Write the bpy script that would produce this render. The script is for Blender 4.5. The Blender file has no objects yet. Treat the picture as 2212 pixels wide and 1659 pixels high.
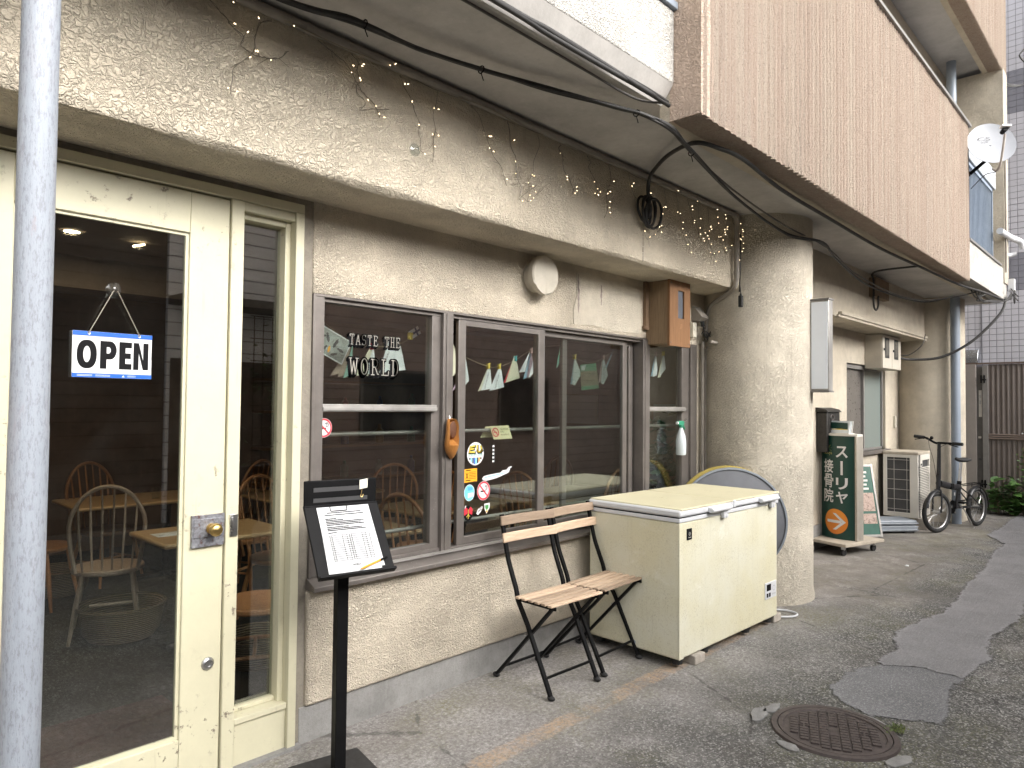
import bpy, bmesh, math, random
from mathutils import Vector, Matrix, Euler
R = math.radians
random.seed(7)
scene = bpy.context.scene
COL = scene.collection

# ---------------------------------------------------------------- camera
cam_data = bpy.data.cameras.new('camera')
cam_data.sensor_fit = 'HORIZONTAL'
cam_data.sensor_width = 36.0
cam_data.lens = 36.0 * 1520.0 / 2212.0
cam_data.clip_start = 0.05
cam_data.clip_end = 500
cam = bpy.data.objects.new('camera', cam_data)
COL.objects.link(cam)
_right = Vector((0.6870, -0.7260, 0.0100)).normalized()
_fwd = Vector((0.7256, 0.6872, 0.0290)).normalized()
_right = (_right - _fwd * _right.dot(_fwd)).normalized()
_up = _right.cross(_fwd)
cam.matrix_world = Matrix((
    (_right.x, _up.x, -_fwd.x, 0.0),
    (_right.y, _up.y, -_fwd.y, -2.91),
    (_right.z, _up.z, -_fwd.z, 1.55),
    (0, 0, 0, 1)))
scene.camera = cam

# ---------------------------------------------------------------- sky, sun, exposure (overcast day)
SUN_ELEV, SUN_AZ = R(33), R(176)      # azimuth measured clockwise from +Y
world = bpy.data.worlds.new('World')
scene.world = world
world.use_nodes = True
_nt = world.node_tree
_bg = _nt.nodes['Background']
_sky = _nt.nodes.new('ShaderNodeTexSky')
_sky.sky_type = 'NISHITA'
_sky.sun_disc = False
_sky.sun_elevation = SUN_ELEV
_sky.sun_rotation = SUN_AZ
_sky.air_density = 1.0
_sky.dust_density = 6.0
_sky.ozone_density = 0.6
_hs = _nt.nodes.new('ShaderNodeHueSaturation')
_hs.inputs['Saturation'].default_value = 0.22
_nt.links.new(_sky.outputs[0], _hs.inputs['Color'])
_nt.links.new(_hs.outputs[0], _bg.inputs['Color'])
_bg.inputs['Strength'].default_value = 0.15
sun_data = bpy.data.lights.new('sun', 'SUN')
sun_data.energy = 0.5
sun_data.angle = R(75)
sun_data.color = (1.0, 0.96, 0.9)
sun = bpy.data.objects.new('sun', sun_data)
COL.objects.link(sun)
_sd = Vector((math.sin(SUN_AZ) * math.cos(SUN_ELEV), math.cos(SUN_AZ) * math.cos(SUN_ELEV), math.sin(SUN_ELEV)))
sun.rotation_euler = (-_sd).to_track_quat('-Z', 'Y').to_euler()
scene.view_settings.view_transform = 'Standard'
scene.view_settings.look = 'None'
scene.view_settings.gamma = 1.0
scene.view_settings.use_curve_mapping = False
scene.view_settings.exposure = 1.55
try:
    scene.cycles.max_bounces = 7
    scene.cycles.diffuse_bounces = 4
    scene.cycles.transparent_max_bounces = 12
    scene.cycles.use_denoising = True
except Exception:
    pass

# ---------------------------------------------------------------- helpers
def tag(o, label=None, cat=None, group=None, kind=None):
    if label: o['label'] = label
    if cat: o['category'] = cat
    if group: o['group'] = group
    if kind: o['kind'] = kind
    return o

def empty(name, loc=(0, 0, 0), rz=0.0, label=None, cat=None, group=None):
    o = bpy.data.objects.new(name, None)
    o.empty_display_size = 0.1
    COL.objects.link(o)
    o.location = loc
    o.rotation_euler = (0, 0, rz)
    return tag(o, label, cat, group)

def copy_tree(o, parent=None):
    c = o.copy()
    COL.objects.link(c)
    c.parent = parent
    for ch in list(o.children):
        copy_tree(ch, c)
    return c

def V(*a):
    return Vector(a[0] if len(a) == 1 else a)

def spline(pts, n=8):
    pts = [V(p) for p in pts]
    out = []
    m = len(pts)
    for i in range(m - 1):
        p0 = pts[max(i - 1, 0)]; p1 = pts[i]; p2 = pts[i + 1]; p3 = pts[min(i + 2, m - 1)]
        for k in range(n):
            t = k / n
            out.append(0.5 * ((2 * p1) + (p2 - p0) * t + (2 * p0 - 5 * p1 + 4 * p2 - p3) * t * t + (3 * p1 - p0 - 3 * p2 + p3) * t ** 3))
    out.append(pts[-1])
    return out

class MB:
    def __init__(s):
        s.v = []; s.f = []; s.m = []
    def add(s, vs, fs, mi=0):
        b = len(s.v)
        s.v += [tuple(p) for p in vs]
        s.f += [tuple(b + i for i in f) for f in fs]
        s.m += [mi] * len(fs)
        return s
    def box(s, a, b, mi=0):
        x0, y0, z0 = min(a[0], b[0]), min(a[1], b[1]), min(a[2], b[2])
        x1, y1, z1 = max(a[0], b[0]), max(a[1], b[1]), max(a[2], b[2])
        vs = [(x0, y0, z0), (x1, y0, z0), (x1, y1, z0), (x0, y1, z0), (x0, y0, z1), (x1, y0, z1), (x1, y1, z1), (x0, y1, z1)]
        return s.add(vs, [(0, 3, 2, 1), (4, 5, 6, 7), (0, 1, 5, 4), (1, 2, 6, 5), (2, 3, 7, 6), (3, 0, 4, 7)], mi)
    def obox(s, c, ux, uy, uz, hx, hy, hz, mi=0):
        c = V(c); ux = V(ux).normalized() * hx; uy = V(uy).normalized() * hy; uz = V(uz).normalized() * hz
        vs = [c + ux * i + uy * j + uz * k for k in (-1, 1) for (i, j) in ((-1, -1), (1, -1), (1, 1), (-1, 1))]
        return s.add(vs, [(0, 3, 2, 1), (4, 5, 6, 7), (0, 1, 5, 4), (1, 2, 6, 5), (2, 3, 7, 6), (3, 0, 4, 7)], mi)
    def bar(s, p0, p1, w, h, up=(0, 0, 1), mi=0):
        p0 = V(p0); p1 = V(p1); d = (p1 - p0)
        uy = V(up).cross(d)
        if uy.length < 1e-6: uy = V(1, 0, 0).cross(d)
        uy.normalize(); uz = d.cross(uy).normalized()
        return s.obox((p0 + p1) / 2, d, uy, uz, d.length / 2, w / 2, h / 2, mi)
    def quad(s, a, b, c, d, mi=0):
        return s.add([a, b, c, d], [(0, 1, 2, 3)], mi)
    def tube(s, pts, r, n=8, mi=0, caps=True, closed=False):
        pts = [V(p) for p in pts]
        m = len(pts)
        rs = r if isinstance(r, (list, tuple)) else [r] * m
        t0 = (pts[1] - pts[0]).normalized()
        ref = V(0, 0, 1) if abs(t0.z) < 0.9 else V(1, 0, 0)
        nrm = (ref - t0 * ref.dot(t0)).normalized()
        vs = []
        for i in range(m):
            if closed:
                t = pts[(i + 1) % m] - pts[i - 1]
            else:
                t = pts[min(i + 1, m - 1)] - pts[max(i - 1, 0)]
            if t.length < 1e-9: t = t0.copy()
            t.normalize()
            nrm = nrm - t * nrm.dot(t)
            if nrm.length < 1e-6: nrm = t.orthogonal()
            nrm.normalize()
            bn = t.cross(nrm)
            for k in range(n):
                a = 2 * math.pi * k / n
                vs.append(pts[i] + (nrm * math.cos(a) + bn * math.sin(a)) * rs[i])
        fs = []
        for i in range(m if closed else m - 1):
            j = (i + 1) % m
            for k in range(n):
                l = (k + 1) % n
                fs.append((i * n + k, i * n + l, j * n + l, j * n + k))
        if caps and not closed:
            fs.append(tuple(range(n - 1, -1, -1)))
            fs.append(tuple((m - 1) * n + k for k in range(n)))
        return s.add(vs, fs, mi)
    def cyl(s, p0, p1, r0, r1=None, n=16, mi=0):
        return s.tube([p0, p1], [r0, r0 if r1 is None else r1], n, mi)
    def lathe(s, prof, c=(0, 0, 0), n=24, mi=0, axis=(0, 0, 1), xdir=None):
        c = V(c); az = V(axis).normalized()
        ax = V(xdir).normalized() if xdir else az.orthogonal().normalized()
        ay = az.cross(ax)
        vs = []; fs = []
        for (r, h) in prof:
            for k in range(n):
                a = 2 * math.pi * k / n
                vs.append(c + (ax * math.cos(a) + ay * math.sin(a)) * r + az * h)
        for i in range(len(prof) - 1):
            for k in range(n):
                l = (k + 1) % n
                fs.append((i * n + k, i * n + l, (i + 1) * n + l, (i + 1) * n + k))
        return s.add(vs, fs, mi)
    def prism(s, poly, o, ux, uy, depth, mi=0):
        """poly: 2d points (ccw seen against the normal ux x uy); extruded by depth along the normal"""
        o = V(o); ux = V(ux); uy = V(uy); nz = ux.cross(uy).normalized() * depth
        n = len(poly)
        a = [o + ux * p[0] + uy * p[1] for p in poly]
        b = [q + nz for q in a]
        fs = [tuple(range(n - 1, -1, -1)), tuple(range(n, 2 * n))]
        for k in range(n):
            l = (k + 1) % n
            fs.append((k, l, n + l, n + k))
        return s.add(a + b, fs, mi)
    def sphere(s, c, r, n=12, m=8, mi=0, sc=(1, 1, 1)):
        c = V(c); vs = []; fs = []
        for i in range(m + 1):
            ph = math.pi * i / m
            for k in range(n):
                a = 2 * math.pi * k / n
                vs.append(c + V(sc[0] * r * math.sin(ph) * math.cos(a), sc[1] * r * math.sin(ph) * math.sin(a), sc[2] * r * math.cos(ph)))
        for i in range(m):
            for k in range(n):
                l = (k + 1) % n
                fs.append((i * n + k, (i + 1) * n + k, (i + 1) * n + l, i * n + l))
        return s.add(vs, fs, mi)
    def merge(s, mesh, mat4, mi=0):
        return s.add([mat4 @ v.co for v in mesh.vertices], [tuple(p.vertices) for p in mesh.polygons], mi)
    def build(s, name, mats, parent=None, loc=None, bevel=0.0, smooth=35, seg=2, local=False):
        """verts are world coordinates unless local; the object's origin is the parent's origin or loc"""
        me = bpy.data.meshes.new(name)
        off = V(0, 0, 0)
        if not local:
            if loc is not None: off = V(loc)
            elif parent is not None:
                off = parent.location.copy()
                if parent.parent is not None: off = off + parent.parent.location
        me.from_pydata([tuple(V(p) - off) for p in s.v], [], s.f)
        if not isinstance(mats, (list, tuple)): mats = [mats]
        for m_ in mats: me.materials.append(m_)
        if len(mats) > 1:
            me.polygons.foreach_set('material_index', s.m)
        me.validate()
        bm_ = bmesh.new(); bm_.from_mesh(me)
        bmesh.ops.recalc_face_normals(bm_, faces=bm_.faces)
        bm_.to_mesh(me); bm_.free()
        if smooth:
            me.polygons.foreach_set('use_smooth', [True] * len(me.polygons))
            me.set_sharp_from_angle(angle=R(smooth))
        me.update()
        o = bpy.data.objects.new(name, me)
        COL.objects.link(o)
        if parent is not None:
            o.parent = parent
            if loc is not None and not local: o.location = V(loc) - parent.location
            elif local and loc is not None: o.location = loc
        elif loc is not None: o.location = loc
        if bevel:
            b = o.modifiers.new('bevel', 'BEVEL')
            b.width = bevel; b.segments = seg; b.limit_method = 'ANGLE'; b.angle_limit = R(40)
            b.harden_normals = False
        return o

_text_cache = {}
def text_mesh(body, offset=0.0, space=1.0):
    """flat mesh of a line of text, unit height letters, origin at left of baseline"""
    k = (body, offset, space)
    if k in _text_cache: return _text_cache[k]
    cu = bpy.data.curves.new('text', 'FONT')
    cu.body = body; cu.size = 1.0; cu.offset = offset; cu.space_character = space; cu.resolution_u = 3
    cu.extrude = 0.0
    o = bpy.data.objects.new('text', cu); COL.objects.link(o)
    bpy.context.view_layer.update()
    dg = bpy.context.evaluated_depsgraph_get()
    me = bpy.data.meshes.new_from_object(o.evaluated_get(dg))
    bpy.data.objects.remove(o)
    xs = [v.co.x for v in me.vertices]; ys = [v.co.y for v in me.vertices]
    _text_cache[k] = (me, min(xs), max(xs), min(ys), max(ys))
    return _text_cache[k]

def put_text(mb, body, o, ux, uy, w, h, lift=0.0006, mi=0, offset=0.0, space=1.0):
    """fit text into the rectangle of width w and height h with lower-left corner o"""
    me, x0, x1, y0, y1 = text_mesh(body, offset, space)
    ux = V(ux).normalized(); uy = V(uy).normalized(); nz = ux.cross(uy).normalized()
    sx = w / (x1 - x0); sy = h / (y1 - y0)
    o = V(o) + nz * lift
    mb.add([o + ux * ((v.co.x - x0) * sx) + uy * ((v.co.y - y0) * sy) for v in me.vertices], [tuple(p.vertices) for p in me.polygons], mi)

def disc(mb, c, ux, uy, rx, ry, lift, n=28, mi=0):
    ux = V(ux).normalized(); uy = V(uy).normalized(); nz = ux.cross(uy).normalized()
    c = V(c) + nz * lift
    mb.add([c + ux * rx * math.cos(2 * math.pi * k / n) + uy * ry * math.sin(2 * math.pi * k / n) for k in range(n)], [tuple(range(n))], mi)

def poly(mb, pts, o, ux, uy, lift, mi=0):
    ux = V(ux).normalized(); uy = V(uy).normalized(); nz = ux.cross(uy).normalized()
    o = V(o) + nz * lift
    mb.add([o + ux * p[0] + uy * p[1] for p in pts], [tuple(range(len(pts)))], mi)

def ring(mb, c, ux, uy, r0, r1, lift, n=28, mi=0, ay=1.0):
    ux = V(ux).normalized(); uy = V(uy).normalized(); nz = ux.cross(uy).normalized()
    c = V(c) + nz * lift
    vs = []
    for k in range(n):
        a = 2 * math.pi * k / n
        for r in (r0, r1):
            vs.append(c + ux * r * math.cos(a) + uy * r * ay * math.sin(a))
    mb.add(vs, [(2 * k, 2 * k + 1, 2 * ((k + 1) % n) + 1, 2 * ((k + 1) % n)) for k in range(n)], mi)

# ---------------------------------------------------------------- materials
MATS = {}
class NG:
    """small node-graph helper for one material"""
    def __init__(s, name):
        s.mat = bpy.data.materials.new(name); s.mat.use_nodes = True
        s.nt = s.mat.node_tree; s.nodes = s.nt.nodes
        s.p = s.nodes['Principled BSDF']
        s.tc = s.nodes.new('ShaderNodeTexCoord')
        MATS[name] = s.mat
    def link(s, a, b): s.nt.links.new(a, b); return s
    def n(s, t, **k):
        nd = s.nodes.new('ShaderNode' + t)
        for a, b in k.items():
            if a in nd.inputs: nd.inputs[a].default_value = b
            else: setattr(nd, a, b)
        return nd
    def mapping(s, scale=(1, 1, 1), loc=(0, 0, 0), rot=(0, 0, 0)):
        m = s.n('Mapping'); m.inputs['Scale'].default_value = scale; m.inputs['Location'].default_value = loc
        m.inputs['Rotation'].default_value = rot
        s.link(s.tc.outputs['Object'], m.inputs['Vector']); return m.outputs[0]
    def noise(s, scale, detail=4, rough=0.6, vec=None, dist=0.0):
        nd = s.n('TexNoise', Scale=scale, Detail=detail, Roughness=rough, Distortion=dist)
        s.link(vec if vec is not None else s.tc.outputs['Object'], nd.inputs['Vector'])
        return nd.outputs[0]
    def voro(s, scale, vec=None, feature='F1', out=0, rand=1.0):
        nd = s.n('TexVoronoi', Scale=scale, feature=feature)
        nd.inputs['Randomness'].default_value = rand
        s.link(vec if vec is not None else s.tc.outputs['Object'], nd.inputs['Vector'])
        return nd.outputs[out]
    def ramp(s, fac, stops, interp='LINEAR'):
        r = s.n('ValToRGB'); r.color_ramp.interpolation = interp
        e = r.color_ramp.elements
        while len(e) < len(stops): e.new(0.5)
        for i, (pos, c) in enumerate(stops):
            e[i].position = pos
            e[i].color = (c, c, c, 1) if isinstance(c, (int, float)) else (*c, 1)
        s.link(fac, r.inputs[0]); return r.outputs[0]
    def mix(s, fac, a, b, blend='MIX'):
        m = s.n('Mix', data_type='RGBA', blend_type=blend)
        for val, key in ((fac, 0), (a, 6), (b, 7)):
            if hasattr(val, 'is_linked'): s.link(val, m.inputs[key])
            elif key == 0: m.inputs[0].default_value = val
            else: m.inputs[key].default_value = (*val, 1) if len(val) == 3 else val
        return m.outputs[2]
    def math(s, op, a, b=0.0, clamp=False):
        m = s.n('Math', operation=op, use_clamp=clamp)
        for i, val in enumerate((a, b)):
            if hasattr(val, 'is_linked'): s.link(val, m.inputs[i])
            else: m.inputs[i].default_value = val
        return m.outputs[0]
    def sep(s, vec=None):
        nd = s.n('SeparateXYZ'); s.link(vec if vec is not None else s.tc.outputs['Object'], nd.inputs[0]); return nd.outputs
    def color(s, c):
        if hasattr(c, 'is_linked'): s.link(c, s.p.inputs['Base Color'])
        else: s.p.inputs['Base Color'].default_value = (*c, 1)
        return s
    def rough(s, r):
        if hasattr(r, 'is_linked'): s.link(r, s.p.inputs['Roughness'])
        else: s.p.inputs['Roughness'].default_value = r
        return s
    def metal(s, m): s.p.inputs['Metallic'].default_value = m; return s
    def spec(s, v): s.p.inputs['Specular IOR Level'].default_value = v; return s
    def bump(s, h, dist=0.003, strength=1.0, prev=None):
        b = s.n('Bump', Strength=strength, Distance=dist)
        s.link(h, b.inputs['Height'])
        if prev is not None: s.link(prev, b.inputs['Normal'])
        s.link(b.outputs[0], s.p.inputs['Normal']); return b.outputs[0]

def plain(name, c, rough=0.5, metal=0.0, var=0.15, scale=9.0, bump=0.0, bscale=60.0, spec=0.5):
    """a paint-like material with a little mottling so nothing is dead flat"""
    if name in MATS: return MATS[name]
    g = NG(name)
    n1 = g.noise(scale, 5, 0.65)
    dark = tuple(x * (1 - var) for x in c); lite = tuple(min(1, x * (1 + var)) for x in c)
    g.color(g.ramp(n1, [(0.3, dark), (0.7, lite)]))
    g.rough(g.math('ADD', g.math('MULTIPLY', g.noise(scale * 3, 3), 0.2), rough - 0.1))
    g.metal(metal).spec(spec)
    if bump: g.bump(g.noise(bscale, 3), bump)
    return g.mat

def stucco(name, c, scale=70.0, groove=0.16, dist=0.008, dirt=(0.25, 0.21, 0.16), dirt_amt=0.35, fine=1.0, soft=0.0):
    """sprayed 'lace' render: raised islands with meandering grooves between them"""
    g = NG(name)
    a = g.noise(scale, 2.0, 0.5, dist=0.6)
    b = g.math('ABSOLUTE', g.math('SUBTRACT', a, 0.5))
    isl = g.ramp(b, [(0.0, 0.0), (groove * 0.5, 0.75), (groove, 1.0)])
    f = g.noise(scale * 3.2, 4, 0.7)
    h = g.math('ADD', g.math('MULTIPLY', isl, 1.0 - soft), g.math('MULTIPLY', f, 0.6 * fine + soft))
    h = g.math('MULTIPLY', h, g.ramp(g.noise(1.9, 4, 0.6, vec=g.mapping((1, 1, 1.4), (5.5, 2.2, 1.1))), [(0.36, 0.45), (0.62, 1.15)]))
    big = g.noise(1.3, 6, 0.65)
    med = g.noise(7.0, 5, 0.7)
    lite = tuple(min(1, x * 1.1) for x in c); dark = tuple(x * 0.86 for x in c)
    col = g.ramp(med, [(0.3, dark), (0.72, lite)])
    stain = g.math('MULTIPLY', g.ramp(big, [(0.45, 0.0), (0.75, 1.0)]), dirt_amt)
    col = g.mix(stain, col, dirt)
    # thin vertical run-off streaks and pinholes
    st = g.noise(1.0, 5, 0.7, vec=g.mapping((26, 26, 0.9)))
    col = g.mix(g.math('MULTIPLY', g.ramp(st, [(0.58, 0.0), (0.8, 1.0)]), dirt_amt * 0.8), col, dirt)
    pin = g.ramp(g.voro(95.0), [(0.0, 1.0), (0.045, 0.0)])
    pin = g.math('MULTIPLY', pin, g.ramp(g.noise(3.0, 2), [(0.5, 0.0), (0.62, 1.0)]))
    col = g.mix(g.math('MULTIPLY', pin, 0.8), col, (0.06, 0.05, 0.04))
    # random light and dark speckle, colour that boosts the weak relief shading
    relief_tone = g.noise(scale * 1.7, 5, 0.75, vec=g.mapping((1, 1, 1), (4.3, 1.7, 9.1)))
    col = g.mix(g.ramp(relief_tone, [(0.27, 0.5), (0.43, 0.0)]), col, tuple(x * 0.5 for x in c))
    col = g.mix(g.ramp(relief_tone, [(0.56, 0.0), (0.74, 0.35)]), col, tuple(min(1, x * 1.35) for x in c))
    g.color(col).rough(0.9).spec(0.25)
    g.bump(h, dist * 0.9, 1.0)
    return g.mat

STUCCO = stucco('cream_stucco', (0.66, 0.585, 0.47), 70, 0.14, 0.0084)
STUCCO_BEAM = stucco('beam_stucco', (0.67, 0.595, 0.475), 50, 0.13, 0.0076, dirt=(0.30, 0.25, 0.19), dirt_amt=0.35)
STUCCO_FINE = stucco('fine_stucco', (0.53, 0.475, 0.385), 110, 0.16, 0.003, dirt_amt=0.3)
STUCCO_COL = stucco('column_stucco', (0.61, 0.555, 0.46), 58, 0.12, 0.0088, soft=0.1, dirt_amt=0.45)
STUCCO_WHITE = stucco('white_stucco', (0.50, 0.485, 0.455), 60, 0.14, 0.007, dirt=(0.45, 0.40, 0.33), dirt_amt=0.25)
STUCCO_PINK = stucco('balcony_stucco', (0.55, 0.43, 0.345), 55, 0.13, 0.008, dirt=(0.36, 0.29, 0.24), dirt_amt=0.3)

def ribbed():
    g = NG('ribbed_pink_stucco')
    a = g.noise(95, 2, 0.6, dist=0.4)
    f = g.noise(260, 3, 0.7)
    h = g.math('ADD', g.ramp(g.math('ABSOLUTE', g.math('SUBTRACT', a, 0.5)), [(0, 0.0), (0.12, 1.0)]), f)
    st = g.noise(1.0, 4, 0.6, vec=g.mapping((14, 14, 0.12)))
    st2 = g.noise(1.0, 3, 0.6, vec=g.mapping((45, 45, 0.5)))
    col = g.ramp(st, [(0.28, (0.48, 0.36, 0.29)), (0.5, (0.53, 0.415, 0.335)), (0.74, (0.56, 0.47, 0.38))])
    col = g.mix(g.math('MULTIPLY', g.ramp(st2, [(0.48, 0.0), (0.7, 1.0)]), 0.5), col, (0.66, 0.60, 0.50))
    dirt = g.noise(1.0, 6, 0.75, vec=g.mapping((6, 6, 0.6)))
    col = g.mix(g.math('MULTIPLY', g.ramp(dirt, [(0.56, 0), (0.8, 1)]), 0.5), col, (0.30, 0.26, 0.23))
    sp = g.ramp(g.noise(85, 5, 0.75), [(0.34, 1.0), (0.47, 0.0)])
    col = g.mix(g.math('MULTIPLY', sp, 0.6), col, (0.26, 0.20, 0.165))
    sp2 = g.ramp(g.noise(70, 5, 0.75, vec=g.mapping((1, 1, 1), (3, 5, 7))), [(0.54, 0.0), (0.7, 1.0)])
    col = g.mix(g.math('MULTIPLY', sp2, 0.45), col, (0.72, 0.66, 0.57))
    g.color(col).rough(0.92).spec(0.2)
    g.bump(h, 0.012)
    return g.mat
RIBBED = ribbed()

def concrete(name, c, dirt=(0.12, 0.11, 0.10), amt=0.5, scale=5.0, bump=0.002):
    g = NG(name)
    n1 = g.noise(scale, 8, 0.7); n2 = g.noise(scale * 14, 4, 0.7)
    col = g.ramp(n1, [(0.3, tuple(x * 0.7 for x in c)), (0.7, tuple(min(1, x * 1.2) for x in c))])
    col = g.mix(g.math('MULTIPLY', g.ramp(n2, [(0.5, 0), (0.8, 1)]), amt), col, dirt)
    st = g.noise(1.0, 5, 0.7, vec=g.mapping((18, 18, 1.2)))
    col = g.mix(g.math('MULTIPLY', g.ramp(st, [(0.55, 0), (0.8, 1)]), amt), col, tuple(min(1, x * 1.5) for x in c))
    g.color(col).rough(0.9).spec(0.25)
    g.bump(g.math('ADD', n2, g.noise(scale * 40, 3)), bump)
    return g.mat
CONCRETE = concrete('grey_concrete', (0.27, 0.265, 0.255))
MORTAR = concrete('mortar', (0.25, 0.225, 0.185))
CEIL = concrete('soffit_paint', (0.50, 0.48, 0.455), (0.30, 0.28, 0.25), 0.25, 1.6, 0.0008)
CEIL_BLUE = concrete('balcony_soffit_paint', (0.42, 0.42, 0.43), (0.34, 0.33, 0.32), 0.2, 1.2, 0.0006)
BLOCK = concrete('pale_block', (0.42, 0.38, 0.33), (0.2, 0.17, 0.14), 0.5, 9)

def asphalt():
    g = NG('asphalt')
    x, y, z = g.sep()
    sp = g.voro(125.0, out=1)                        # colour per stone
    spv = g.math('MULTIPLY', g.sep(sp)[0], 1.0)
    dist = g.voro(125.0, feature='DISTANCE_TO_EDGE')
    big = g.noise(0.9, 6, 0.65); mid = g.noise(3.5, 6, 0.7)
    stone = g.ramp(spv, [(0.0, (0.065, 0.064, 0.061)), (0.5, (0.135, 0.132, 0.124)), (0.8, (0.26, 0.254, 0.24)), (1.0, (0.52, 0.51, 0.485))])
    stone = g.mix(g.ramp(dist, [(0.0, 1.0), (0.05, 0.0)]), stone, (0.055, 0.054, 0.052))
    # worn, cement-dusted surface towards the shop front (laid concrete apron), ragged edge
    wob = g.math('MULTIPLY', g.math('SUBTRACT', g.noise(1.7, 6, 0.65), 0.5), 1.7)
    ap = g.ramp(g.math('ADD', g.math('ADD', y, wob), 1.5), [(0.0, 0.0), (0.75, 1.0)])
    fine = g.noise(42, 6, 0.8)
    grey = g.ramp(fine, [(0.28, (0.14, 0.13, 0.122)), (0.5, (0.29, 0.272, 0.258)), (0.7, (0.50, 0.475, 0.46))])
    col = g.mix(g.math('MULTIPLY', ap, 0.72), stone, grey)
    pv = g.math('MULTIPLY', g.ramp(g.math('MULTIPLY', g.math('ADD', x, wob), 0.1), [(0.57, 0.0), (0.64, 1.0)]), g.ramp(g.math('ADD', g.math('ADD', y, wob), 1.35), [(0.0, 0.0), (0.35, 1.0)]))
    smooth_ = g.ramp(g.noise(6, 8, 0.75), [(0.3, (0.115, 0.102, 0.088)), (0.5, (0.185, 0.168, 0.148)), (0.72, (0.27, 0.25, 0.225))])
    col = g.mix(g.math('MULTIPLY', pv, 0.8), col, smooth_)
    # pale bloom on part of it
    bloom = g.math('MULTIPLY', g.ramp(mid, [(0.5, 0), (0.72, 1)]), g.ramp(fine, [(0.42, 0), (0.6, 1)]))
    col = g.mix(g.math('MULTIPLY', bloom, 0.7), col, (0.52, 0.495, 0.48))
    # brown grime
    col = g.mix(g.math('MULTIPLY', g.ramp(g.noise(1.6, 5, 0.6), [(0.5, 0), (0.72, 1)]), 0.42), col, (0.115, 0.098, 0.078))
    # moss
    moss = g.math('MULTIPLY', g.ramp(g.noise(1.1, 6, 0.7, vec=g.mapping((1, 1, 1), (3.1, 7.7, 0))), [(0.47, 0), (0.66, 1)]), g.ramp(g.noise(60, 3), [(0.4, 0), (0.62, 1)]))
    col = g.mix(g.math('MULTIPLY', moss, 0.7), col, (0.17, 0.165, 0.075))
    damp = g.math('MULTIPLY', g.ramp(g.noise(0.8, 5, 0.6, vec=g.mapping((1, 1, 1), (9.2, 3.3, 0))), [(0.44, 0.0), (0.66, 1.0)]), 0.38)
    col = g.mix(damp, col, (0.06, 0.06, 0.058))
    # faded ochre line along the shop front
    ly = g.math('ABSOLUTE', g.math('ADD', g.math('ADD', y, 0.71), g.math('MULTIPLY', g.math('SUBTRACT', g.noise(14, 4), 0.5), 0.04)))
    line = g.ramp(ly, [(0.0, 1.0), (0.045, 0.9), (0.062, 0.0)])
    inx = g.math('MULTIPLY', g.ramp(g.math('MULTIPLY', x, 0.1), [(0.205, 0), (0.215, 1)]), g.ramp(g.math('MULTIPLY', x, 0.1), [(0.515, 1), (0.525, 0)]))
    wear = g.math('MULTIPLY', g.ramp(g.noise(2.6, 5, 0.7), [(0.40, 0.0), (0.56, 1.0)]), g.ramp(g.noise(45, 5, 0.75), [(0.38, 0.05), (0.58, 1.0)]))
    col = g.mix(g.math('MULTIPLY', g.math('MULTIPLY', line, inx), g.math('MULTIPLY', wear, 0.65)), col, (0.48, 0.32, 0.19))
    # hairline cracks
    cr = g.voro(0.75, vec=None, feature='DISTANCE_TO_EDGE')
    wv = g.n('Mapping'); 
    crm = g.ramp(g.math('ADD', cr, g.math('MULTIPLY', g.math('SUBTRACT', g.noise(9, 5), 0.5), 0.06)), [(0.0, 1.0), (0.006, 0.0)])
    col = g.mix(g.math('MULTIPLY', crm, 0.5), col, (0.04, 0.038, 0.035))
    g.color(col).spec(0.3)
    g.rough(0.88)
    h = g.math('ADD', g.math('MULTIPLY', g.math('ADD', dist, g.math('MULTIPLY', spv, 0.25)), g.math('SUBTRACT', 1.25, ap)), g.math('MULTIPLY', g.noise(90, 4, 0.7), 0.7))
    b = g.bump(h, 0.006)
    g.bump(g.noise(2.5, 4), 0.02, 1.0, b)
    return g.mat
ASPHALT = asphalt()

def patch_mat(name, c, stone=0.3, bump=0.003):
    g = NG(name)
    sp = g.sep(g.voro(170.0, out=1))[0]
    n1 = g.noise(2.2, 6, 0.7); n2 = g.noise(80, 4, 0.7)
    col = g.ramp(n1, [(0.3, tuple(x * 0.82 for x in c)), (0.7, tuple(x * 1.18 for x in c))])
    col = g.mix(g.math('MULTIPLY', g.ramp(sp, [(0.6, 0), (1.0, 1)]), stone), col, (0.42, 0.42, 0.41))
    col = g.mix(g.math('MULTIPLY', g.ramp(n2, [(0.5, 0), (0.75, 1)]), 0.35), col, tuple(x * 0.55 for x in c))
    g.color(col).rough(0.9).spec(0.25)
    br = g.noise(1.0, 3, 0.6, vec=g.mapping((5, 60, 1)))
    g.bump(g.math('ADD', g.math('ADD', n2, sp), br), bump)
    at = g.n('Attribute'); at.attribute_name = 'edge'
    e = g.math('ADD', at.outputs['Fac'], g.math('MULTIPLY', g.math('SUBTRACT', g.noise(9, 9, 0.82), 0.5), 1.7))
    al = g.ramp(e, [(0.40, 0.0), (0.44, 1.0)])
    rim_light = g.ramp(e, [(0.52, 1.0), (0.64, 0.0)])
    col = g.mix(g.math('MULTIPLY', rim_light, 0.4), col, tuple(min(1, x * 1.6) for x in c))
    rim_shade = g.ramp(e, [(0.44, 1.0), (0.50, 0.0)])  # pale rim and dark line in the colour imitate a raised edge
    g.color(g.mix(g.math('MULTIPLY', rim_shade, 0.4), col, (0.05, 0.05, 0.047)))
    g.link(al, g.p.inputs['Alpha'])
    return g.mat
PATCH_LIGHT = patch_mat('pale_cement_patch', (0.22, 0.215, 0.22), 0.3, 0.006)
PATCH_DARK = patch_mat('asphalt_patch', (0.155, 0.155, 0.16), 0.5)
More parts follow.
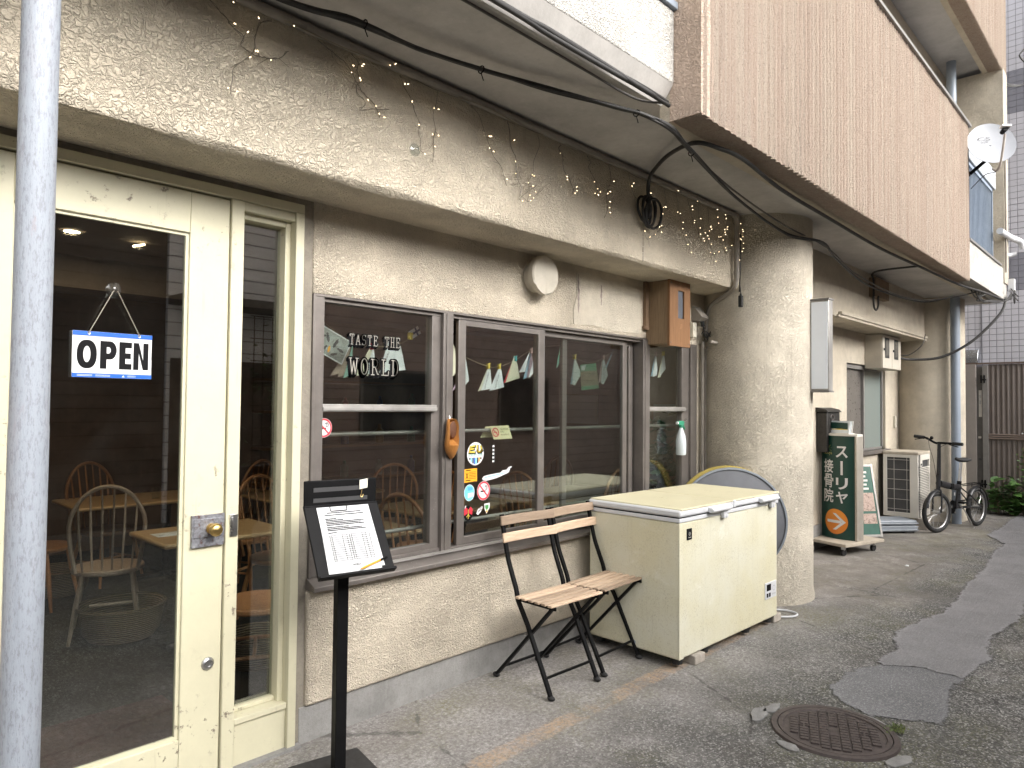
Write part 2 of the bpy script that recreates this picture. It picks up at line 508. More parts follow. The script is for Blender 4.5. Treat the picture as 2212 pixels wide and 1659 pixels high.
RUBBLE = concrete('broken_cement', (0.30, 0.295, 0.285), (0.1, 0.1, 0.09), 0.4, 14, 0.004)

def paint_worn(name, c, under=(0.3, 0.24, 0.18), amt=0.5, dirt=(0.35, 0.31, 0.2), thr=0.68, streak=True):
    g = NG(name)
    n1 = g.noise(3.0, 6, 0.7); n2 = g.noise(22, 6, 0.75)
    col = g.ramp(n1, [(0.3, tuple(x * 0.92 for x in c)), (0.7, tuple(min(1, x * 1.05) for x in c))])
    chip = g.math('MULTIPLY', g.ramp(n2, [(thr, 0), (thr + 0.03, 1)]), g.ramp(g.noise(2.4, 3), [(0.5, 0), (0.62, 1)]))
    col = g.mix(g.math('MULTIPLY', chip, amt), col, under)
    if streak:
        st = g.noise(1.0, 6, 0.75, vec=g.mapping((34, 34, 2.2)))
        col = g.mix(g.math('MULTIPLY', g.ramp(st, [(0.6, 0), (0.85, 1)]), amt * 0.7), col, dirt)
    sm = g.noise(7.0, 7, 0.8)
    col = g.mix(g.math('MULTIPLY', g.ramp(sm, [(0.58, 0), (0.8, 1)]), amt * 0.45), col, dirt)
    g.color(col).rough(0.42).spec(0.45)
    g.bump(g.math('ADD', g.math('MULTIPLY', chip, -1.0), g.math('MULTIPLY', g.noise(40, 3), 0.3)), 0.0012)
    return g.mat
CREAM = paint_worn('cream_paint', (0.58, 0.55, 0.40), (0.22, 0.18, 0.14), 0.95, (0.30, 0.27, 0.19), 0.60)
def grimy(name, c, yel, dirt):
    g = NG(name)
    n1 = g.noise(1.6, 5, 0.65)
    col = g.ramp(n1, [(0.35, c), (0.65, yel)])
    sm = g.noise(3.5, 8, 0.8); sp = g.noise(95, 5, 0.85)
    spk = g.math('MULTIPLY', g.ramp(sp, [(0.52, 0), (0.64, 1)]), g.ramp(sm, [(0.40, 0.1), (0.62, 1)]))
    col = g.mix(g.math('MULTIPLY', spk, 0.85), col, dirt)
    st = g.noise(1.0, 6, 0.75, vec=g.mapping((28, 28, 1.6)))
    col = g.mix(g.math('MULTIPLY', g.ramp(st, [(0.54, 0), (0.8, 1)]), 0.3), col, dirt)
    cl = g.ramp(g.noise(2.2, 6, 0.75, vec=g.mapping((1, 1, 1), (2, 9, 4)), dist=1.0), [(0.58, 0), (0.66, 1)])
    col = g.mix(g.math('MULTIPLY', cl, 0.35), col, (0.86, 0.85, 0.78))
    g.color(col).rough(0.45).spec(0.4)
    g.bump(g.noise(30, 3), 0.0006)
    return g.mat
FREEZER = grimy('freezer_cream', (0.68, 0.665, 0.545), (0.64, 0.60, 0.42), (0.38, 0.335, 0.23))
FREEZER_TOP = paint_worn('freezer_lid_cream', (0.60, 0.555, 0.38), (0.35, 0.30, 0.18), 0.6, (0.42, 0.37, 0.22), 0.6, False)
WHITE_PL = plain('white_plastic', (0.62, 0.63, 0.65), 0.4, var=0.05)
def pole_paint():
    g = NG('pole_paint')
    n1 = g.noise(1.0, 6, 0.7, vec=g.mapping((14, 14, 1.4)))
    col = g.ramp(n1, [(0.3, (0.26, 0.285, 0.325)), (0.5, (0.30, 0.33, 0.375)), (0.7, (0.315, 0.32, 0.35))])
    sp = g.noise(1.0, 5, 0.8, vec=g.mapping((130, 130, 34)))
    col = g.mix(g.math('MULTIPLY', g.ramp(sp, [(0.50, 0), (0.60, 1)]), 0.45), col, (0.13, 0.125, 0.145))
    sc_ = g.math('MULTIPLY', g.ramp(g.noise(1.0, 6, 0.8, vec=g.mapping((45, 45, 9))), [(0.60, 0), (0.66, 1)]), g.ramp(g.noise(4, 3), [(0.42, 0), (0.6, 1)]))
    col = g.mix(g.math('MULTIPLY', sc_, 0.6), col, (0.28, 0.25, 0.27))
    g.color(col).rough(0.55).spec(0.4)
    g.bump(g.math('SUBTRACT', n1, sp), 0.0015)
    return g.mat
POLE = pole_paint()
PIPE_BLUE = paint_worn('pipe_paint', (0.24, 0.28, 0.335), (0.2, 0.2, 0.2), 0.3, (0.22, 0.24, 0.27), 0.7)

def alu(name, c, rough=0.38, metal=0.55):
    g = NG(name)
    n1 = g.noise(4, 6, 0.7); spk = g.ramp(g.voro(48), [(0.0, 1.0), (0.11, 0.0)])
    spk = g.math('MULTIPLY', spk, g.ramp(g.noise(5, 3), [(0.48, 0), (0.6, 1)]))
    col = g.ramp(n1, [(0.3, tuple(x * 0.75 for x in c)), (0.7, tuple(x * 1.15 for x in c))])
    col = g.mix(g.math('MULTIPLY', spk, 0.8), col, (0.75, 0.73, 0.7))
    st = g.noise(1.0, 5, 0.7, vec=g.mapping((30, 30, 1.5)))
    col = g.mix(g.math('MULTIPLY', g.ramp(st, [(0.55, 0), (0.8, 1)]), 0.4), col, tuple(x * 0.5 for x in c))
    g.color(col).rough(g.math('ADD', g.math('MULTIPLY', n1, 0.3), rough - 0.1)).metal(metal)
    g.bump(g.noise(60, 3), 0.0004)
    return g.mat
ALU = alu('bronze_aluminium', (0.205, 0.185, 0.17))
ALU_LIGHT = alu('pale_aluminium', (0.40, 0.385, 0.365))
STEEL = plain('steel', (0.55, 0.55, 0.55), 0.3, 1.0, 0.1)
BRASS = plain('brass', (0.56, 0.40, 0.16), 0.32, 1.0, 0.2, 30)
BLACK = plain('black_paint', (0.006, 0.006, 0.0065), 0.5, 0, 0.3, spec=0.12)
BLACK_MATTE = plain('black_rubber', (0.016, 0.016, 0.016), 0.75, 0, 0.3)
CABLE = plain('cable_black', (0.022, 0.021, 0.02), 0.6, 0, 0.35, 20)
DARKGREY = plain('dark_grey', (0.06, 0.06, 0.062), 0.55, 0, 0.2)
WHITE = plain('white_print', (0.66, 0.66, 0.66), 0.5, 0, 0.03)
PAPER = plain('paper', (0.60, 0.61, 0.62), 0.8, 0, 0.03)
INK = plain('ink', (0.008, 0.008, 0.009), 0.6, 0, 0.1, spec=0.1)
INK_GREY = plain('ink_grey', (0.25, 0.25, 0.26), 0.7, 0, 0.1)
BLUE = plain('sign_blue', (0.015, 0.11, 0.52), 0.4, 0, 0.06)
RED = plain('print_red', (0.55, 0.03, 0.05), 0.5, 0, 0.08)
YELLOW = plain('print_yellow', (0.72, 0.55, 0.07), 0.5, 0, 0.08)
ORANGE = plain('print_orange', (0.80, 0.36, 0.02), 0.5, 0, 0.06)
SKYBLUE = plain('print_sky_blue', (0.16, 0.50, 0.72), 0.5, 0, 0.06)
TEAL = plain('print_teal', (0.05, 0.30, 0.25), 0.5, 0, 0.1)
GREEN_SIGN = plain('sign_green', (0.004, 0.042, 0.032), 0.35, 0, 0.08)
SCREEN = plain('grey_back', (0.13, 0.135, 0.15), 0.5, 0, 0.1)
FRAME_WHITE = plain('off_white_frame', (0.62, 0.60, 0.55), 0.5, 0, 0.08)
BEIGE_BOX = plain('beige_metal', (0.47, 0.43, 0.36), 0.5, 0.1, 0.12, 4)
GREY_PL = plain('grey_plastic', (0.22, 0.245, 0.275), 0.45, 0, 0.08)
CONDUIT = plain('conduit_paint', (0.27, 0.245, 0.215), 0.7, 0, 0.15)
BROWN_METAL = plain('brown_metal', (0.145, 0.105, 0.085), 0.5, 0.2, 0.15)
GREY_METAL = plain('grey_metal', (0.22, 0.21, 0.20), 0.45, 0.3, 0.1)
TAUPE = plain('taupe_metal', (0.30, 0.27, 0.245), 0.5, 0.1, 0.06)

def wood(name, c1, c2, along='x', rough=0.55, scale=1.0):
    g = NG(name)
    sc = {'x': (2.2, 30, 30), 'y': (30, 2.2, 30), 'z': (30, 30, 2.2)}[along]
    n1 = g.noise(scale, 6, 0.65, vec=g.mapping(sc), dist=1.2)
    n2 = g.noise(scale * 3, 4, 0.7, vec=g.mapping(tuple(x * 1.6 for x in sc)))
    col = g.ramp(n1, [(0.25, c1), (0.75, c2)])
    col = g.mix(g.math('MULTIPLY', g.ramp(n2, [(0.5, 0), (0.75, 1)]), 0.5), col, tuple(x * 0.45 for x in c1))
    oi = g.n('ObjectInfo')
    hv = g.n('HueSaturation'); g.link(col, hv.inputs['Color']); g.link(g.math('ADD', g.math('MULTIPLY', oi.outputs['Random'], 0.7), 0.6), hv.inputs['Value'])
    g.color(hv.outputs[0]).rough(rough).spec(0.35)
    g.bump(g.math('ADD', n1, n2), 0.0015)
    return g.mat
TEAK = wood('weathered_teak', (0.38, 0.27, 0.185), (0.56, 0.43, 0.315), 'x', 0.6)
BOX_WOOD = wood('orange_plywood', (0.21, 0.10, 0.04), (0.31, 0.16, 0.072), 'z', 0.6)
BOX_WOOD_OLD = wood('faded_plywood', (0.16, 0.108, 0.062), (0.25, 0.175, 0.105), 'z', 0.7)
CHAIR_WOOD = wood('chair_wood', (0.30, 0.135, 0.06), (0.44, 0.22, 0.10), 'z', 0.4)
CHAIR_PALE = wood('grey_chair_wood', (0.34, 0.25, 0.19), (0.45, 0.36, 0.29), 'z', 0.45)
TABLE_WOOD = wood('table_wood', (0.38, 0.24, 0.12), (0.52, 0.36, 0.20), 'x', 0.35)
CLOG_WOOD = wood('clog_wood', (0.40, 0.155, 0.035), (0.55, 0.25, 0.07), 'z', 0.4)
SHELF_WOOD = wood('shelf_wood', (0.20, 0.10, 0.05), (0.30, 0.16, 0.08), 'x', 0.5)

def glass_mat(name, tint=(0.90, 0.93, 0.91), f0=0.05, dirt=0.05):
    g = NG(name)
    geo = g.n('NewGeometry')
    dp = g.n('VectorMath', operation='DOT_PRODUCT')
    g.link(geo.outputs['Normal'], dp.inputs[0]); g.link(geo.outputs['Incoming'], dp.inputs[1])
    cs = g.math('ABSOLUTE', dp.outputs['Value'])
    sch = g.math('POWER', g.math('SUBTRACT', 1.0, cs, True), 5.0)
    fr = g.math('ADD', g.math('MULTIPLY', sch, 1 - f0), f0, True)
    tr = g.n('BsdfTransparent'); tr.inputs[0].default_value = (*tint, 1)
    gl = g.n('BsdfGlossy'); gl.inputs['Roughness'].default_value = 0.01
    df = g.n('BsdfDiffuse'); df.inputs[0].default_value = (0.5, 0.48, 0.45, 1)
    m1 = g.n('MixShader'); g.link(fr, m1.inputs[0]); g.link(tr.outputs[0], m1.inputs[1]); g.link(gl.outputs[0], m1.inputs[2])
    m2 = g.n('MixShader')
    dn = g.math('MULTIPLY', g.ramp(g.noise(5, 7, 0.8), [(0.45, 0.0), (0.9, 1.0)]), dirt)
    g.link(dn, m2.inputs[0]); g.link(m1.outputs[0], m2.inputs[1]); g.link(df.outputs[0], m2.inputs[2])
    g.link(m2.outputs[0], g.nodes['Material Output'].inputs['Surface'])
    return g.mat
GLASS = glass_mat('window_glass', (0.90, 0.93, 0.91), 0.15, 0.012)
CLEAR = glass_mat('clear_glass', (0.95, 0.97, 0.96), 0.06, 0.0)
CUP = glass_mat('cup_plastic', (0.80, 0.84, 0.84), 0.12, 0.5)
FROST = NG('frosted_pane').color((0.17, 0.20, 0.19)).rough(0.25).mat

def emit(name, c, s):
    g = NG(name)
    g.color(c); g.p.inputs['Emission Color'].default_value = (*c, 1); g.p.inputs['Emission Strength'].default_value = s
    return g.mat
BULB = emit('fairy_bulb_glow', (1.0, 0.78, 0.48), 1.8)
LAMP = emit('downlight_glow', (1.0, 0.78, 0.5), 30.0)
TUBE = emit('tube_glow', (1.0, 0.75, 0.42), 12.0)

# ================================================================ ground
g0 = MB()
g0.add([(-40, -60, 0), (60, -60, 0), (60, 60, 0), (-40, 60, 0)], [(0, 1, 2, 3)])
tag(g0.build('ground', ASPHALT, smooth=0), kind='structure')

def sheet(name, pts, z, mat, cell=0.04):
    """a repair patch: fine grid carrying the distance to its outline, so the material can cut a ragged edge"""
    n = len(pts)
    def sd(x, y):
        best = 1e9; inside = False
        for i in range(n):
            ax, ay = pts[i]; bx, by = pts[(i + 1) % n]
            dx, dy = bx - ax, by - ay
            t = max(0.0, min(1.0, ((x - ax) * dx + (y - ay) * dy) / (dx * dx + dy * dy + 1e-12)))
            d = (x - ax - t * dx) ** 2 + (y - ay - t * dy) ** 2
            if d < best: best = d
            if (ay > y) != (by > y) and x < ax + (y - ay) / (by - ay) * dx: inside = not inside
        return math.sqrt(best) * (1 if inside else -1)
    x0 = min(p[0] for p in pts) - 0.12; x1 = max(p[0] for p in pts) + 0.12
    y0 = min(p[1] for p in pts) - 0.12; y1 = max(p[1] for p in pts) + 0.12
    nx = int((x1 - x0) / cell) + 1; ny = int((y1 - y0) / cell) + 1
    val = [[sd(x0 + i * cell, y0 + j * cell) for i in range(nx)] for j in range(ny)]
    idx = {}; vs = []; ev = []; fs = []
    def vid(i, j):
        if (i, j) not in idx:
            idx[(i, j)] = len(vs); vs.append((x0 + i * cell, y0 + j * cell, z)); ev.append(0.5 + max(-0.5, min(0.5, val[j][i] / 0.14)))
        return idx[(i, j)]
    for j in range(ny - 1):
        for i in range(nx - 1):
            if max(val[j][i], val[j][i + 1], val[j + 1][i], val[j + 1][i + 1]) > -0.075:
                fs.append((vid(i, j), vid(i + 1, j), vid(i + 1, j + 1), vid(i, j + 1)))
    me = bpy.data.meshes.new(name)
    me.from_pydata(vs, [], fs)
    at = me.attributes.new('edge', 'FLOAT', 'POINT')
    at.data.foreach_set('value', ev)
    me.materials.append(mat); me.update()
    o = bpy.data.objects.new(name, me); COL.objects.link(o)
    return tag(o, kind='structure')

sheet('cement_patch', [(4.665, -1.583), (4.757, -1.566), (5.01, -1.586), (5.271, -1.508), (5.587, -1.495), (6.171, -1.602), (6.65, -1.6), (7.292, -1.545), (8.038, -1.546), (8.661, -1.495), (9.265, -1.439), (9.782, -1.462), (10.329, -1.193), (11.157, -1.227), (12.021, -1.188), (13.4, -1.25), (14.8, -1.35), (14.8, -2.2), (12.8, -2.05), (8.777, -1.991), (6.927, -1.996), (6.391, -2.036), (5.774, -1.962), (5.448, -1.982), (5.227, -2.035), (4.765, -1.991), (4.79, -1.779)], 0.008, PATCH_LIGHT)
sheet('asphalt_patch', [(4.655, -1.590), (4.78, -1.779), (4.755, -1.991), (4.496, -1.969), (4.252, -2.006), (4.012, -2.043), (3.863, -1.745), (3.992, -1.55), (4.095, -1.507), (4.366, -1.493)], 0.004, PATCH_DARK)

# ================================================================ café building
cafe = empty('cafe_building', (0, 0, 0), 0, 'cream stucco apartment building with a cafe on the ground floor', 'building')

def part(name, mat, fn, parent=None, **k):
    mb = MB(); fn(mb)
    return mb.build(name, mat, parent or cafe, **k)

# walls of the café bay -------------------------------------------------
part('lower_wall', STUCCO, lambda m: m.box((1.715, -0.016, 0.165), (5.55, 0.12, 0.690)), bevel=0.012)
part('plinth', CONCRETE, lambda m: m.box((1.69, 0.0, -0.05), (5.55, 0.12, 0.1648)), bevel=0.004)
part('upper_wall', STUCCO, lambda m: m.box((1.722, -0.002, 2.058), (5.55, 0.12, 2.52)), bevel=0.004)
part('mortar_joint', MORTAR, lambda m: (m.box((1.667, 0.004, -0.05), (1.7215, 0.12, 2.52)), m.box((0.0, 0.006, 2.457), (1.668, 0.12, 2.52))))
part('side_wall', STUCCO_FINE, lambda m: m.box((5.30, 0.001, 0.69), (5.55, 0.11, 2.0575)))
part('wall', STUCCO, lambda m: m.box((-4.0, -0.002, -0.05), (0.30, 0.12, 2.52)))

def beam_geo(m, x0, x1):
    # slightly rounded, hand-trowelled lower arris
    prof = [(-0.36, 3.10), (-0.362, 2.535), (-0.357, 2.508), (-0.345, 2.492), (-0.325, 2.484), (0.12, 2.484), (0.12, 3.10)]
    n = 60
    vs = []; fs = []
    k = len(prof)
    rnd = random.Random(5)
    for i in range(n + 1):
        x = x0 + (x1 - x0) * i / n
        for (y, z) in prof:
            w = rnd.uniform(-0.0022, 0.0022) if -0.36 < y < 0 and z < 2.6 else 0
            vs.append((x, y + w, z + w))
    for i in range(n):
        for j in range(k):
            l = (j + 1) % k
            fs.append((i * k + j, i * k + l, (i + 1) * k + l, (i + 1) * k + j))
    fs.append(tuple(range(k))); fs.append(tuple(n * k + j for j in range(k - 1, -1, -1)))
    m.add(vs, fs)
part('beam', STUCCO_BEAM, lambda m: beam_geo(m, -4.0, 5.60), smooth=25)
part('beam', STUCCO_FINE, lambda m: (m.box((5.9, -0.36, 2.497), (11.3, 0.1, 3.10)),))
def column_geo(m, cx, cy, r=0.45):
    n = 64
    prof = [(r + 0.012, -0.05), (r + 0.010, 0.03), (r, 0.09), (r, 3.10)]
    m.lathe(prof, (cx, cy, 0), n)
part('column', STUCCO_COL, lambda m: column_geo(m, 5.77, -0.30))
part('column', STUCCO_FINE, lambda m: column_geo(m, 11.47, -0.30))
part('soffit', CEIL, lambda m: m.box((-4.0, -0.985, 3.088), (12.2, 0.2, 3.19)))

part('parapet_underside', CEIL, lambda m: m.prism([(-1.068, 3.1848), (-0.984, 3.1848), (-0.984, 3.089), (-1.000, 3.089)], (-4.0, 0, 0), (0, 1, 0), (0, 0, 1), 7.115))
# white parapet over the door side ----------------------------------------
part('parapet', STUCCO_WHITE, lambda m: m.box((-4.0, -1.07, 3.185), (3.118, -0.95, 3.56)), bevel=0.008)
part('parapet_cap', PIPE_BLUE, lambda m: m.box((-4.0, -1.09, 3.562), (3.16, -0.93, 3.60)), bevel=0.004)

# ribbed balcony ----------------------------------------------------------
def rib_front(m, x0, x1, y, z0, z1, start, pitch=0.064, dep=0.030):
    xs = [x0]
    ys = [y + dep * 0.5]
    x = start
    if start > x0: xs.append(start); ys.append(y + dep * 0.5)
    rnd = random.Random(2)
    while x < x1 - pitch:
        p = pitch * rnd.uniform(0.9, 1.1)
        am = min(1.0, max(0.45, (x - x0 - 0.15) / 0.9)) * rnd.uniform(0.7, 1.15)
        for (t, d) in ((0.06, 0.35), (0.2, 0.85), (0.42, 1.0), (0.64, 0.85), (0.8, 0.35), (0.92, 0.0)):
            xs.append(x + p * t); ys.append(y + dep * (0.5 + (0.5 - d) * am))
        x += p
    xs.append(x1); ys.append(y + 0.006)
    n = len(xs)
    zz = [z0 + (z1 - z0) * i / 12 for i in range(13)]
    vs = []; fs = []
    rn = random.Random(4)
    off = [[rn.uniform(-0.0015, 0.0015) for _ in range(n)] for _ in zz]
    for j, z in enumerate(zz):
        for i in range(n): vs.append((xs[i], ys[i] + off[j][i], z))
    for j in range(len(zz) - 1):
        for i in range(n - 1):
            fs.append((j * n + i, j * n + i + 1, (j + 1) * n + i + 1, (j + 1) * n + i))
    b = len(vs)
    # closing back, ends, top and bottom
    yb = y + 0.17
    vs += [(x0, yb, z0), (x1, yb, z0), (x1, yb, z1), (x0, yb, z1)]
    fs.append((b + 0, b + 3, b + 2, b + 1))
    fs.append(tuple([b + 0, b + 1] + [n - 1 - i for i in range(n)]))
    t = (len(zz) - 1) * n
    fs.append(tuple([b + 3] + [t + i for i in range(n)] + [b + 2]))
    fs.append(tuple([b + 0] + [j * n for j in range(len(zz))] + [b + 3]))
    fs.append(tuple([b + 2] + [j * n + n - 1 for j in range(len(zz) - 1, -1, -1)] + [b + 1]))
    m.add(vs, fs)
part('balcony_front', RIBBED, lambda m: rib_front(m, 3.127, 9.25, -1.232, 2.992, 4.735, 3.13), smooth=60)
part('balcony_end', STUCCO_PINK, lambda m: m.box((3.119, -1.220, 2.998), (3.24, -1.045, 4.735)))
part('balcony_rail_cap', GREY_METAL, lambda m: m.box((3.09, -1.252, 4.7352), (9.275, -1.04, 4.768)), bevel=0.004)
part('edge_beam', STUCCO_FINE, lambda m: m.box((3.12, -1.060, 3.0), (11.5, -0.985, 3.19)))
part('balcony_slab', CEIL, lambda m: m.box((3.12, -1.07, 3.19), (11.7, -0.2, 3.26)))

# upper floors ------------------------------------------------------------
part('upper_wall', STUCCO_FINE, lambda m: m.box((-4.0, -0.55, 3.26), (11.75, -0.40, 8.2)))
part('upper_end_wall', STUCCO_COL, lambda m: m.box((11.42, -1.232, 3.26), (11.72, -0.55, 6.20)))
part('upper_soffit', CEIL_BLUE, lambda m: m.box((3.0, -1.06, 6.27), (11.75, -0.55, 6.40)))
part('balcony_front', RIBBED, lambda m: rib_front(m, 3.127, 11.74, -1.232, 6.18, 7.9, 3.13), smooth=60)
part('edge_beam', STUCCO_FINE, lambda m: m.box((3.12, -1.062, 6.181), (11.74, -1.0, 6.40)))
part('white_parapet', STUCCO_WHITE, lambda m: m.box((9.252, -1.215, 3.035), (11.70, -1.062, 3.455)), bevel=0.006)
part('parapet_sill', GREY_METAL, lambda m: m.box((9.252, -1.235, 3.456), (11.20, -1.05, 3.478)))
part('roof', CONCRETE, lambda m: m.box((-4.2, -1.3, 8.2), (11.9, 7.0, 8.4)))  # unseen roof, added to block light from behind
part('unseen_gable_wall', STUCCO_FINE, lambda m: (m.box((11.3, 0.1, -0.05), (11.6, 7.0, 3.2)), m.box((11.45, -0.40, 3.26), (11.72, 7.0, 8.2)), m.box((-4.0, -0.4, -0.05), (-3.8, 7.0, 8.2)), m.box((-4, 6.8, -0.05), (11.7, 7.0, 8.2))))  # unseen side and rear walls, closing the body against light from behind

# second bay ----------------------------------------------------------------
part('wall', STUCCO_FINE, lambda m: (m.box((6.0, 0.0, -0.05), (8.96, 0.12, 2.52)), m.box((10.50, 0.0, -0.05), (11.4, 0.12, 2.52)),
     m.box((8.96, 0.0, -0.05), (10.50, 0.12, 1.0)), m.box((8.96, 0.0, 2.10), (10.50, 0.12, 2.52))))
part('plinth', CONCRETE, lambda m: m.box((6.1, -0.015, -0.05), (9.1, 0.02, 0.26)))
part('drip_rail', STUCCO_FINE, lambda m: (m.box((7.55, -0.385, 2.487), (11.05, -0.345, 2.515)), m.box((7.60, -0.400, 2.516), (11.05, -0.345, 2.55))), bevel=0.004)
w2 = empty('window', (9.73, 0, 1.0)); w2.parent = cafe
part('frame', GREY_METAL, lambda m: (m.box((8.96, 0.03, 2.04), (10.5, 0.10, 2.10)), m.box((8.96, 0.03, 1.0), (9.01, 0.10, 2.04)), m.box((10.45, 0.03, 1.0), (10.5, 0.10, 2.04)), m.box((9.70, 0.035, 1.03), (9.745, 0.09, 2.04)), m.box((8.96, 0.03, 1.0), (10.5, 0.10, 1.03))), w2)
part('pane', FROST, lambda m: m.box((9.745, 0.05, 1.03), (10.45, 0.056, 2.04)), w2)
part('pane', plain('blind_pane', (0.12, 0.11, 0.10), 0.3), lambda m: m.box((9.01, 0.07, 1.03), (9.70, 0.076, 2.04)), w2)
part('sill', ALU, lambda m: (m.box((8.9, -0.05, 0.955), (10.56, 0.03, 1.0))), w2)
for nm in (w2,): pass

# ================================================================ door, sidelight and shop window (parts of the building)
EX, EZ, EY = V(1, 0, 0), V(0, 0, 1), V(0, 1, 0)
part('door_frame', CREAM, lambda m: (m.box((0.30, -0.012, 0.0), (0.405, 0.115, 2.4545)), m.box((0.4051, -0.012, 2.412), (1.668, 0.115, 2.4545)),
     m.box((1.329, -0.010, 0.0), (1.384, 0.11, 2.4115)), m.box((1.626, -0.014, 0.0), (1.667, 0.115, 2.4115)),
     m.box((1.384, 0.0, 2.372), (1.626, 0.11, 2.4115)), m.box((1.600, 0.035, 0.2), (1.626, 0.11, 2.372)),
     m.box((1.3845, 0.035, 2.345), (1.600, 0.11, 2.372))), bevel=0.003)
part('sidelight_panel', CREAM, lambda m: (m.box((1.3845, 0.004, 0.0), (1.6255, 0.10, 0.185)), m.box((1.3845, -0.006, 0.1852), (1.6255, 0.10, 0.212)), m.box((1.3845, 0.06, 0.2122), (1.600, 0.10, 0.23))), bevel=0.003)
sl = part('sidelight_pane', GLASS, lambda m: m.box((1.384, 0.082, 0.23), (1.602, 0.087, 2.346)), smooth=0)
part('threshold', CONCRETE, lambda m: m.box((0.2, -0.03, -0.05), (1.69, 0.12, 0.012)))

door = empty('door', (0.41, 0.0, 0.0)); door.parent = cafe
part('leaf', CREAM, lambda m: (m.box((0.408, 0.004, 0.016), (0.565, 0.05, 2.405)), m.box((1.163, 0.004, 0.016), (1.3255, 0.05, 2.405)),
     m.box((0.5651, 0.0045, 2.236), (1.1629, 0.0495, 2.405)), m.box((0.5651, 0.0045, 0.016), (1.1629, 0.0495, 0.196))), door, bevel=0.003)
part('glazing_bead', CREAM, lambda m: (m.box((1.150, 0.016, 0.196), (1.163, 0.034, 2.236)), m.box((0.565, 0.016, 0.196), (0.578, 0.034, 2.236)), m.box((0.578, 0.016, 2.224), (1.150, 0.034, 2.236)), m.box((0.578, 0.016, 0.196), (1.150, 0.034, 0.208))), door)
part('pane', GLASS, lambda m: m.box((0.572, 0.024, 0.20), (1.156, 0.029, 2.232)), door, smooth=0)
LOCKPLATE = NG('worn_lock_plate')
_g = LOCKPLATE
_col = _g.ramp(_g.noise(60, 5, 0.7), [(0.36, (0.13, 0.05, 0.035)), (0.44, (0.20, 0.20, 0.22)), (0.6, (0.31, 0.32, 0.35)), (0.75, (0.5, 0.5, 0.5))])
_g.color(_col).rough(0.45).metal(0.5); LOCKPLATE = _g.mat
def _lock(m):
    m.box((1.190, -0.012, 0.955), (1.323, 0.0038, 1.085))
    m.box((1.196, -0.017, 0.995), (1.318, -0.0121, 1.070))
    m.box((1.303, -0.019, 1.035), (1.316, -0.0171, 1.045))
part('lock_plate', LOCKPLATE, _lock, door, bevel=0.002)
part('door_knob', BRASS, lambda m: m.lathe([(0.0, 0.062), (0.016, 0.061), (0.024, 0.054), (0.027, 0.044), (0.025, 0.034), (0.016, 0.026), (0.010, 0.020), (0.010, 0.010), (0.021, 0.009), (0.022, 0.0)], (1.266, -0.0172, 1.028), 28, axis=(0, -1, 0)), door, smooth=50)
part('lock_cylinder', STEEL, lambda m: m.lathe([(0.0, 0.010), (0.009, 0.010), (0.010, 0.013), (0.018, 0.012), (0.025, 0.006), (0.027, 0.0)], (1.272, 0.004, 0.472), 28, axis=(0, -1, 0)), door, smooth=30)
part('paint_scar', plain('paint_scar', (0.62, 0.58, 0.38), 0.7), lambda m: (ring(m, (1.243, 0.0042, 1.622), EX, EZ, 0.017, 0.0185, 0.0004, 20), disc(m, (1.227, 0.0042, 1.622), EX, EZ, 0.002, 0.002, 0.0005, 8), disc(m, (1.259, 0.0042, 1.622), EX, EZ, 0.002, 0.002, 0.0005, 8)), door)
part('strike_plate', STEEL, lambda m: (m.box((1.345, -0.018, 0.985), (1.378, -0.0102, 1.075)), m.box((1.35, -0.024, 0.995), (1.358, -0.0181, 1.065))), cafe, bevel=0.001)

# ---- shop window -------------------------------------------------------------
Z0, Z1 = 0.745, 2.055
part('window_frame', ALU, lambda m: (m.box((1.7225, -0.010, 0.70), (1.7345, 0.11, Z1)), m.box((1.735, -0.006, Z0), (1.783, 0.10, 2.0445)), m.box((5.203, -0.006, Z0), (5.30, 0.10, 2.0445)),
     m.box((1.735, -0.008, 2.045), (5.30, 0.10, 2.0575)), m.box((1.783, 0.012, 2.026), (5.203, 0.10, 2.0448)),
     m.box((1.783, 0.0, Z0), (2.516, 0.10, 0.772)), m.box((2.587, 0.004, Z0), (4.487, 0.10, 0.762)), m.box((4.575, 0.0, Z0), (5.203, 0.10, 0.772))), bevel=0.0015)
for a, b in ((2.516, 2.587), (4.487, 4.575)):
    part('mullion', ALU, lambda m: (m.box((a, -0.012, Z0), (b, 0.10, 2.0448)), m.box((a + 0.02, -0.018, Z0), (b - 0.012, -0.0121, 2.0445))), bevel=0.0015)
part('window_sill', ALU, lambda m: (m.prism([(-0.072, 0.690), (-0.072, 0.712), (0.0, 0.7445), (0.11, 0.7445), (0.11, 0.690)], (1.715, 0, 0), (0, 1, 0), (0, 0, 1), 3.60)), bevel=0.002)
part('window_sill_trim', ALU_LIGHT, lambda m: m.box((1.78, -0.030, 0.7446), (5.2, -0.013, 0.757)))

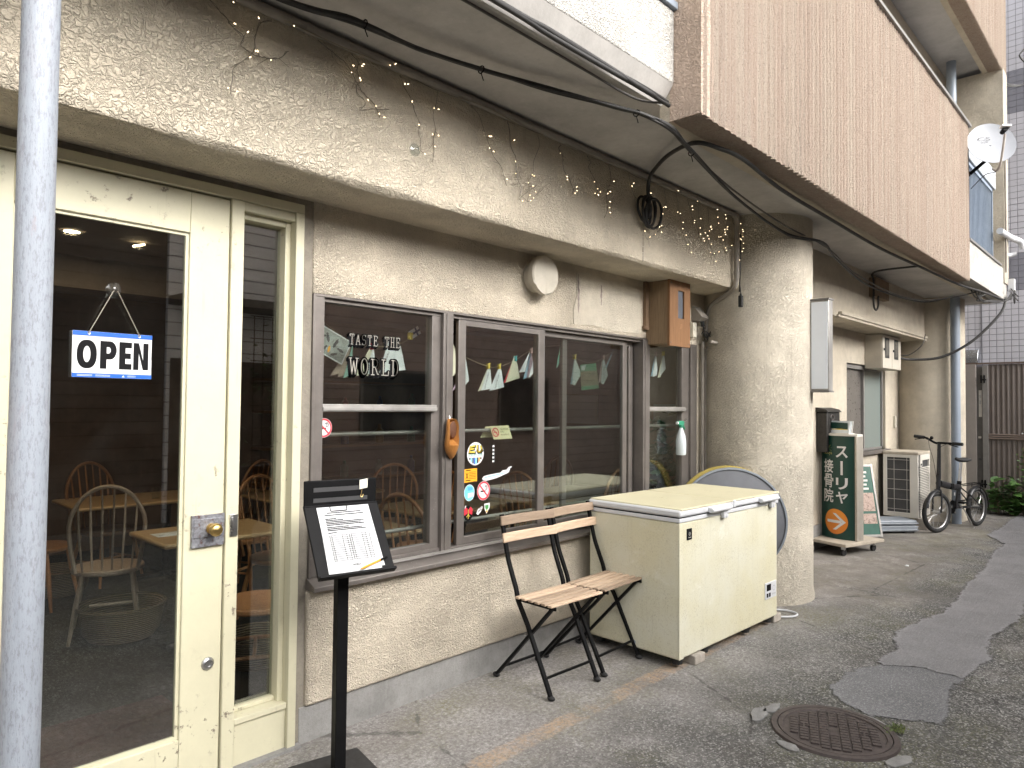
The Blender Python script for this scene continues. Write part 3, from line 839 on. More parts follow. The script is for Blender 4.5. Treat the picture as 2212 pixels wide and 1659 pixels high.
def fixed_light(x0, x1, st, side):
    w = empty('fixed_window', (x0, 0.0, Z0)); w.parent = cafe
    # stile next to the mullion, transom and rails
    sx0, sx1 = (x1, x1 + st) if side > 0 else (x0 - st, x0)
    part('stile', ALU, lambda m: (m.box((sx0, 0.014, 0.772), (sx1, 0.07, 2.026)),), w, bevel=0.0015)
    part('transom', ALU_LIGHT, lambda m: (m.box((x0 - 0.002, -0.008, 1.507), (x1 + 0.02, 0.06, 1.543)), m.box((x0 - 0.002, -0.014, 1.512), (x1 + 0.02, -0.0081, 1.530))), w, bevel=0.0015)
    part('rail', ALU, lambda m: (m.box((x0, 0.014, 0.772), (x1, 0.06, 0.80)),), w, bevel=0.0015)
    part('pane', GLASS, lambda m: m.box((x0 - 0.003, 0.034, 1.541), (x1 + 0.003, 0.039, 2.027)), w, smooth=0)
    part('pane', GLASS, lambda m: m.box((x0 - 0.003, 0.034, 0.799), (x1 + 0.003, 0.039, 1.509)), w, smooth=0)
fixed_light(1.783, 2.457, 0.059, 1)
fixed_light(4.575, 5.094, 0.109, 1)

def sash(x0, x1, y, sl_=0.056, sr=0.06, mat=ALU):
    w = empty('sliding_sash', (x0, y, Z0)); w.parent = cafe
    part('frame', mat, lambda m: (m.box((x0, y, 0.763), (x0 + sl_, y + 0.026, 2.025)), m.box((x1 - sr, y, 0.763), (x1, y + 0.026, 2.025)),
         m.box((x0 + sl_, y + 0.001, 1.992), (x1 - sr, y + 0.025, 2.025)), m.box((x0 + sl_, y + 0.001, 0.763), (x1 - sr, y + 0.025, 0.805))), w, bevel=0.002)
    part('pane', GLASS, lambda m: m.box((x0 + sl_ - 0.004, y + 0.010, 0.80), (x1 - sr + 0.004, y + 0.015, 1.995)), w, smooth=0)
    return w
sash(2.652, 3.392, 0.016)
sash(3.340, 4.352, 0.044, 0.05, 0.05)
sash(3.640, 4.470, 0.072, 0.045, 0.05)
for zz, n_ in ((1.392, 'upper'), (0.868, 'lower')):
    part('guard_rail', ALU_LIGHT, lambda m: m.cyl((1.76, 0.15, zz), (5.27, 0.15, zz), 0.011, n=12))

# ---- the room behind ------------------------------------------------------------
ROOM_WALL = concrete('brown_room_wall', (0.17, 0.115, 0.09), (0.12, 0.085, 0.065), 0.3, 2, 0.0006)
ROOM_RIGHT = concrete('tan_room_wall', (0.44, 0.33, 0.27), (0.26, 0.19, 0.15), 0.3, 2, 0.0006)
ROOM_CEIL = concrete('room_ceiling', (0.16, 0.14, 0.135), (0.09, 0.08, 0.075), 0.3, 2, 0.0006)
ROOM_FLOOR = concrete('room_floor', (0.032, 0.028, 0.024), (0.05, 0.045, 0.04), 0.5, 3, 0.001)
MAT_RUG = concrete('door_mat', (0.085, 0.04, 0.035), (0.05, 0.03, 0.025), 0.5, 20, 0.003)
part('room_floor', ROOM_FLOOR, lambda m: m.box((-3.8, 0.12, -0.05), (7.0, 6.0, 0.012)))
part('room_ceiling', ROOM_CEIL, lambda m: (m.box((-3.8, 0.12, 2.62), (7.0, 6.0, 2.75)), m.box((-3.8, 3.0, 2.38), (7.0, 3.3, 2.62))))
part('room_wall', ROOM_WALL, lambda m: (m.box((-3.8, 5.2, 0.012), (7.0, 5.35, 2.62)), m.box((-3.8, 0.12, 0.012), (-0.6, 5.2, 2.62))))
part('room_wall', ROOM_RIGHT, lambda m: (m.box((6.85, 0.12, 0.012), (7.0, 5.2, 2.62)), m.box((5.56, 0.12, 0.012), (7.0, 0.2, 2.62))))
tag(part('door_mat', MAT_RUG, lambda m: m.box((0.42, 0.16, 0.0122), (1.45, 0.95, 0.022)), None).__class__ and bpy.data.objects['door_mat'])
bpy.data.objects['door_mat'].parent = None
tag(bpy.data.objects['door_mat'], 'dark red door mat on the floor just inside the glass door', 'mat')

# ---- furniture inside ------------------------------------------------------------
def windsor(name, mat, loc, rz, label, bow=0.24, group='bow-back chairs inside the cafe'):
    t = empty(name, loc, rz, label, 'chair', group)
    def L(nm, fn, **k):
        mb = MB(); fn(mb); return mb.build(nm, mat, t, local=True, **k)
    n = 28
    def seat(m):
        pts = []
        for k in range(n):
            a = 2 * math.pi * k / n
            pts.append((0.215 * math.cos(a) * (1 - 0.08 * math.sin(a)), 0.205 * math.sin(a)))
        m.prism(pts, (0, 0, 0.425), (1, 0, 0), (0, 1, 0), 0.035)
    L('seat', seat, bevel=0.01)
    def bow_(m):
        pts = []
        for k in range(25):
            a = math.pi * k / 24
            w = bow * math.cos(a)
            h = 0.40 + 0.17 * math.sin(a) if False else 0.55 * (math.sin(a) ** 0.62)
            pts.append((w * (0.74 + 0.26 * min(1, h / 0.34)), 0.17 + h * 0.16, 0.455 + h))
        m.tube(pts, 0.013, 10)
    L('bow', bow_, smooth=60)
    for i in range(6):
        u = (i - 2.5) / 2.5 * 0.80
        top = 0.55 * (math.sin(math.acos(u * 0.86)) ** 0.62)
        L('spindle', lambda m: m.tube([(u * 0.17, 0.165, 0.455), (u * 0.195, 0.165 + top * 0.08, 0.455 + top * 0.5), (u * 0.205, 0.17 + top * 0.16, 0.452 + top)], [0.006, 0.008, 0.005], 7))
    for sx in (-1, 1):
        for sy in (-1, 1):
            L('leg', lambda m: m.tube([(sx * 0.14, sy * 0.13, 0.43), (sx * 0.165, sy * 0.16, 0.25), (sx * 0.20, sy * 0.20, 0.012)], [0.011, 0.017, 0.010], 9))
        L('stretcher', lambda m: m.tube([(sx * 0.17, -0.165, 0.2), (sx * 0.17, 0, 0.2), (sx * 0.17, 0.165, 0.2)], [0.008, 0.012, 0.008], 8))
    L('stretcher', lambda m: m.tube([(-0.17, 0, 0.2), (0, 0, 0.2), (0.17, 0, 0.2)], [0.008, 0.012, 0.008], 8))
    return t
FL = 0.012
windsor('windsor_chair', CHAIR_PALE, (1.58, 2.26, 0), R(161), 'pale grey bow-back chair seen through the glass door', 0.235)
windsor('windsor_chair', CHAIR_WOOD, (1.88, 0.80, 0), R(62), 'dark bow-back chair close behind the narrow side window')
windsor('windsor_chair', CHAIR_WOOD, (2.70, 2.62, 0), R(30), 'brown bow-back chair beyond the table seen through the side window')
windsor('windsor_chair', CHAIR_WOOD, (2.02, 3.75, 0), R(20), 'brown bow-back chair at the far table seen through the door')
windsor('windsor_chair', CHAIR_WOOD, (1.42, 3.30, 0), R(50), 'brown bow-back chair left of the far table, partly behind the pole')
windsor('windsor_chair', CHAIR_WOOD, (2.86, 0.52, 0), R(100), 'brown bow-back chair right behind the lower left window pane')
windsor('windsor_chair', CHAIR_WOOD, (4.00, 2.42, 0), R(150), 'brown bow-back chair beyond the table behind the left window pane')
windsor('windsor_chair', CHAIR_WOOD, (4.42, 0.98, 0), R(95), 'brown bow-back chair behind the middle sash at the window table')
windsor('windsor_chair', CHAIR_WOOD, (4.98, 0.80, 0), R(185), 'brown bow-back chair beside the plant near the freezer')

windsor('windsor_chair', CHAIR_WOOD, (3.52, 1.35, 0), R(-100), 'brown bow-back chair facing the sash with the stickers')
windsor('windsor_chair', CHAIR_WOOD, (5.75, 2.05, 0), R(170), 'brown bow-back chair on the far side of the right window table')
windsor('windsor_chair', CHAIR_WOOD, (3.10, 3.55, 0), R(200), 'brown bow-back chair at the table in the middle of the room')
windsor('windsor_chair', CHAIR_WOOD, (2.55, 1.78, 0), R(10), 'brown bow-back chair on the far side of the table behind the left pane')

def table(loc, w, d, rz, label, z=0.715):
    t = empty('dining_table', loc, rz, label, 'table', 'wooden tables inside the cafe')
    mb = MB(); mb.box((-w / 2, -d / 2, z - 0.03), (w / 2, d / 2, z)); mb.build('table_top', TABLE_WOOD, t, local=True, bevel=0.012)
    mb = MB(); mb.cyl((0, 0, 0.05), (0, 0, z - 0.03), 0.035); mb.build('pedestal', BLACK, t, local=True)
    mb = MB(); mb.box((-0.28, -0.03, 0.014), (0.28, 0.03, 0.05)); mb.box((-0.03, -0.28, 0.0141), (0.03, 0.28, 0.048)); mb.build('base', BLACK, t, local=True, bevel=0.005)
    return t
table((2.00, 1.66, 0), 0.80, 0.60, 0.0, 'small wooden table by the door with a glass on it')
table((2.45, 3.60, 0), 1.6, 0.7, 0.0, 'long wooden table deep in the room behind the door')
table((2.70, 1.10, 0), 0.7, 0.7, 0.0, 'wooden table behind the lower left window pane')
table((3.85, 1.55, 0), 0.9, 0.72, 0.0, 'wooden table behind the sash with the stickers')
table((5.15, 1.38, 0), 1.3, 0.75, 0.0, 'wooden table behind the right sliding sash')
table((3.55, 3.05, 0), 1.2, 0.7, 0.0, 'wooden table in the middle of the room')

def tumbler(loc, label):
    mb = MB(); mb.lathe([(0.0, 0.004), (0.028, 0.004), (0.028, 0.0), (0.032, 0.0), (0.038, 0.095), (0.035, 0.095), (0.030, 0.006)], loc, 24)
    tag(mb.build('tumbler', CLEAR, None, loc, smooth=40), label, 'glass', 'glasses on the cafe tables')
tumbler((1.93, 1.62, 0.7155), 'drinking glass standing on the table by the door')
tumbler((2.30, 3.45, 0.7155), 'drinking glass on the long table in the back')
mb = MB(); mb.box((1.66, 1.62, 0.7156), (1.88, 1.76, 0.7175)); mb.bar((1.68, 1.66, 0.720), (1.86, 1.68, 0.720), 0.012, 0.004)
tag(mb.build('napkin', PAPER, None, (1.77, 1.69, 0.716)), 'folded napkin with cutlery beside the glass on the table', 'napkin')

BASKET = NG('woven_basket')
_g = BASKET
_w = _g.n('TexWave', Scale=24.0, Distortion=1.5); _w.bands_direction = 'Z'
_g.link(_g.tc.outputs['Object'], _w.inputs['Vector'])
_g.color(_g.ramp(_w.outputs['Color'], [(0.2, (0.09, 0.06, 0.035)), (0.7, (0.25, 0.18, 0.11))])).rough(0.8)
_g.bump(_w.outputs['Fac'], 0.012); BASKET = _g.mat
def basket(loc, label, s=1.0):
    mb = MB()
    prof = [(0.0, 0.01), (0.19, 0.01), (0.22, 0.05), (0.25, 0.20), (0.265, 0.22), (0.255, 0.228), (0.235, 0.20), (0.20, 0.04), (0.0, 0.03)]
    mb.lathe([(r * s, z * s) for r, z in prof], loc, 36)
    tag(mb.build('storage_basket', BASKET, None, loc, smooth=50), label, 'basket', 'woven baskets on the cafe floor')
basket((1.62, 2.10, FL), 'round woven basket under the pale chair behind the door')
basket((1.62, 3.55, FL), 'round woven basket on the floor farther back, beside the pole', 0.9)
basket((2.02, 1.05, FL), 'round woven basket low behind the narrow side window', 0.8)

# ceiling lamps that are lit in the photo
def lamp(loc, label):
    t = empty('ceiling_downlight', loc, 0, label, 'lamp')
    mb = MB(); mb.lathe([(0.045, -0.004), (0.06, -0.006), (0.062, 0.0)], loc, 24); mb.build('rim', FRAME_WHITE, t)
    mb = MB(); mb.add([(loc[0] + 0.045 * math.cos(2 * math.pi * k / 20), loc[1] + 0.045 * math.sin(2 * math.pi * k / 20), loc[2] - 0.003) for k in range(20)], [tuple(range(20))]); mb.build('bulb', LAMP, t)
def lamp_light(name, loc, watts, size):
    d = bpy.data.lights.new(name, 'AREA'); d.shape = 'DISK'; d.size = size; d.energy = watts; d.color = (1.0, 0.72, 0.42)
    o = bpy.data.objects.new(name, d); COL.objects.link(o); o.location = loc
lamp_light('downlight_light', (1.29, 2.16, 2.60), 4, 0.09)
lamp_light('tube_light', (1.69, 2.16, 2.58), 2, 0.06)
lamp((1.29, 2.16, 2.618), 'round lit downlight in the dark ceiling above the OPEN sign')
mb = MB(); mb.cyl((1.66, 2.19, 2.590), (1.715, 2.14, 2.603), 0.006, n=10)
tag(mb.build('ceiling_tube', TUBE, None, (1.73, 2.18, 2.59)), 'thin lit tube lamp on the ceiling behind the door', 'lamp')

# wall shelf with goods deep inside
sh = empty('wall_shelf', (4.9, 5.1, 1.0), 0, 'brown wall shelves with jars behind the middle window sash', 'shelf')
for z in (0.55, 0.98, 1.42, 1.80):
    mb = MB(); mb.box((4.0, 4.88, z), (6.8, 5.19, z + 0.03)); mb.build('shelf_board', SHELF_WOOD, sh)
_r = random.Random(11)
_pal = [('red', plain('jar_red', (0.25, 0.03, 0.03), 0.3)), ('amber', plain('jar_amber', (0.3, 0.16, 0.05), 0.3)), ('green', plain('jar_green', (0.05, 0.12, 0.07), 0.3)), ('white', plain('jar_white', (0.5, 0.48, 0.44), 0.4)), ('blue', plain('jar_blue', (0.04, 0.06, 0.16), 0.3))]
for zi, z in enumerate((0.581, 1.011, 1.451)):
    for k_, (x, ci) in enumerate(zip((4.25, 4.75, 5.2, 5.75, 6.3), ((0, 1, 2, 3, 4), (3, 0, 4, 1, 2), (1, 3, 0, 4, 2))[zi])):
        w_ = _r.uniform(0.04, 0.06); h_ = _r.uniform(0.14, 0.26)
        mb = MB(); mb.lathe([(0, 0), (w_, 0), (w_, h_ * 0.65), (w_ * 0.45, h_ * 0.8), (w_ * 0.4, h_), (0, h_)], (x, 5.02, z), 12)
        tag(mb.build('jar', _pal[ci][1], None, (x, 5.02, z)), _pal[ci][0] + ' jar on the ' + ('lowest', 'middle', 'top')[zi] + ' shelf at the back of the cafe', 'jar', 'jars on the back shelves')
# drawings and notices on the right-hand room wall
for (y_, z_, w_, h_, lab) in ((1.2, 1.45, 0.34, 0.24, 'pale notice pinned on the tan wall behind the right sash'), (2.4, 1.5, 0.5, 0.35, 'framed print on the tan wall deep in the room')):
    mb = MB(); mb.box((6.835, y_ - w_ / 2, z_ - h_ / 2), (6.8495, y_ + w_ / 2, z_ + h_ / 2))
    tag(mb.build('wall_notice', PAPER, None, (6.84, y_, z_)), lab, 'notice')
# indoor plant by the right pane
def leaf_cluster(m, c, n, spread, size, seed, flat=0.5, up=0.3):
    r_ = random.Random(seed)
    for i in range(n):
        p = V(c) + V(r_.gauss(0, spread[0]), r_.gauss(0, spread[1]), r_.gauss(0, spread[2]))
        d = V(r_.uniform(-1, 1), r_.uniform(-1, 1), r_.uniform(-0.3, 0.6)).normalized()
        sd = d.cross(V(r_.uniform(-.3, .3), r_.uniform(-.3, .3), 1)).normalized()
        nz = d.cross(sd).normalized()
        s_ = size * r_.uniform(0.6, 1.25)
        w_ = 0.36
        vs = [p, p + d * s_ * 0.3 + sd * s_ * w_ * 0.85 + nz * 0.04 * s_, p + d * s_ * 0.65 + sd * s_ * w_ * 0.7 + nz * 0.03 * s_, p + d * s_ - nz * 0.10 * s_,
              p + d * s_ * 0.65 - sd * s_ * w_ * 0.7 + nz * 0.03 * s_, p + d * s_ * 0.3 - sd * s_ * w_ * 0.85 + nz * 0.04 * s_, p + d * s_ * 0.5 - nz * 0.03 * s_]
        m.add(vs, [(0, 1, 6), (1, 2, 6), (2, 3, 6), (3, 4, 6), (4, 5, 6), (5, 0, 6)])
def leaf_mat(name, c1, c2):
    g = NG(name); g.color(g.ramp(g.noise(4, 3), [(0.35, c1), (0.65, c2)])).rough(0.45)
    g.p.inputs['Transmission Weight'].default_value = 0.0
    return g.mat
LEAF_IN = leaf_mat('dark_leaf', (0.03, 0.075, 0.025), (0.08, 0.15, 0.06))
t = empty('indoor_plant', (5.30, 0.42, FL), 0, 'dark leafy plant in a pot behind the right fixed pane', 'plant')
mb = MB(); leaf_cluster(mb, (5.28, 0.36, 1.04), 280, (0.15, 0.06, 0.17), 0.11, 3); mb.build('foliage', LEAF_IN, t)
mb = MB(); mb.tube([(5.3, 0.42, 0.35), (5.29, 0.40, 0.7), (5.29, 0.37, 1.1)], [0.02, 0.015, 0.008]); mb.build('stem', CHAIR_WOOD, t)
mb = MB(); mb.lathe([(0, 0), (0.12, 0), (0.16, 0.33), (0.145, 0.33), (0.13, 0.3), (0, 0.3)], (5.3, 0.42, FL), 24); mb.build('pot', DARKGREY, t)
# spray bottle hanging on the stile of the right window
bx0, by0, bz0 = 4.97, -.050, 1.165
t = empty('spray_bottle', (bx0, by0, bz0), 0, 'white spray bottle with green trigger hanging on the right window frame', 'bottle')
BOTTLE_W = plain('bottle_white', (0.50, 0.55, 0.57), 0.35, 0, 0.05)
mb = MB(); mb.lathe([(0, 0), (0.036, 0), (0.040, 0.01), (0.040, 0.11), (0.034, 0.15), (0.016, 0.20), (0.014, 0.215), (0, 0.215)], (bx0, by0, bz0), 24); mb.build('bottle_body', BOTTLE_W, t)
GREEN_TR = plain('trigger_green', (0.03, 0.22, 0.13), 0.4)
mb = MB(); mb.cyl((bx0, by0, bz0 + .215), (bx0, by0, bz0 + .235), 0.018); mb.box((bx0 - .05, by0 - .012, bz0 + .235), (bx0 + .03, by0 + .012, bz0 + .268)); mb.bar((bx0 + .02, by0, bz0 + .25), (bx0 + .055, by0, bz0 + .20), 0.014, 0.01); mb.build('trigger', GREEN_TR, t, bevel=0.003)
mb = MB(); mb.cyl((bx0 - .05, by0, bz0 + .252), (bx0 - .065, by0, bz0 + .252), 0.011); mb.build('nozzle', WHITE_PL, t)
mb = MB(); mb.tube(spline([(bx0 + .03, by0, bz0 + .262), (bx0 + .10, by0, bz0 + .285), (bx0 + .15, -.02, bz0 + .275), (bx0 + .16, .014, bz0 + .26)], 6), .003, 6); mb.build('wire_hook', STEEL, t)

# ================================================================ OPEN sign on the door pane
sg = empty('open_sign', (0.889, -0.004, 1.634), 0, 'white OPEN sign with blue edges hanging on the glass door', 'sign')
mb = MB(); mb.box((0.753, 0.006, 1.634), (1.0265, 0.010, 1.805)); mb.build('board', WHITE, sg, bevel=0.002)
mb = MB(); mb.box((0.7535, 0.0045, 1.788), (1.026, 0.0059, 1.8045)); mb.build('blue_band', BLUE, sg)
mb = MB(); mb.box((0.7535, 0.0045, 1.6345), (1.026, 0.0059, 1.650)); mb.build('blue_band', BLUE, sg)
mb = MB()
# heavy condensed capitals drawn as outlines
def letters_open(m):
    y = 0.0056
    def P(pts, hole=None):
        vs = [(p[0], y, p[1]) for p in pts]
        m.add(vs, [tuple(range(len(vs)))])
    b, h = 1.668, 0.104
    # O : ring of two ellipses
    n = 32
    cx, cz = 0.801, b + h * 0.5
    vs = []
    for k in range(n):
        a = 2 * math.pi * k / n
        vs.append((cx + 0.033 * math.copysign(abs(math.cos(a)) ** 0.85, math.cos(a)), y, cz + 0.053 * math.copysign(abs(math.sin(a)) ** 0.85, math.sin(a))))
        vs.append((cx + 0.012 * math.cos(a), y, cz + 0.030 * math.sin(a)))
    m.add(vs, [(2 * k, 2 * k + 1, 2 * ((k + 1) % n) + 1, 2 * ((k + 1) % n)) for k in range(n)])
    # P
    x = 0.845
    P([(x, b), (x + 0.022, b), (x + 0.022, b + h), (x, b + h)])
    out = []; inn = []
    for k in range(13):
        a = -math.pi / 2 + math.pi * k / 12
        out.append((x + 0.022 + 0.012 + 0.022 * math.cos(a), y, b + h * 0.67 + h * 0.33 * math.sin(a)))
        inn.append((x + 0.022 + 0.006 + 0.008 * math.cos(a), y, b + h * 0.67 + h * 0.115 * math.sin(a)))
    out = [(x + 0.022, y, b + h * 0.34)] + out + [(x + 0.022, y, b + h)]
    inn = [(x + 0.022, y, b + h * 0.555)] + inn + [(x + 0.022, y, b + h * 0.785)]
    vs = out + inn; q = len(out)
    m.add(vs, [(k, k + 1, q + k + 1, q + k) for k in range(q - 1)])
    # E
    x = 0.910
    P([(x, b), (x + 0.022, b), (x + 0.022, b + h), (x, b + h)])
    for z0, z1, w in ((b, b + 0.022, 0.044), (b + 0.041, b + 0.062, 0.041), (b + h - 0.022, b + h, 0.044)):
        P([(x + 0.022, z0), (x + w, z0), (x + w, z1), (x + 0.022, z1)])
    # N
    x = 0.960
    P([(x, b), (x + 0.019, b), (x + 0.019, b + h), (x, b + h)])
    P([(x + 0.035, b), (x + 0.054, b), (x + 0.054, b + h), (x + 0.035, b + h)])
    P([(x + 0.019, b + h), (x + 0.019, b + h * 0.62), (x + 0.0345, b), (x + 0.035, b), (x + 0.035, b + h * 0.36)])
letters_open(mb); mb.build('lettering', INK, sg, smooth=0)
mb = MB()
for (x, w) in ((0.770, 0.05), (0.83, 0.05), (0.94, 0.03)):
    for k in range(2): mb.quad((x, 0.0043, 1.6395 + k * 0.004), (x + w, 0.0043, 1.6395 + k * 0.004), (x + w, 0.0043, 1.6408 + k * 0.004), (x, 0.0043, 1.6408 + k * 0.004))
mb.add([(0.920, 0.0043, 1.638), (0.931, 0.0043, 1.638), (0.9255, 0.0043, 1.646)], [(0, 1, 2)])
mb.build('small_print', WHITE, sg, smooth=0)
for xa in (0.806, 0.979):
    mb = MB(); a = V(xa, 0.003, 1.80); b = V(0.889 + (0.008 if xa > .889 else -0.008), -0.004, 1.960)
    nn = 26
    for i in range(nn): mb.sphere(a.lerp(b, i / (nn - 1)), 0.0026, 6, 4)
    mb.tube([a, b], 0.0009, 5); mb.build('chain', plain('chain_metal', (0.30, 0.27, 0.22), 0.4, 0.8), sg)
    mb = MB(); mb.tube([(xa + 0.004 * math.cos(t_), 0.004, 1.799 + 0.006 * math.sin(t_)) for t_ in [k * 2 * math.pi / 14 for k in range(14)]], 0.0012, 5, closed=True); mb.build('eyelet', STEEL, sg)
mb = MB(); mb.lathe([(0.028, 0.0), (0.026, 0.004), (0.015, 0.009), (0.010, 0.014), (0.008, 0.020), (0.0, 0.021)], (0.889, 0.0235, 1.970), 24, axis=(0, -1, 0)); mb.build('suction_cup', CUP, sg)

# ================================================================ lettering, stickers and bunting at the shop window
def stroke(m, pts, o, ux, uy, w, lift, mi=0):
    pts = [V(p[0], p[1], 0) for p in pts]
    for a, b in zip(pts[:-1], pts[1:]):
        d = (b - a)
        if d.length < 1e-9: continue
        d.normalize(); n_ = V(-d.y, d.x, 0) * w / 2
        a2 = a - d * w * 0.5; b2 = b + d * w * 0.5
        poly(m, [(q.x, q.y) for q in (a2 - n_, b2 - n_, b2 + n_, a2 + n_)], o, ux, uy, lift, mi)
def arc(cx, cy, rx, ry, a0, a1, n=14):
    return [(cx + rx * math.cos(R(a0 + (a1 - a0) * k / n)), cy + ry * math.sin(R(a0 + (a1 - a0) * k / n))) for k in range(n + 1)]
S_ = 0.16
GLYPH = {  # unit cell 0..1 wide, 0..1 tall, condensed slab capitals
    'T': [[(0.5, 0), (0.5, 1)], [(0.0, 1), (1, 1)], [(0, 1), (0.05, .80)], [(1, 1), (.95, .80)], [(.28, 0), (.72, 0)]],
    'A': [[(.08, 0), (.5, 1)], [(.5, 1), (.92, 0)], [(.25, .34), (.75, .34)], [(-.02, 0), (.24, 0)], [(.76, 0), (1.02, 0)]],
    'S': [arc(.5, .74, .40, .26, 20, 250), arc(.5, .26, .42, .26, 90, -160), [(.88, .83), (.92, 1.0)], [(.10, .17), (.06, 0)]],
    'E': [[(.2, 0), (.2, 1)], [(.02, 1), (.9, 1)], [(.02, 0), (.95, 0)], [(.2, .52), (.68, .52)], [(.9, 1), (.95, .8)], [(.95, 0), (1, .2)], [(.68, .42), (.68, .62)]],
    'H': [[(.18, 0), (.18, 1)], [(.82, 0), (.82, 1)], [(.18, .5), (.82, .5)], [(0, 0), (.36, 0)], [(0, 1), (.36, 1)], [(.64, 0), (1, 0)], [(.64, 1), (1, 1)]],
    'W': [[(.05, 1), (.28, 0)], [(.28, 0), (.5, .85)], [(.5, .85), (.72, 0)], [(.72, 0), (.95, 1)], [(-.06, 1), (.2, 1)], [(.8, 1), (1.06, 1)]],
    'O': [arc(.5, .5, .42, .5, 0, 360, 24)],
    'R': [[(.2, 0), (.2, 1)], [(.02, 1), (.5, 1)], arc(.5, .75, .36, .25, 90, -90), [(.5, .5), (.2, .5)], [(.55, .5), (.85, .06)], [(.85, .06), (1, .05)], [(.02, 0), (.4, 0)]],
    'L': [[(.25, 0), (.25, 1)], [(.05, 1), (.48, 1)], [(.05, 0), (.95, 0)], [(.95, 0), (1, .24)]],
    'D': [[(.2, 0), (.2, 1)], [(.02, 1), (.45, 1)], arc(.42, .5, .45, .5, 90, -90, 18), [(.45, 0), (.02, 0)]],
}
def slab_word(word, x0, z0, w, h, y, name, label):
    t = empty(name, (x0, y, z0), 0, label, 'lettering')
    n = len(word); adv = w / n; cw = adv * 0.70
    for i, ch in enumerate(word):
        if ch == ' ': continue
        ox = x0 + i * adv
        def put(m, dx, dz, sw, lift):
            for g_ in GLYPH[ch]: stroke(m, [(p[0] * cw, p[1] * h) for p in g_], (ox + dx, y, z0 + dz), EX, EZ, sw, lift)
        mb = MB()
        for k in range(5): put(mb, -0.0022 * (k + 1), -0.0022 * (k + 1), h * 0.20, 0.0004 * k)
        put(mb, 0, 0, h * 0.22, 0.0024); mb.build('letter_shadow', INK, t, smooth=0)
        mb = MB(); put(mb, 0, 0, h * 0.060, 0.0032); mb.build('letter_outline', plain('letter_cream', (0.36, 0.34, 0.30), 0.5), t, smooth=0)
YG = 0.0335
slab_word('TASTE THE', 1.948, 1.838, 0.315, 0.050, YG, 'window_lettering', 'black and cream lettering TASTE THE on the left window pane')
slab_word('WORLD', 1.950, 1.692, 0.315, 0.078, YG, 'window_lettering', 'larger black and cream lettering WORLD under TASTE THE')

def sticker(name, label, mats, fn, loc, cat='sticker'):
    mb = MB(); fn(mb)
    return tag(mb.build(name, mats, None, loc, smooth=0), label, cat)
def nosmoke(m, c, r, ay=1.0):
    disc(m, c, EX, EZ, r, r * ay, 0.0006, 32, 0)
    ring(m, c, EX, EZ, r * 0.78, r * 0.97, 0.0010, 32, 1, ay)
    poly(m, [(-.46 * r, -.13 * r), (.30 * r, -.13 * r), (.30 * r, .02 * r), (-.46 * r, .02 * r)], c, EX, EZ, 0.0010, 2)
    for k in range(2): stroke(m, arc(.28 * r + k * .16 * r, .3 * r, .1 * r, .22 * r, -80, 160, 8), c, EX, EZ, r * .07, 0.0010, 2)
    poly(m, [(-.62 * r, .50 * r * ay), (-.50 * r, .62 * r * ay), (.62 * r, -.50 * r * ay), (.50 * r, -.62 * r * ay)], c, EX, EZ, 0.0014, 1)
sticker('no_smoking_sticker', 'round red no-smoking sticker on the left pane beside the frame', [WHITE, RED, INK], lambda m: nosmoke(m, (1.812, YG, 1.430), 0.046), (1.812, YG, 1.43))
YS = 0.0255
def eu(m):
    c = (2.800, YS, 1.265); r = 0.066
    disc(m, c, EX, EZ, r, r, 0.0006, 36, 0)
    # upper half: fat black-edged yellow letters
    def blk(pts, mi, l): poly(m, pts, c, EX, EZ, l, mi)
    for (g_, w, mi, l) in ((0, 0.017, 1, 0.0010), (1, 0.010, 2, 0.0014)):
        d = -0.004 if mi == 1 else 0
        stroke(m, [(-.010, .046 + 0), (-.042, .040), (-.050, .012), (-.010, .010)], V(c) + V(-d, 0, d), EX, EZ, w, l, mi)
        stroke(m, [(-.044, .027), (-.016, .029)], V(c) + V(-d, 0, d), EX, EZ, w * 0.8, l, mi)
        stroke(m, [(.012, .046), (.012, .020), (.020, .012), (.040, .012), (.048, .020), (.040, .042)], V(c) + V(-d, 0, d), EX, EZ, w, l, mi)
    put_text(m, 'EUROPA UNIE', V(c) + V(-0.055, 0, -0.0135), EX, EZ, 0.110, 0.015, 0.0010, 3, 0.01)
    x = -0.05
    for i, mi in enumerate((1, 4, 1, 5, 4, 1, 6, 1)):
        w = 0.0125; hmax = math.sqrt(max(0, 0.060 ** 2 - max(abs(x), abs(x + w)) ** 2))
        blk([(x, -0.022), (x, -hmax), (x + w * 0.85, -hmax), (x + w * 0.85, -0.022)], mi, 0.0010); x += w
sticker('europe_sticker', 'round white sticker reading EU EUROPA UNIE on the middle sash', [WHITE, INK, YELLOW, TEAL, SKYBLUE, BLUE, ORANGE], eu, (2.8, YS, 1.265))
def org(m):
    o = (2.714, YS, 1.104)
    poly(m, [(0, 0), (.100, 0.004), (.100, .078), (0, .076)], o, EX, EZ, 0.0006, 0)
    put_text(m, 'X', V(o) + V(.010, 0, .020), EX, EZ, .022, .035, 0.001, 1, 0.02)
    for k in range(5): poly(m, [(.038, .020 + k * .009), (.092, .020 + k * .009), (.092, .0225 + k * .009), (.038, .0225 + k * .009)], o, EX, EZ, 0.001, 1)
    for z in (.009, .066): poly(m, [(.012, z), (.05, z), (.05, z + .005), (.012, z + .005)], o, EX, EZ, 0.001, 1)
sticker('orange_sticker', 'rectangular orange sticker with a black X on the middle sash', [ORANGE, INK], org, (2.76, YS, 1.14))
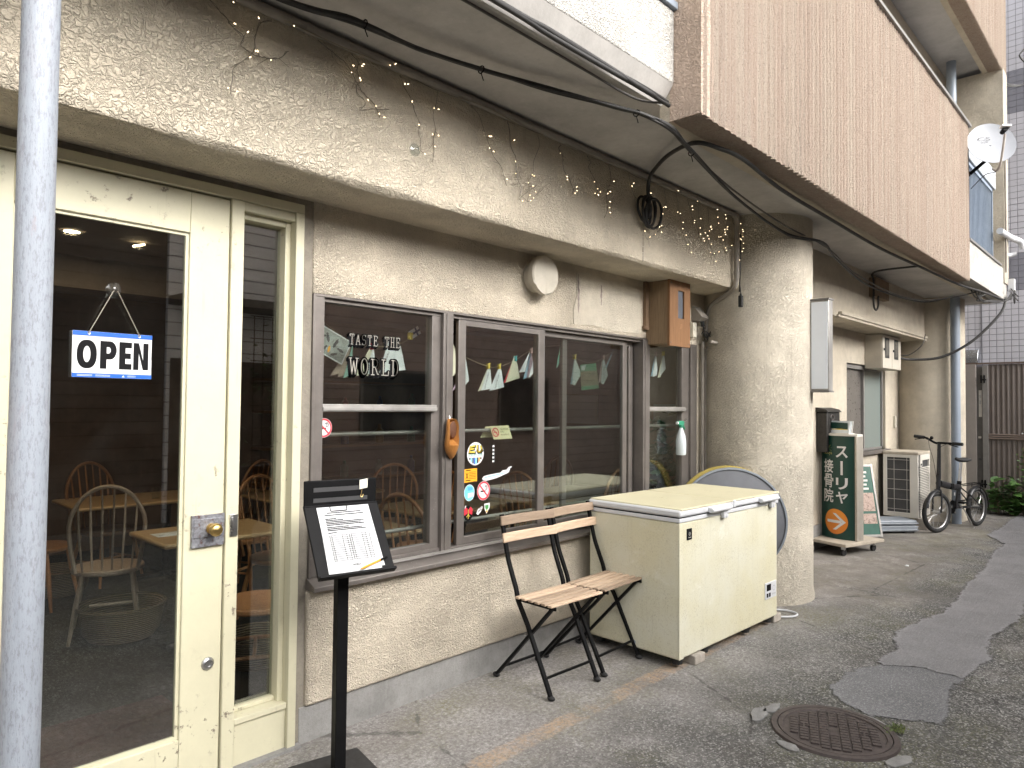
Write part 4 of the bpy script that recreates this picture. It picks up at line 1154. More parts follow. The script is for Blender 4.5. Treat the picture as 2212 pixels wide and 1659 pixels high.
def plane_(m):
    o = (2.855, YS, 1.098)
    poly(m, [(0, .020), (.010, .010), (.04, .006), (.12, .016), (.195, .034), (.225, .044), (.240, .075), (.222, .075), (.196, .052), (.15, .046), (.06, .040), (.015, .034)], o, EX, EZ, 0.0006, 0)
    poly(m, [(.222, .075), (.252, .078), (.246, .070), (.214, .066)], o, EX, EZ, 0.0007, 0)
    poly(m, [(.02, .022), (.19, .040), (.19, .044), (.02, .028)], o, EX, EZ, 0.001, 1)
    poly(m, [(.155, .042), (.205, .048), (.205, .060), (.165, .058)], o, EX, EZ, 0.0012, 0)
sticker('airplane_sticker', 'white airliner sticker below the EU sticker', [WHITE, SKYBLUE], plane_, (2.97, YS, 1.13))
def blu(m):
    c = (2.755, YS, 1.045)
    disc(m, c, EX, EZ, .041, .047, 0.0006, 32, 0)
    disc(m, c, EX, EZ, .038, .044, 0.0009, 32, 1)
    poly(m, [(-.012, -.030), (.032, -.022), (.032, .0), (-.012, -.002)], c, EX, EZ, 0.0012, 0)
    poly(m, [(-.012, .012), (.024, .014), (.024, .030), (-.012, .034)], c, EX, EZ, 0.0012, 2)
    for k in range(3): poly(m, [(.0, -.024 + k * .007), (.026, -.020 + k * .007), (.026, -.018 + k * .007), (.0, -.022 + k * .007)], c, EX, EZ, 0.0015, 1)
sticker('blue_sticker', 'oval pale blue sticker left of the lower no-smoking sticker', [WHITE, SKYBLUE, plain('mid_blue', (.08, .34, .55))], blu, (2.755, YS, 1.045))
sticker('no_smoking_sticker', 'oval red-rimmed no-smoking sticker right of the pale blue sticker', [WHITE, RED, INK], lambda m: nosmoke(m, (2.868, YS, 1.048), 0.053, 1.05), (2.868, YS, 1.048))
def redl(m):
    c = (2.748, YS, 0.930)
    disc(m, c, EX, EZ, .036, .043, 0.0006, 28, 1)
    for sx in (-1, 1):
        poly(m, [(sx * .004, .0), (sx * .030, -.012), (sx * .034, .02), (sx * .018, .036), (sx * .006, .026)], c, EX, EZ, 0.001, 0)
    stroke(m, [(0, .02), (0, -.03)], c, EX, EZ, .004, 0.0014, 2); stroke(m, [(-.012, -.02), (0, -.004), (.012, -.02)], c, EX, EZ, .003, 0.0014, 2)
    poly(m, [(-.03, .03), (-.02, .048), (-.016, .044), (-.024, .026)], c, EX, EZ, .001, 3)
sticker('red_sticker', 'dark sticker with red lobes at the bottom of the middle sash', [RED, INK, YELLOW, WHITE], redl, (2.748, YS, 0.93))
def wht(m):
    c = (2.838, YS, 0.932)
    poly(m, [(-.026, -.012), (-.012, -.020), (.014, .0), (.024, .02), (.02, .03), (.004, .018), (-.012, .016)], c, EX, EZ, 0.0006, 0)
    for k in range(3): stroke(m, arc(-.008 + k * .011, .002 + k * .006, .005, .006, 0, 360, 8), c, EX, EZ, .002, .001, 1)
sticker('small_white_sticker', 'tiny white lettered sticker between the dark red and green ones', [WHITE, INK], wht, (2.838, YS, .932))
def shield(m):
    c = (2.895, YS, 0.946)
    poly(m, [(-.020, .026), (.024, .028), (.024, .0), (.0, -.034), (-.018, -.004)], c, EX, EZ, 0.0006, 0)
    poly(m, [(-.014, .016), (.016, .018), (.014, .0), (.0, -.014), (-.012, -.002)], c, EX, EZ, 0.001, 1)
    disc(m, (c[0], c[1], c[2] - .020), EX, EZ, .007, .007, 0.001, 12, 2)
sticker('shield_sticker', 'small green and white shield sticker beside the red-lobed one', [WHITE, plain('leaf_green', (.05, .25, .06)), ORANGE], shield, (2.895, YS, .946))

def lighthouse(m):
    o = (2.945, YS, 1.205)
    poly(m, [(-.009, 0), (.009, 0), (.007, .108), (-.007, .108)], o, EX, EZ, 0.0006, 1)
    for k in range(5): poly(m, [(-.009, .004 + k * .022), (.009, .004 + k * .022), (.008, .015 + k * .022), (-.008, .015 + k * .022)], o, EX, EZ, 0.001, 0)
sticker('lighthouse_sticker', 'thin black and white striped lighthouse sticker right of the EU sticker', [WHITE, INK], lighthouse, (2.945, YS, 1.205))

# folded no-smoking card hung over the inner guard rail
t = empty('no_smoking_card', (3.10, 0.15, 1.40), 0, 'folded yellow no-smoking card hanging over the guard rail', 'sign')
YCARD = plain('card_yellow', (0.72, 0.68, 0.42), 0.6, 0, 0.05)
mb = MB(); mb.prism([(0.02, 0), (.185, .002), (.165, .085), (0, .083)], (3.02, .118, 1.335), (1, 0, 0), (0, 0.2, 0.98), 0.001); mb.build('front_flap', YCARD, t)
mb = MB(); mb.prism([(-.03, 0), (.12, 0), (.165, .07), (0, .07)], (3.02, .185, 1.345), (1, 0, 0), (0, -0.2, 0.98), 0.001); mb.build('back_flap', YCARD, t)
mb = MB(); c_ = V(3.062, .125, 1.378); u2 = V(0, .2, .98)
ring(mb, c_, EX, u2, .022, .029, .0015, 24, 0); poly(mb, [(-.019, .013), (-.014, .019), (.019, -.013), (.014, -.019)], c_, EX, u2, .002, 0); poly(mb, [(-.016, -.003), (.014, -.003), (.014, .003), (-.016, .003)], c_, EX, u2, .0018, 0); mb.build('no_smoking_mark', RED, t, smooth=0)
mb = MB()
put_text(mb, 'NO SMOKING', V(3.102, .1245, 1.392), EX, u2, .07, .010, .0015, 0); put_text(mb, 'PLEASE', V(3.104, .1225, 1.377), EX, u2, .03, .008, .0015, 0)
put_text(mb, 'NO SMOKING', V(3.106, .1195, 1.358), EX, u2, .07, .010, .0015, 0); mb.build('lettering', INK, t, smooth=0)

# carved wooden clog hanging on the mullion
def clog():
    t = empty('wooden_clog', (2.553, -0.02, 1.25), 0, 'orange-brown carved wooden clog hanging on the window mullion', 'clog')
    mb = MB()
    # sections from the heel (top) to the pointed toe (bottom): height, half width, depth, lateral shift
    secs = [(0.218, 0.012, 0.014, 0.010), (0.214, 0.028, 0.034, 0.008), (0.198, 0.037, 0.050, 0.006), (0.170, 0.040, 0.058, 0.004), (0.135, 0.039, 0.062, 0.0),
            (0.105, 0.042, 0.070, -0.004), (0.075, 0.044, 0.068, -0.006), (0.045, 0.038, 0.056, -0.002), (0.020, 0.024, 0.040, 0.006), (0.004, 0.010, 0.026, 0.012), (-0.004, 0.003, 0.014, 0.014)]
    n = 20; vs = []; fs = []
    for (h, w, d, sx) in secs:
        for k in range(n):
            a = 2 * math.pi * k / n
            x = sx + w * math.cos(a); y = -0.5 * d + 0.5 * d * math.sin(a) * (1.0)
            # scoop the foot opening into the upper front
            if 0.10 < h < 0.212 and math.sin(a) < -0.1:
                lim = 0.72 * w
                if abs(w * math.cos(a)) < lim: y = -0.5 * d + 0.30 * d
            vs.append((2.553 + x, y - 0.018, 1.252 + h))
    for i in range(len(secs) - 1):
        for k in range(n):
            l = (k + 1) % n
            fs.append((i * n + k, i * n + l, (i + 1) * n + l, (i + 1) * n + k))
    fs.append(tuple(range(n))); fs.append(tuple((len(secs) - 1) * n + k for k in range(n)))
    mb.add(vs, fs); mb.build('shoe', CLOG_WOOD, t, smooth=50)
    mb = MB(); mb.sphere((2.560, -0.049, 1.252 + 0.158), 1, 14, 10, sc=(0.026, 0.006, 0.046)); mb.build('opening', plain('clog_inside', (0.10, 0.035, 0.012), 0.7), t)
    mb = MB(); mb.tube([(2.556, -0.03, 1.462), (2.556, -0.02, 1.485)], 0.0015, 5); mb.build('nail', STEEL, t)
clog()

# line of folded leaflets pegged along a string inside the window
YB = 0.20
mb = MB()
mb.tube(spline([(1.80, YB, 2.00), (1.90, YB, 1.955), (2.07, YB, 1.865), (2.22, YB, 1.850), (2.40, YB, 1.885), (2.50, YB, 1.955)], 6), 0.0016, 5)
s1 = tag(mb.build('bunting_string', plain('twine', (0.35, 0.27, 0.16)), None, (2.1, YB, 1.9)), 'thin string sagging across the left window pane', 'string')
mb = MB()
mb.tube(spline([(2.66, YB, 1.93), (2.775, YB, 1.885), (2.88, YB, 1.83), (3.06, YB, 1.785), (3.16, YB, 1.787), (3.31, YB, 1.835), (3.46, YB, 1.905), (3.75, YB, 1.96), (3.925, YB, 1.888), (4.1, YB, 1.86), (4.27, YB, 1.90), (4.38, YB, 1.95), (4.7, YB, 2.0), (5.0, YB, 1.97), (5.11, YB, 1.985), (5.2, YB, 2.0)], 6), 0.0016, 5)
tag(mb.build('bunting_string', plain('twine', (0.35, 0.27, 0.16)), None, (3.2, YB, 1.8)), 'thin string sagging across the sliding sashes', 'string')

LEAFLET = plain('leaflet_white', (0.70, 0.74, 0.76), 0.7, 0, 0.06)
CREAMP = plain('leaflet_cream', (0.70, 0.68, 0.52), 0.7, 0, 0.08)
MINT = plain('leaflet_mint', (0.25, 0.48, 0.40), 0.7)
LILAC = plain('leaflet_lilac', (0.30, 0.22, 0.27), 0.7)
KRAFT = plain('leaflet_kraft', (0.36, 0.29, 0.23), 0.8)
PEGC = {'yellow': YELLOW, 'red': RED, 'blue': plain('peg_blue', (.03, .10, .45)), 'teal': plain('peg_teal', (.05, .45, .50)), 'pink': plain('peg_pink', (.55, .35, .32)), 'none': None}
def leaflet(label, apex, flaps, peg, text=None, cat='leaflet'):
    """flaps: list of (points (x,z), material, y offset); apex is where it is pegged"""
    t = empty('folded_leaflet', (apex[0], YB, apex[1]), 0, label, cat, 'leaflets pegged along the window string')
    for (pts, mat, dy) in flaps:
        mb = MB(); mb.prism([(p[0] - apex[0], p[1] - apex[1]) for p in pts], (apex[0], YB + dy, apex[1]), (1, 0, 0), (0, 0, 1), 0.0012)
        mb.build('flap', mat, t)
    if PEGC[peg]:
        mb = MB(); mb.box((apex[0] - .008, YB - .012, apex[1] - .016), (apex[0] + .008, YB + .010, apex[1] + .018))
        mb.bar((apex[0] - .012, YB - .006, apex[1] + .006), (apex[0] + .014, YB - .006, apex[1] + .020), .006, .008)
        mb.build('clothes_peg', PEGC[peg], t, bevel=0.002)
    if text:
        mb = MB()
        (o, ang, w, h, s_) = text
        put_text(mb, s_, (o[0], YB - 0.016, o[1]), V(math.cos(R(ang)), 0, math.sin(R(ang))), V(-math.sin(R(ang)), 0, math.cos(R(ang))), w, h, 0.0, 0, 0.01)
        mb.build('print', INK, t, smooth=0)
    return t
F = leaflet
F('fanned brown leaflet hanging behind the bird card', (2.06, 1.855), [([(1.95, 1.685), (2.01, 1.70), (2.065, 1.85)], KRAFT, .006), ([(1.99, 1.680), (2.03, 1.69), (2.067, 1.85)], KRAFT, 0.0), ([(2.02, 1.675), (2.075, 1.70), (2.072, 1.85)], MINT, -.006)], 'red')
F('cream leaflet pegged in red behind the letter O of WORLD', (2.195, 1.85), [([(2.09, 1.690), (2.21, 1.695), (2.20, 1.86)], CREAMP, .004), ([(2.15, 1.70), (2.225, 1.71), (2.205, 1.85)], LEAFLET, -.004)], 'red')
F('large white leaflet pegged in blue behind the letters LD', (2.335, 1.868), [([(2.25, 1.715), (2.31, 1.895), (2.35, 1.87), (2.36, 1.72)], LEAFLET, .004), ([(2.33, 1.722), (2.355, 1.87), (2.385, 1.865), (2.42, 1.735)], LEAFLET, -.004)], 'blue', ((2.265, 1.735), 68, .10, .010, 'TASTE THE WORLD'))
F('white and green leaflet at the left edge of the middle sash', (2.775, 1.90), [([(2.735, 1.70), (2.765, 1.73), (2.782, 1.90)], MINT, .004), ([(2.750, 1.69), (2.80, 1.735), (2.79, 1.88), (2.774, 1.905)], CREAMP, 0.0)], 'none')
F('pale leaflet half hidden by the sash stile, second on the long string', (2.872, 1.83), [([(2.85, 1.64), (2.905, 1.69), (2.90, 1.72), (2.875, 1.83)], LEAFLET, 0.0), ([(2.77, 1.615), (2.83, 1.67), (2.87, 1.80)], LILAC, .006)], 'none')
F('yellow-edged leaflet, left of the two with yellow pegs in the middle sash', (3.065, 1.785), [([(2.985, 1.627), (3.02, 1.64), (3.065, 1.775)], CREAMP, .004), ([(3.005, 1.632), (3.10, 1.648), (3.085, 1.765), (3.065, 1.78)], LEAFLET, -.002)], 'yellow', ((3.028, 1.642), 72, .11, .010, 'TASTE THE WORLD'))
F('white leaflet, right of the two with yellow pegs in the middle sash', (3.162, 1.787), [([(3.082, 1.633), (3.115, 1.64), (3.16, 1.775)], LEAFLET, .004), ([(3.10, 1.636), (3.207, 1.660), (3.182, 1.765), (3.162, 1.785)], LEAFLET, -.002)], 'yellow', ((3.120, 1.645), 72, .11, .010, 'TASTE THE WORLD'))
F('cream leaflet with teal peg and red edge in the middle sash', (3.31, 1.845), [([(3.207, 1.686), (3.24, 1.69), (3.30, 1.85)], RED, .004), ([(3.222, 1.688), (3.352, 1.722), (3.335, 1.80), (3.30, 1.868)], CREAMP, -.002)], 'teal')
F('lilac and white leaflet with pink peg at the right of the middle sash', (3.46, 1.905), [([(3.35, 1.757), (3.41, 1.765), (3.455, 1.90)], LEAFLET, .004), ([(3.39, 1.715), (3.43, 1.73), (3.462, 1.90)], plain('leaflet_blue', (.25, .40, .52)), .001), ([(3.42, 1.722), (3.49, 1.765), (3.475, 1.85), (3.462, 1.905)], LILAC, -.003), ([(3.435, 1.722), (3.492, 1.768), (3.478, 1.84)], LEAFLET, -.006)], 'pink')
F('narrow green leaflet behind the overlapping sash stiles', (3.755, 1.96), [([(3.725, 1.80), (3.755, 1.84), (3.765, 1.965)], MINT, 0)], 'none')
F('white leaflet with yellow peg and blue edge in the right sash', (3.925, 1.89), [([(3.885, 1.692), (3.915, 1.70), (3.925, 1.88)], plain('leaflet_blue', (.25, .40, .52)), .004), ([(3.90, 1.695), (3.93, 1.69), (4.005, 1.775), (3.945, 1.86), (3.925, 1.885)], LEAFLET, -.002)], 'yellow')
F('white and pink leaflet right of the market card in the right sash', (4.265, 1.905), [([(4.215, 1.71), (4.25, 1.73), (4.26, 1.90)], plain('leaflet_pink', (.55, .38, .38)), .004), ([(4.24, 1.712), (4.27, 1.705), (4.328, 1.775), (4.285, 1.88), (4.262, 1.912)], LEAFLET, -.002)], 'pink', ((4.262, 1.74), 88, .10, .010, 'TASTE THE WORLD'))
F('thin blue leaflet flying off at the end of the right sash', (4.375, 1.95), [([(4.29, 1.83), (4.31, 1.82), (4.41, 1.985)], plain('leaflet_blue', (.25, .40, .52)), 0)], 'none')
F('left one of the two leaflets under the wooden meter box', (4.992, 1.975), [([(4.925, 1.785), (4.96, 1.80), (4.99, 1.97)], plain('leaflet_blue', (.25, .40, .52)), .004), ([(4.945, 1.785), (5.01, 1.80), (5.02, 1.85), (4.995, 1.975)], LEAFLET, -.002)], 'pink')
F('right one of the two leaflets under the wooden meter box, with yellow peg', (5.11, 1.985), [([(5.03, 1.782), (5.08, 1.79), (5.11, 1.98)], CREAMP, .004), ([(5.045, 1.785), (5.148, 1.86), (5.128, 1.95), (5.112, 1.985)], LEAFLET, -.002)], 'yellow')

# bird card on the left string
t = empty('picture_card', (1.95, YB - 0.02, 1.83), 0, 'tilted picture card of birds with white border in the left pane', 'card')
bx_ = [(1.862, 1.945), (2.055, 1.863), (2.0, 1.746), (1.812, 1.825)]
bx_ = [(1.872, 1.943), (2.058, 1.862), (2.000, 1.742), (1.815, 1.823)]
mb = MB(); mb.prism([(p[0] - 1.9, p[1] - 1.8) for p in bx_], (1.9, YB - .022, 1.8), EX, EZ, 0.0012); mb.build('card', PAPER, t)
def picmat(name, a, b, c, sc):
    g = NG(name); n_ = g.noise(sc, 4, 0.6, dist=1.0)
    g.color(g.ramp(n_, [(0.3, a), (0.5, b), (0.62, b), (0.75, c)])).rough(0.6); return g.mat
cx_, cz_ = 1.937, 1.843
mb = MB(); poly(mb, [((p[0] - cx_) * .93, (p[1] - cz_) * .91) for p in bx_], (cx_, YB - .0235, cz_), EX, EZ, 0.0004); mb.build('picture', picmat('bird_print', (0.16, 0.18, 0.16), (0.30, 0.33, 0.31), (0.36, 0.40, 0.40), 40), t, smooth=0)
mb = MB()
rr_ = random.Random(3)
for (dx, dz, s_, a_) in ((-.055, .035, .022, 20), (-.02, .03, .026, 100), (.02, .0, .024, 60), (.055, -.03, .022, 150), (-.04, -.02, .018, 40), (.01, -.05, .020, 10), (.035, .015, .014, 80), (-.075, -.005, .012, 30)):
    ax = V(math.cos(R(a_)), 0, math.sin(R(a_))); ay = V(-ax.z, 0, ax.x)
    disc(mb, (cx_ + dx, YB - .0235, cz_ + dz), ax, ay, s_ * 0.8, s_ * 0.34, .0008, 14); disc(mb, V(cx_ + dx, YB - .0235, cz_ + dz) + ax * s_ * 0.85, ax, ay, s_ * .28, s_ * .26, .0008, 10)
mb.build('bird_shapes', plain('bird_dark', (.05, .055, .06), .7, 0, .4, 60), t, smooth=0)
mb = MB(); disc(mb, (cx_ - .015, YB - .0235, cz_ - .025), V(.3, 0, .95), V(-.95, 0, .3), .018, .007, .0011, 12); mb.build('orange_bill', ORANGE, t, smooth=0)
# small blue-cross flag
t = empty('small_flag', (2.475, YB, 1.93), 0, 'small white flag with a blue cross pegged in yellow', 'flag')
o_ = V(2.462, YB - .004, 1.908); u_ = V(.86, 0, .5); v_ = V(-.5, 0, .86)
mb = MB(); mb.prism([(0, 0), (.075, 0), (.075, .048), (0, .048)], o_, u_, v_, .001); mb.build('cloth', WHITE, t)
mb = MB(); poly(mb, [(0, .018), (.075, .018), (.075, .030), (0, .030)], o_, u_, v_, .0018); poly(mb, [(.044, 0), (.056, 0), (.056, .048), (.044, .048)], o_, u_, v_, .0021); mb.build('cross', plain('flag_blue', (.015, .025, .11)), t, smooth=0)
mb = MB(); mb.box((2.440, YB - .014, 1.905), (2.462, YB + .008, 1.945)); mb.bar((2.432, YB - .006, 1.915), (2.468, YB - .006, 1.94), .008, .01); mb.build('clothes_peg', YELLOW, t, bevel=.002)
# market picture card in the right sash
t = empty('picture_card', (4.09, YB - .006, 1.75), 0, 'green-edged market picture card in the right sash', 'card')
pc = [(3.979, 1.837), (4.168, 1.86), (4.211, 1.676), (3.997, 1.655)]
mb = MB(); mb.prism([(p[0] - 4.09, p[1] - 1.75) for p in pc], (4.09, YB - .008, 1.75), EX, EZ, .0012); mb.build('card', plain('card_green', (.07, .28, .16), .6, 0, .3, 14), t)
mb = MB(); poly(mb, [(p[0] - 4.09, p[1] - 1.75) for p in ((3.985, 1.790), (4.178, 1.805), (4.203, 1.700), (3.993, 1.683))], (4.09, YB - .0095, 1.75), EX, EZ, .0004); mb.build('picture', picmat('market_print', (.04, .04, .04), (.28, .22, .15), (.5, .32, .2), 60), t, smooth=0)
mb = MB(); poly(mb, [(p[0] - 4.09, p[1] - 1.75) for p in ((3.99, 1.832), (4.05, 1.84), (4.03, 1.80), (3.995, 1.80))], (4.09, YB - .0095, 1.75), EX, EZ, .0004); mb.build('label_strip', LEAFLET, t, smooth=0)

# ================================================================ things on and in front of the café
# support pole close to the camera
mb = MB(); mb.lathe([(0.0445, 0.0), (0.0445, 1.475), (0.0435, 1.49), (0.0425, 3.087)], (0.457, -0.788, 0), 40)
tag(mb.build('support_pole', POLE, None, (0.455, -0.788, 0), smooth=60), 'flaking blue-grey steel pole standing in front of the glass door', 'pole')

# round vent cap
t = empty('vent_cap', (3.26, -0.002, 2.345), 0, 'round cream vent cap on the wall above the window', 'vent')
VENT = plain('vent_cream', (0.50, 0.46, 0.385), 0.55, 0, 0.1, 12)
mb = MB()
n = 40; vs = []; fs = []
for (r, y, cut) in ((0.098, -0.002, 0), (0.100, -0.050, 1), (0.118, -0.055, 1), (0.121, -0.095, 1), (0.112, -0.105, 0), (0.0, -0.108, 0)):
    for k in range(n):
        a = 2 * math.pi * k / n
        yy = y
        if cut and -2.6 < math.atan2(math.sin(a), math.cos(a)) < -1.7: yy = y - 0.012
        vs.append((3.26 + r * math.cos(a), yy, 2.345 + r * math.sin(a)))
for i in range(5):
    for k in range(n): fs.append((i * n + k, i * n + (k + 1) % n, (i + 1) * n + (k + 1) % n, (i + 1) * n + k))
mb.add(vs, fs); mb.build('cap', VENT, t, smooth=40)
mb = MB(); mb.lathe([(0.085, 0.0), (0.085, 0.05), (0.0, 0.05)], (3.26, -0.0025, 2.345), 30, axis=(0, -1, 0)); mb.build('duct', BLACK_MATTE, t)
# patched repair area of render beside it
PATCHW = stucco('repair_render', (0.62, 0.565, 0.465), 95, 0.16, 0.004, dirt_amt=0.3)
part('render_repair', PATCHW, lambda m: m.prism([(0.0, 0.0), (0.2, .012), (0.42, -.006), (0.80, 0.0), (0.80, 0.20), (.77, .33), (0.55, 0.355), (0.35, 0.34), (.16, .365), (0.02, 0.35), (.03, .2), (-.01, .1)], (3.66, -0.0021, 2.085), (1, 0, 0), (0, 0, 1), 0.004))
def flake(m, x, z0, z1, w, seed):
    r_ = random.Random(seed); L_ = []; R_ = []
    k = 12
    for i in range(k + 1):
        z = z0 + (z1 - z0) * i / k; e = math.sin(math.pi * i / k) ** 0.5
        L_.append((x - w * e * r_.uniform(0.3, 1), z)); R_.append((x + w * e * r_.uniform(0.3, 1), z))
    poly(m, L_ + R_[::-1], (0, -0.0064, 0), EX, EZ, 0.0006)
part('render_scar', plain('bare_render', (0.30, 0.25, 0.22), .9, 0, .2, 40), lambda m: (flake(m, 3.705, 2.16, 2.40, .016, 1), flake(m, 3.70, 2.30, 2.43, .012, 2), flake(m, 3.96, 2.24, 2.39, .012, 3)), smooth=0)

part('drip_stain', plain('drip_dark', (.10, .085, .065), .9, 0, .4, 60), lambda m: [poly(m, [(x, z), (x + w, z), (x + w * .8, z + h), (x + .001, z + h)], (0, -.3628, 0), EX, EZ, .0) for (x, z, w, h) in ((3.928, 2.50, .007, .05), (3.926, 2.56, .010, .035), (3.929, 2.60, .006, .06), (3.930, 2.67, .004, .04), (3.927, 2.545, .008, .012))], smooth=0)

# wooden meter box
t = empty('meter_box', (4.68, -0.1, 2.005), 0, 'orange plywood meter box with a slot window above the right pane', 'meter box')
mb = MB(); mb.box((4.535, -0.190, 2.01), (4.815, 0.0, 2.482)); mb.build('case', BOX_WOOD_OLD, t, bevel=0.002)
def mface(m):
    y0, y1 = -0.208, -0.1902
    x0, x1, z0, z1 = 4.528, 4.826, 1.995, 2.483
    a0, a1, b0, b1 = 4.648, 4.738, 2.205, 2.415
    m.box((x0, y0, z0), (a0, y1, z1)); m.box((a1, y0, z0), (x1, y1, z1)); m.box((a0, y0, z0), (a1, y1, b0)); m.box((a0, y0, b1), (a1, y1, z1))
mb = MB(); mface(mb); mb.build('front_board', BOX_WOOD, t)
mb = MB(); mb.box((4.646, -0.1955, 2.203), (4.740, -0.1915, 2.417)); mb.build('slot_window', plain('meter_window', (0.10, 0.11, 0.13), 0.2), t)
for (x, z) in ((4.55, 2.46), (4.80, 2.45), (4.545, 2.02), (4.80, 2.02)):
    mb = MB(); mb.lathe([(0.006, 0), (0.006, 0.002), (0, 0.003)], (x, -0.2081, z), 12, axis=(0, -1, 0)); mb.build('screw', BROWN_METAL, t)
mb = MB()
for k in range(4): mb.box((4.672 + .004 * k, -.2086, 2.128 + .010 * k), (4.700 + .004 * k, -.2081, 2.132 + .010 * k))
mb.build('stamp', plain('stamp_ink', (.28, .14, .06)), t)
mb = MB(); mb.box((4.49, -0.03, 2.12), (4.532, -0.004, 2.48)); mb.cyl((4.47, -.02, 2.135), (4.533, -.02, 2.135), .012); mb.build('bracket', plain('old_bracket', (.20, .13, .08), .8), t)

# conduit along the ceiling, down past the beam and along the window
t = empty('conduit_pipe', (5.2, -0.38, 2.5), 0, 'grey-beige conduit running along the beam and down beside the window', 'pipe')
path = [(-2.0, -0.385, 3.055), (1.2, -0.385, 3.055), (3.0, -0.385, 3.057), (5.05, -0.388, 3.060), (5.16, -0.395, 3.055), (5.20, -0.40, 3.02), (5.205, -0.40, 2.94), (5.205, -0.40, 2.60), (5.21, -0.395, 2.545), (5.23, -0.36, 2.49), (5.29, -0.24, 2.435), (5.36, -0.12, 2.40), (5.395, -0.06, 2.34), (5.40, -0.045, 2.26), (5.40, -0.04, 2.15)]
mb = MB(); mb.tube(spline(path, 6), 0.020, 12); mb.build('pipe', CONDUIT, t, smooth=60)
for (p_, d_) in (((1.45, -.385, 3.055), 'x'), ((2.35, -.385, 3.055), 'x'), ((3.55, -.385, 3.057), 'x'), ((4.6, -.387, 3.06), 'x'), ((5.205, -.40, 2.80), 'z'), ((5.205, -.40, 2.60), 'z')):
    mb = MB()
    q = V(.014, 0, 0) if d_ == 'x' else V(0, 0, .014)
    mb.tube([V(p_) - q, V(p_) + q], .0225, 12); mb.build('clip', CONDUIT, t)
mb = MB(); mb.tube(spline([(5.345, -.035, 2.09), (5.345, -.035, 1.5), (5.345, -.035, .72)], 4), .013, 10); mb.build('drop_pipe', CONDUIT, t)
mb = MB(); mb.tube(spline([(5.24, -.16, 2.075), (5.32, -.17, 2.07), (5.385, -.12, 2.06), (5.41, -.04, 2.03), (5.41, -.03, 1.9), (5.41, -.03, 0.75)], 6), .012, 10); mb.build('drop_pipe', CONDUIT, t)
# outlets beside the meter box
mb = MB(); mb.box((5.165, -.045, 2.115), (5.225, -.003, 2.235)); mb.box((5.187, -.050, 2.165), (5.203, -.0451, 2.185))
tag(mb.build('switch_box', plain('ivory_plastic', (.58, .55, .46), .45), None, (5.195, -.003, 2.115), bevel=.005), 'small ivory switch box right of the wooden meter box', 'switch')
t = empty('socket_hood', (5.27, -.003, 2.26), 0, 'grey weatherproof socket hood above the switch box', 'socket')
mb = MB(); mb.prism([(0, 0), (.06, 0), (.10, .03), (.02, .125), (0, .125)], (5.215, -.003, 2.25), (0, -1, 0), (0, 0, 1), -.11); mb.build('hood', CONDUIT, t, bevel=.006)
mb = MB(); mb.cyl((5.285, -.06, 2.25), (5.295, -.065, 2.21), .016); mb.tube(spline([(5.295, -.065, 2.21), (5.31, -.07, 2.17), (5.32, -.06, 2.13)], 5), .006, 7); mb.build('plug', BLACK_MATTE, t)
t = empty('tied_cable', (5.36, -.06, 2.13), 0, 'black tied-up flex hanging by the conduit bend', 'cable')
mb = MB()
for k in range(4):
    a0 = k * 0.7; c0 = V(5.36, -.075, 2.14)
    mb.tube([c0 + V(.075 * math.cos(a) * (1 if k % 2 else -1) * abs(math.cos(a)), .02 * math.sin(a + k), .026 * math.sin(2 * a) + .008 * k - .01) for a in [i * math.pi / 9 for i in range(10)]], .0045, 6)
mb.tube(spline([(5.36, -.075, 2.14), (5.40, -.12, 2.22), (5.44, -.22, 2.33), (5.36, -.34, 2.43), (5.236, -.415, 2.60), (5.229, -.42, 2.75), (5.23, -.42, 2.92)], 6), .0045, 6)
mb.tube(spline([(5.36, -.075, 2.14), (5.34, -.08, 2.09), (5.29, -.08, 2.105)], 6), .0045, 6)
mb.build('flex', CABLE, t)
t = empty('hanging_connector', (5.25, -.40, 2.36), 0, 'black cable connector hanging below the beam beside the column', 'connector')
mb = MB(); mb.box((5.232, -.43, 2.335), (5.262, -.40, 2.425)); mb.cyl((5.247, -.415, 2.425), (5.247, -.415, 2.45), .010, .005); mb.build('body', BLACK_MATTE, t, bevel=.004)
mb = MB(); mb.tube(spline([(5.247, -.415, 2.44), (5.24, -.415, 2.48), (5.225, -.415, 2.53)], 5), .004, 6); mb.build('flex', CABLE, t)

# ---------------------------------------------------------------- overhead cables
def jit(path, k, amp):
    r_ = random.Random(k)
    return [V(p) + V(r_.uniform(-amp, amp), r_.uniform(-amp, amp), r_.uniform(-amp, amp)) for p in path]
main = [(0.6, -0.45, 3.05), (1.263, -0.56, 3.02), (1.516, -0.629, 3.02), (1.795, -0.649, 3.02), (2.128, -0.688, 3.03), (2.466, -0.775, 3.03), (2.817, -0.923, 3.02), (2.936, -1.02, 2.985), (3.097, -1.066, 2.95), (3.382, -1.01, 2.93), (4.356, -0.805, 2.92), (5.441, -0.70, 2.9), (5.9, -0.80, 2.90), (6.5, -.72, 2.87), (8.051, -0.537, 2.85), (9.615, -0.626, 2.85), (10.0, -0.894, 2.92), (9.982, -1.15, 2.97)]
t = empty('cable_bundle', (2.9, -1.0, 3.0), 0, 'bundle of black cables crossing under the ceiling to the balcony corner', 'cable')
for k in range(6):
    mb = MB(); mb.tube(spline(jit(main[:10], k, .010), 7), (.0095, .008, .007, .006, .005, .0045)[k], 7); mb.build('cable', CABLE, t, smooth=60)
for k in range(2):
    mb = MB(); mb.tube(spline(jit(main[8:], k + 9, .010), 7), (.009, .007)[k], 7); mb.build('cable', CABLE, t, smooth=60)
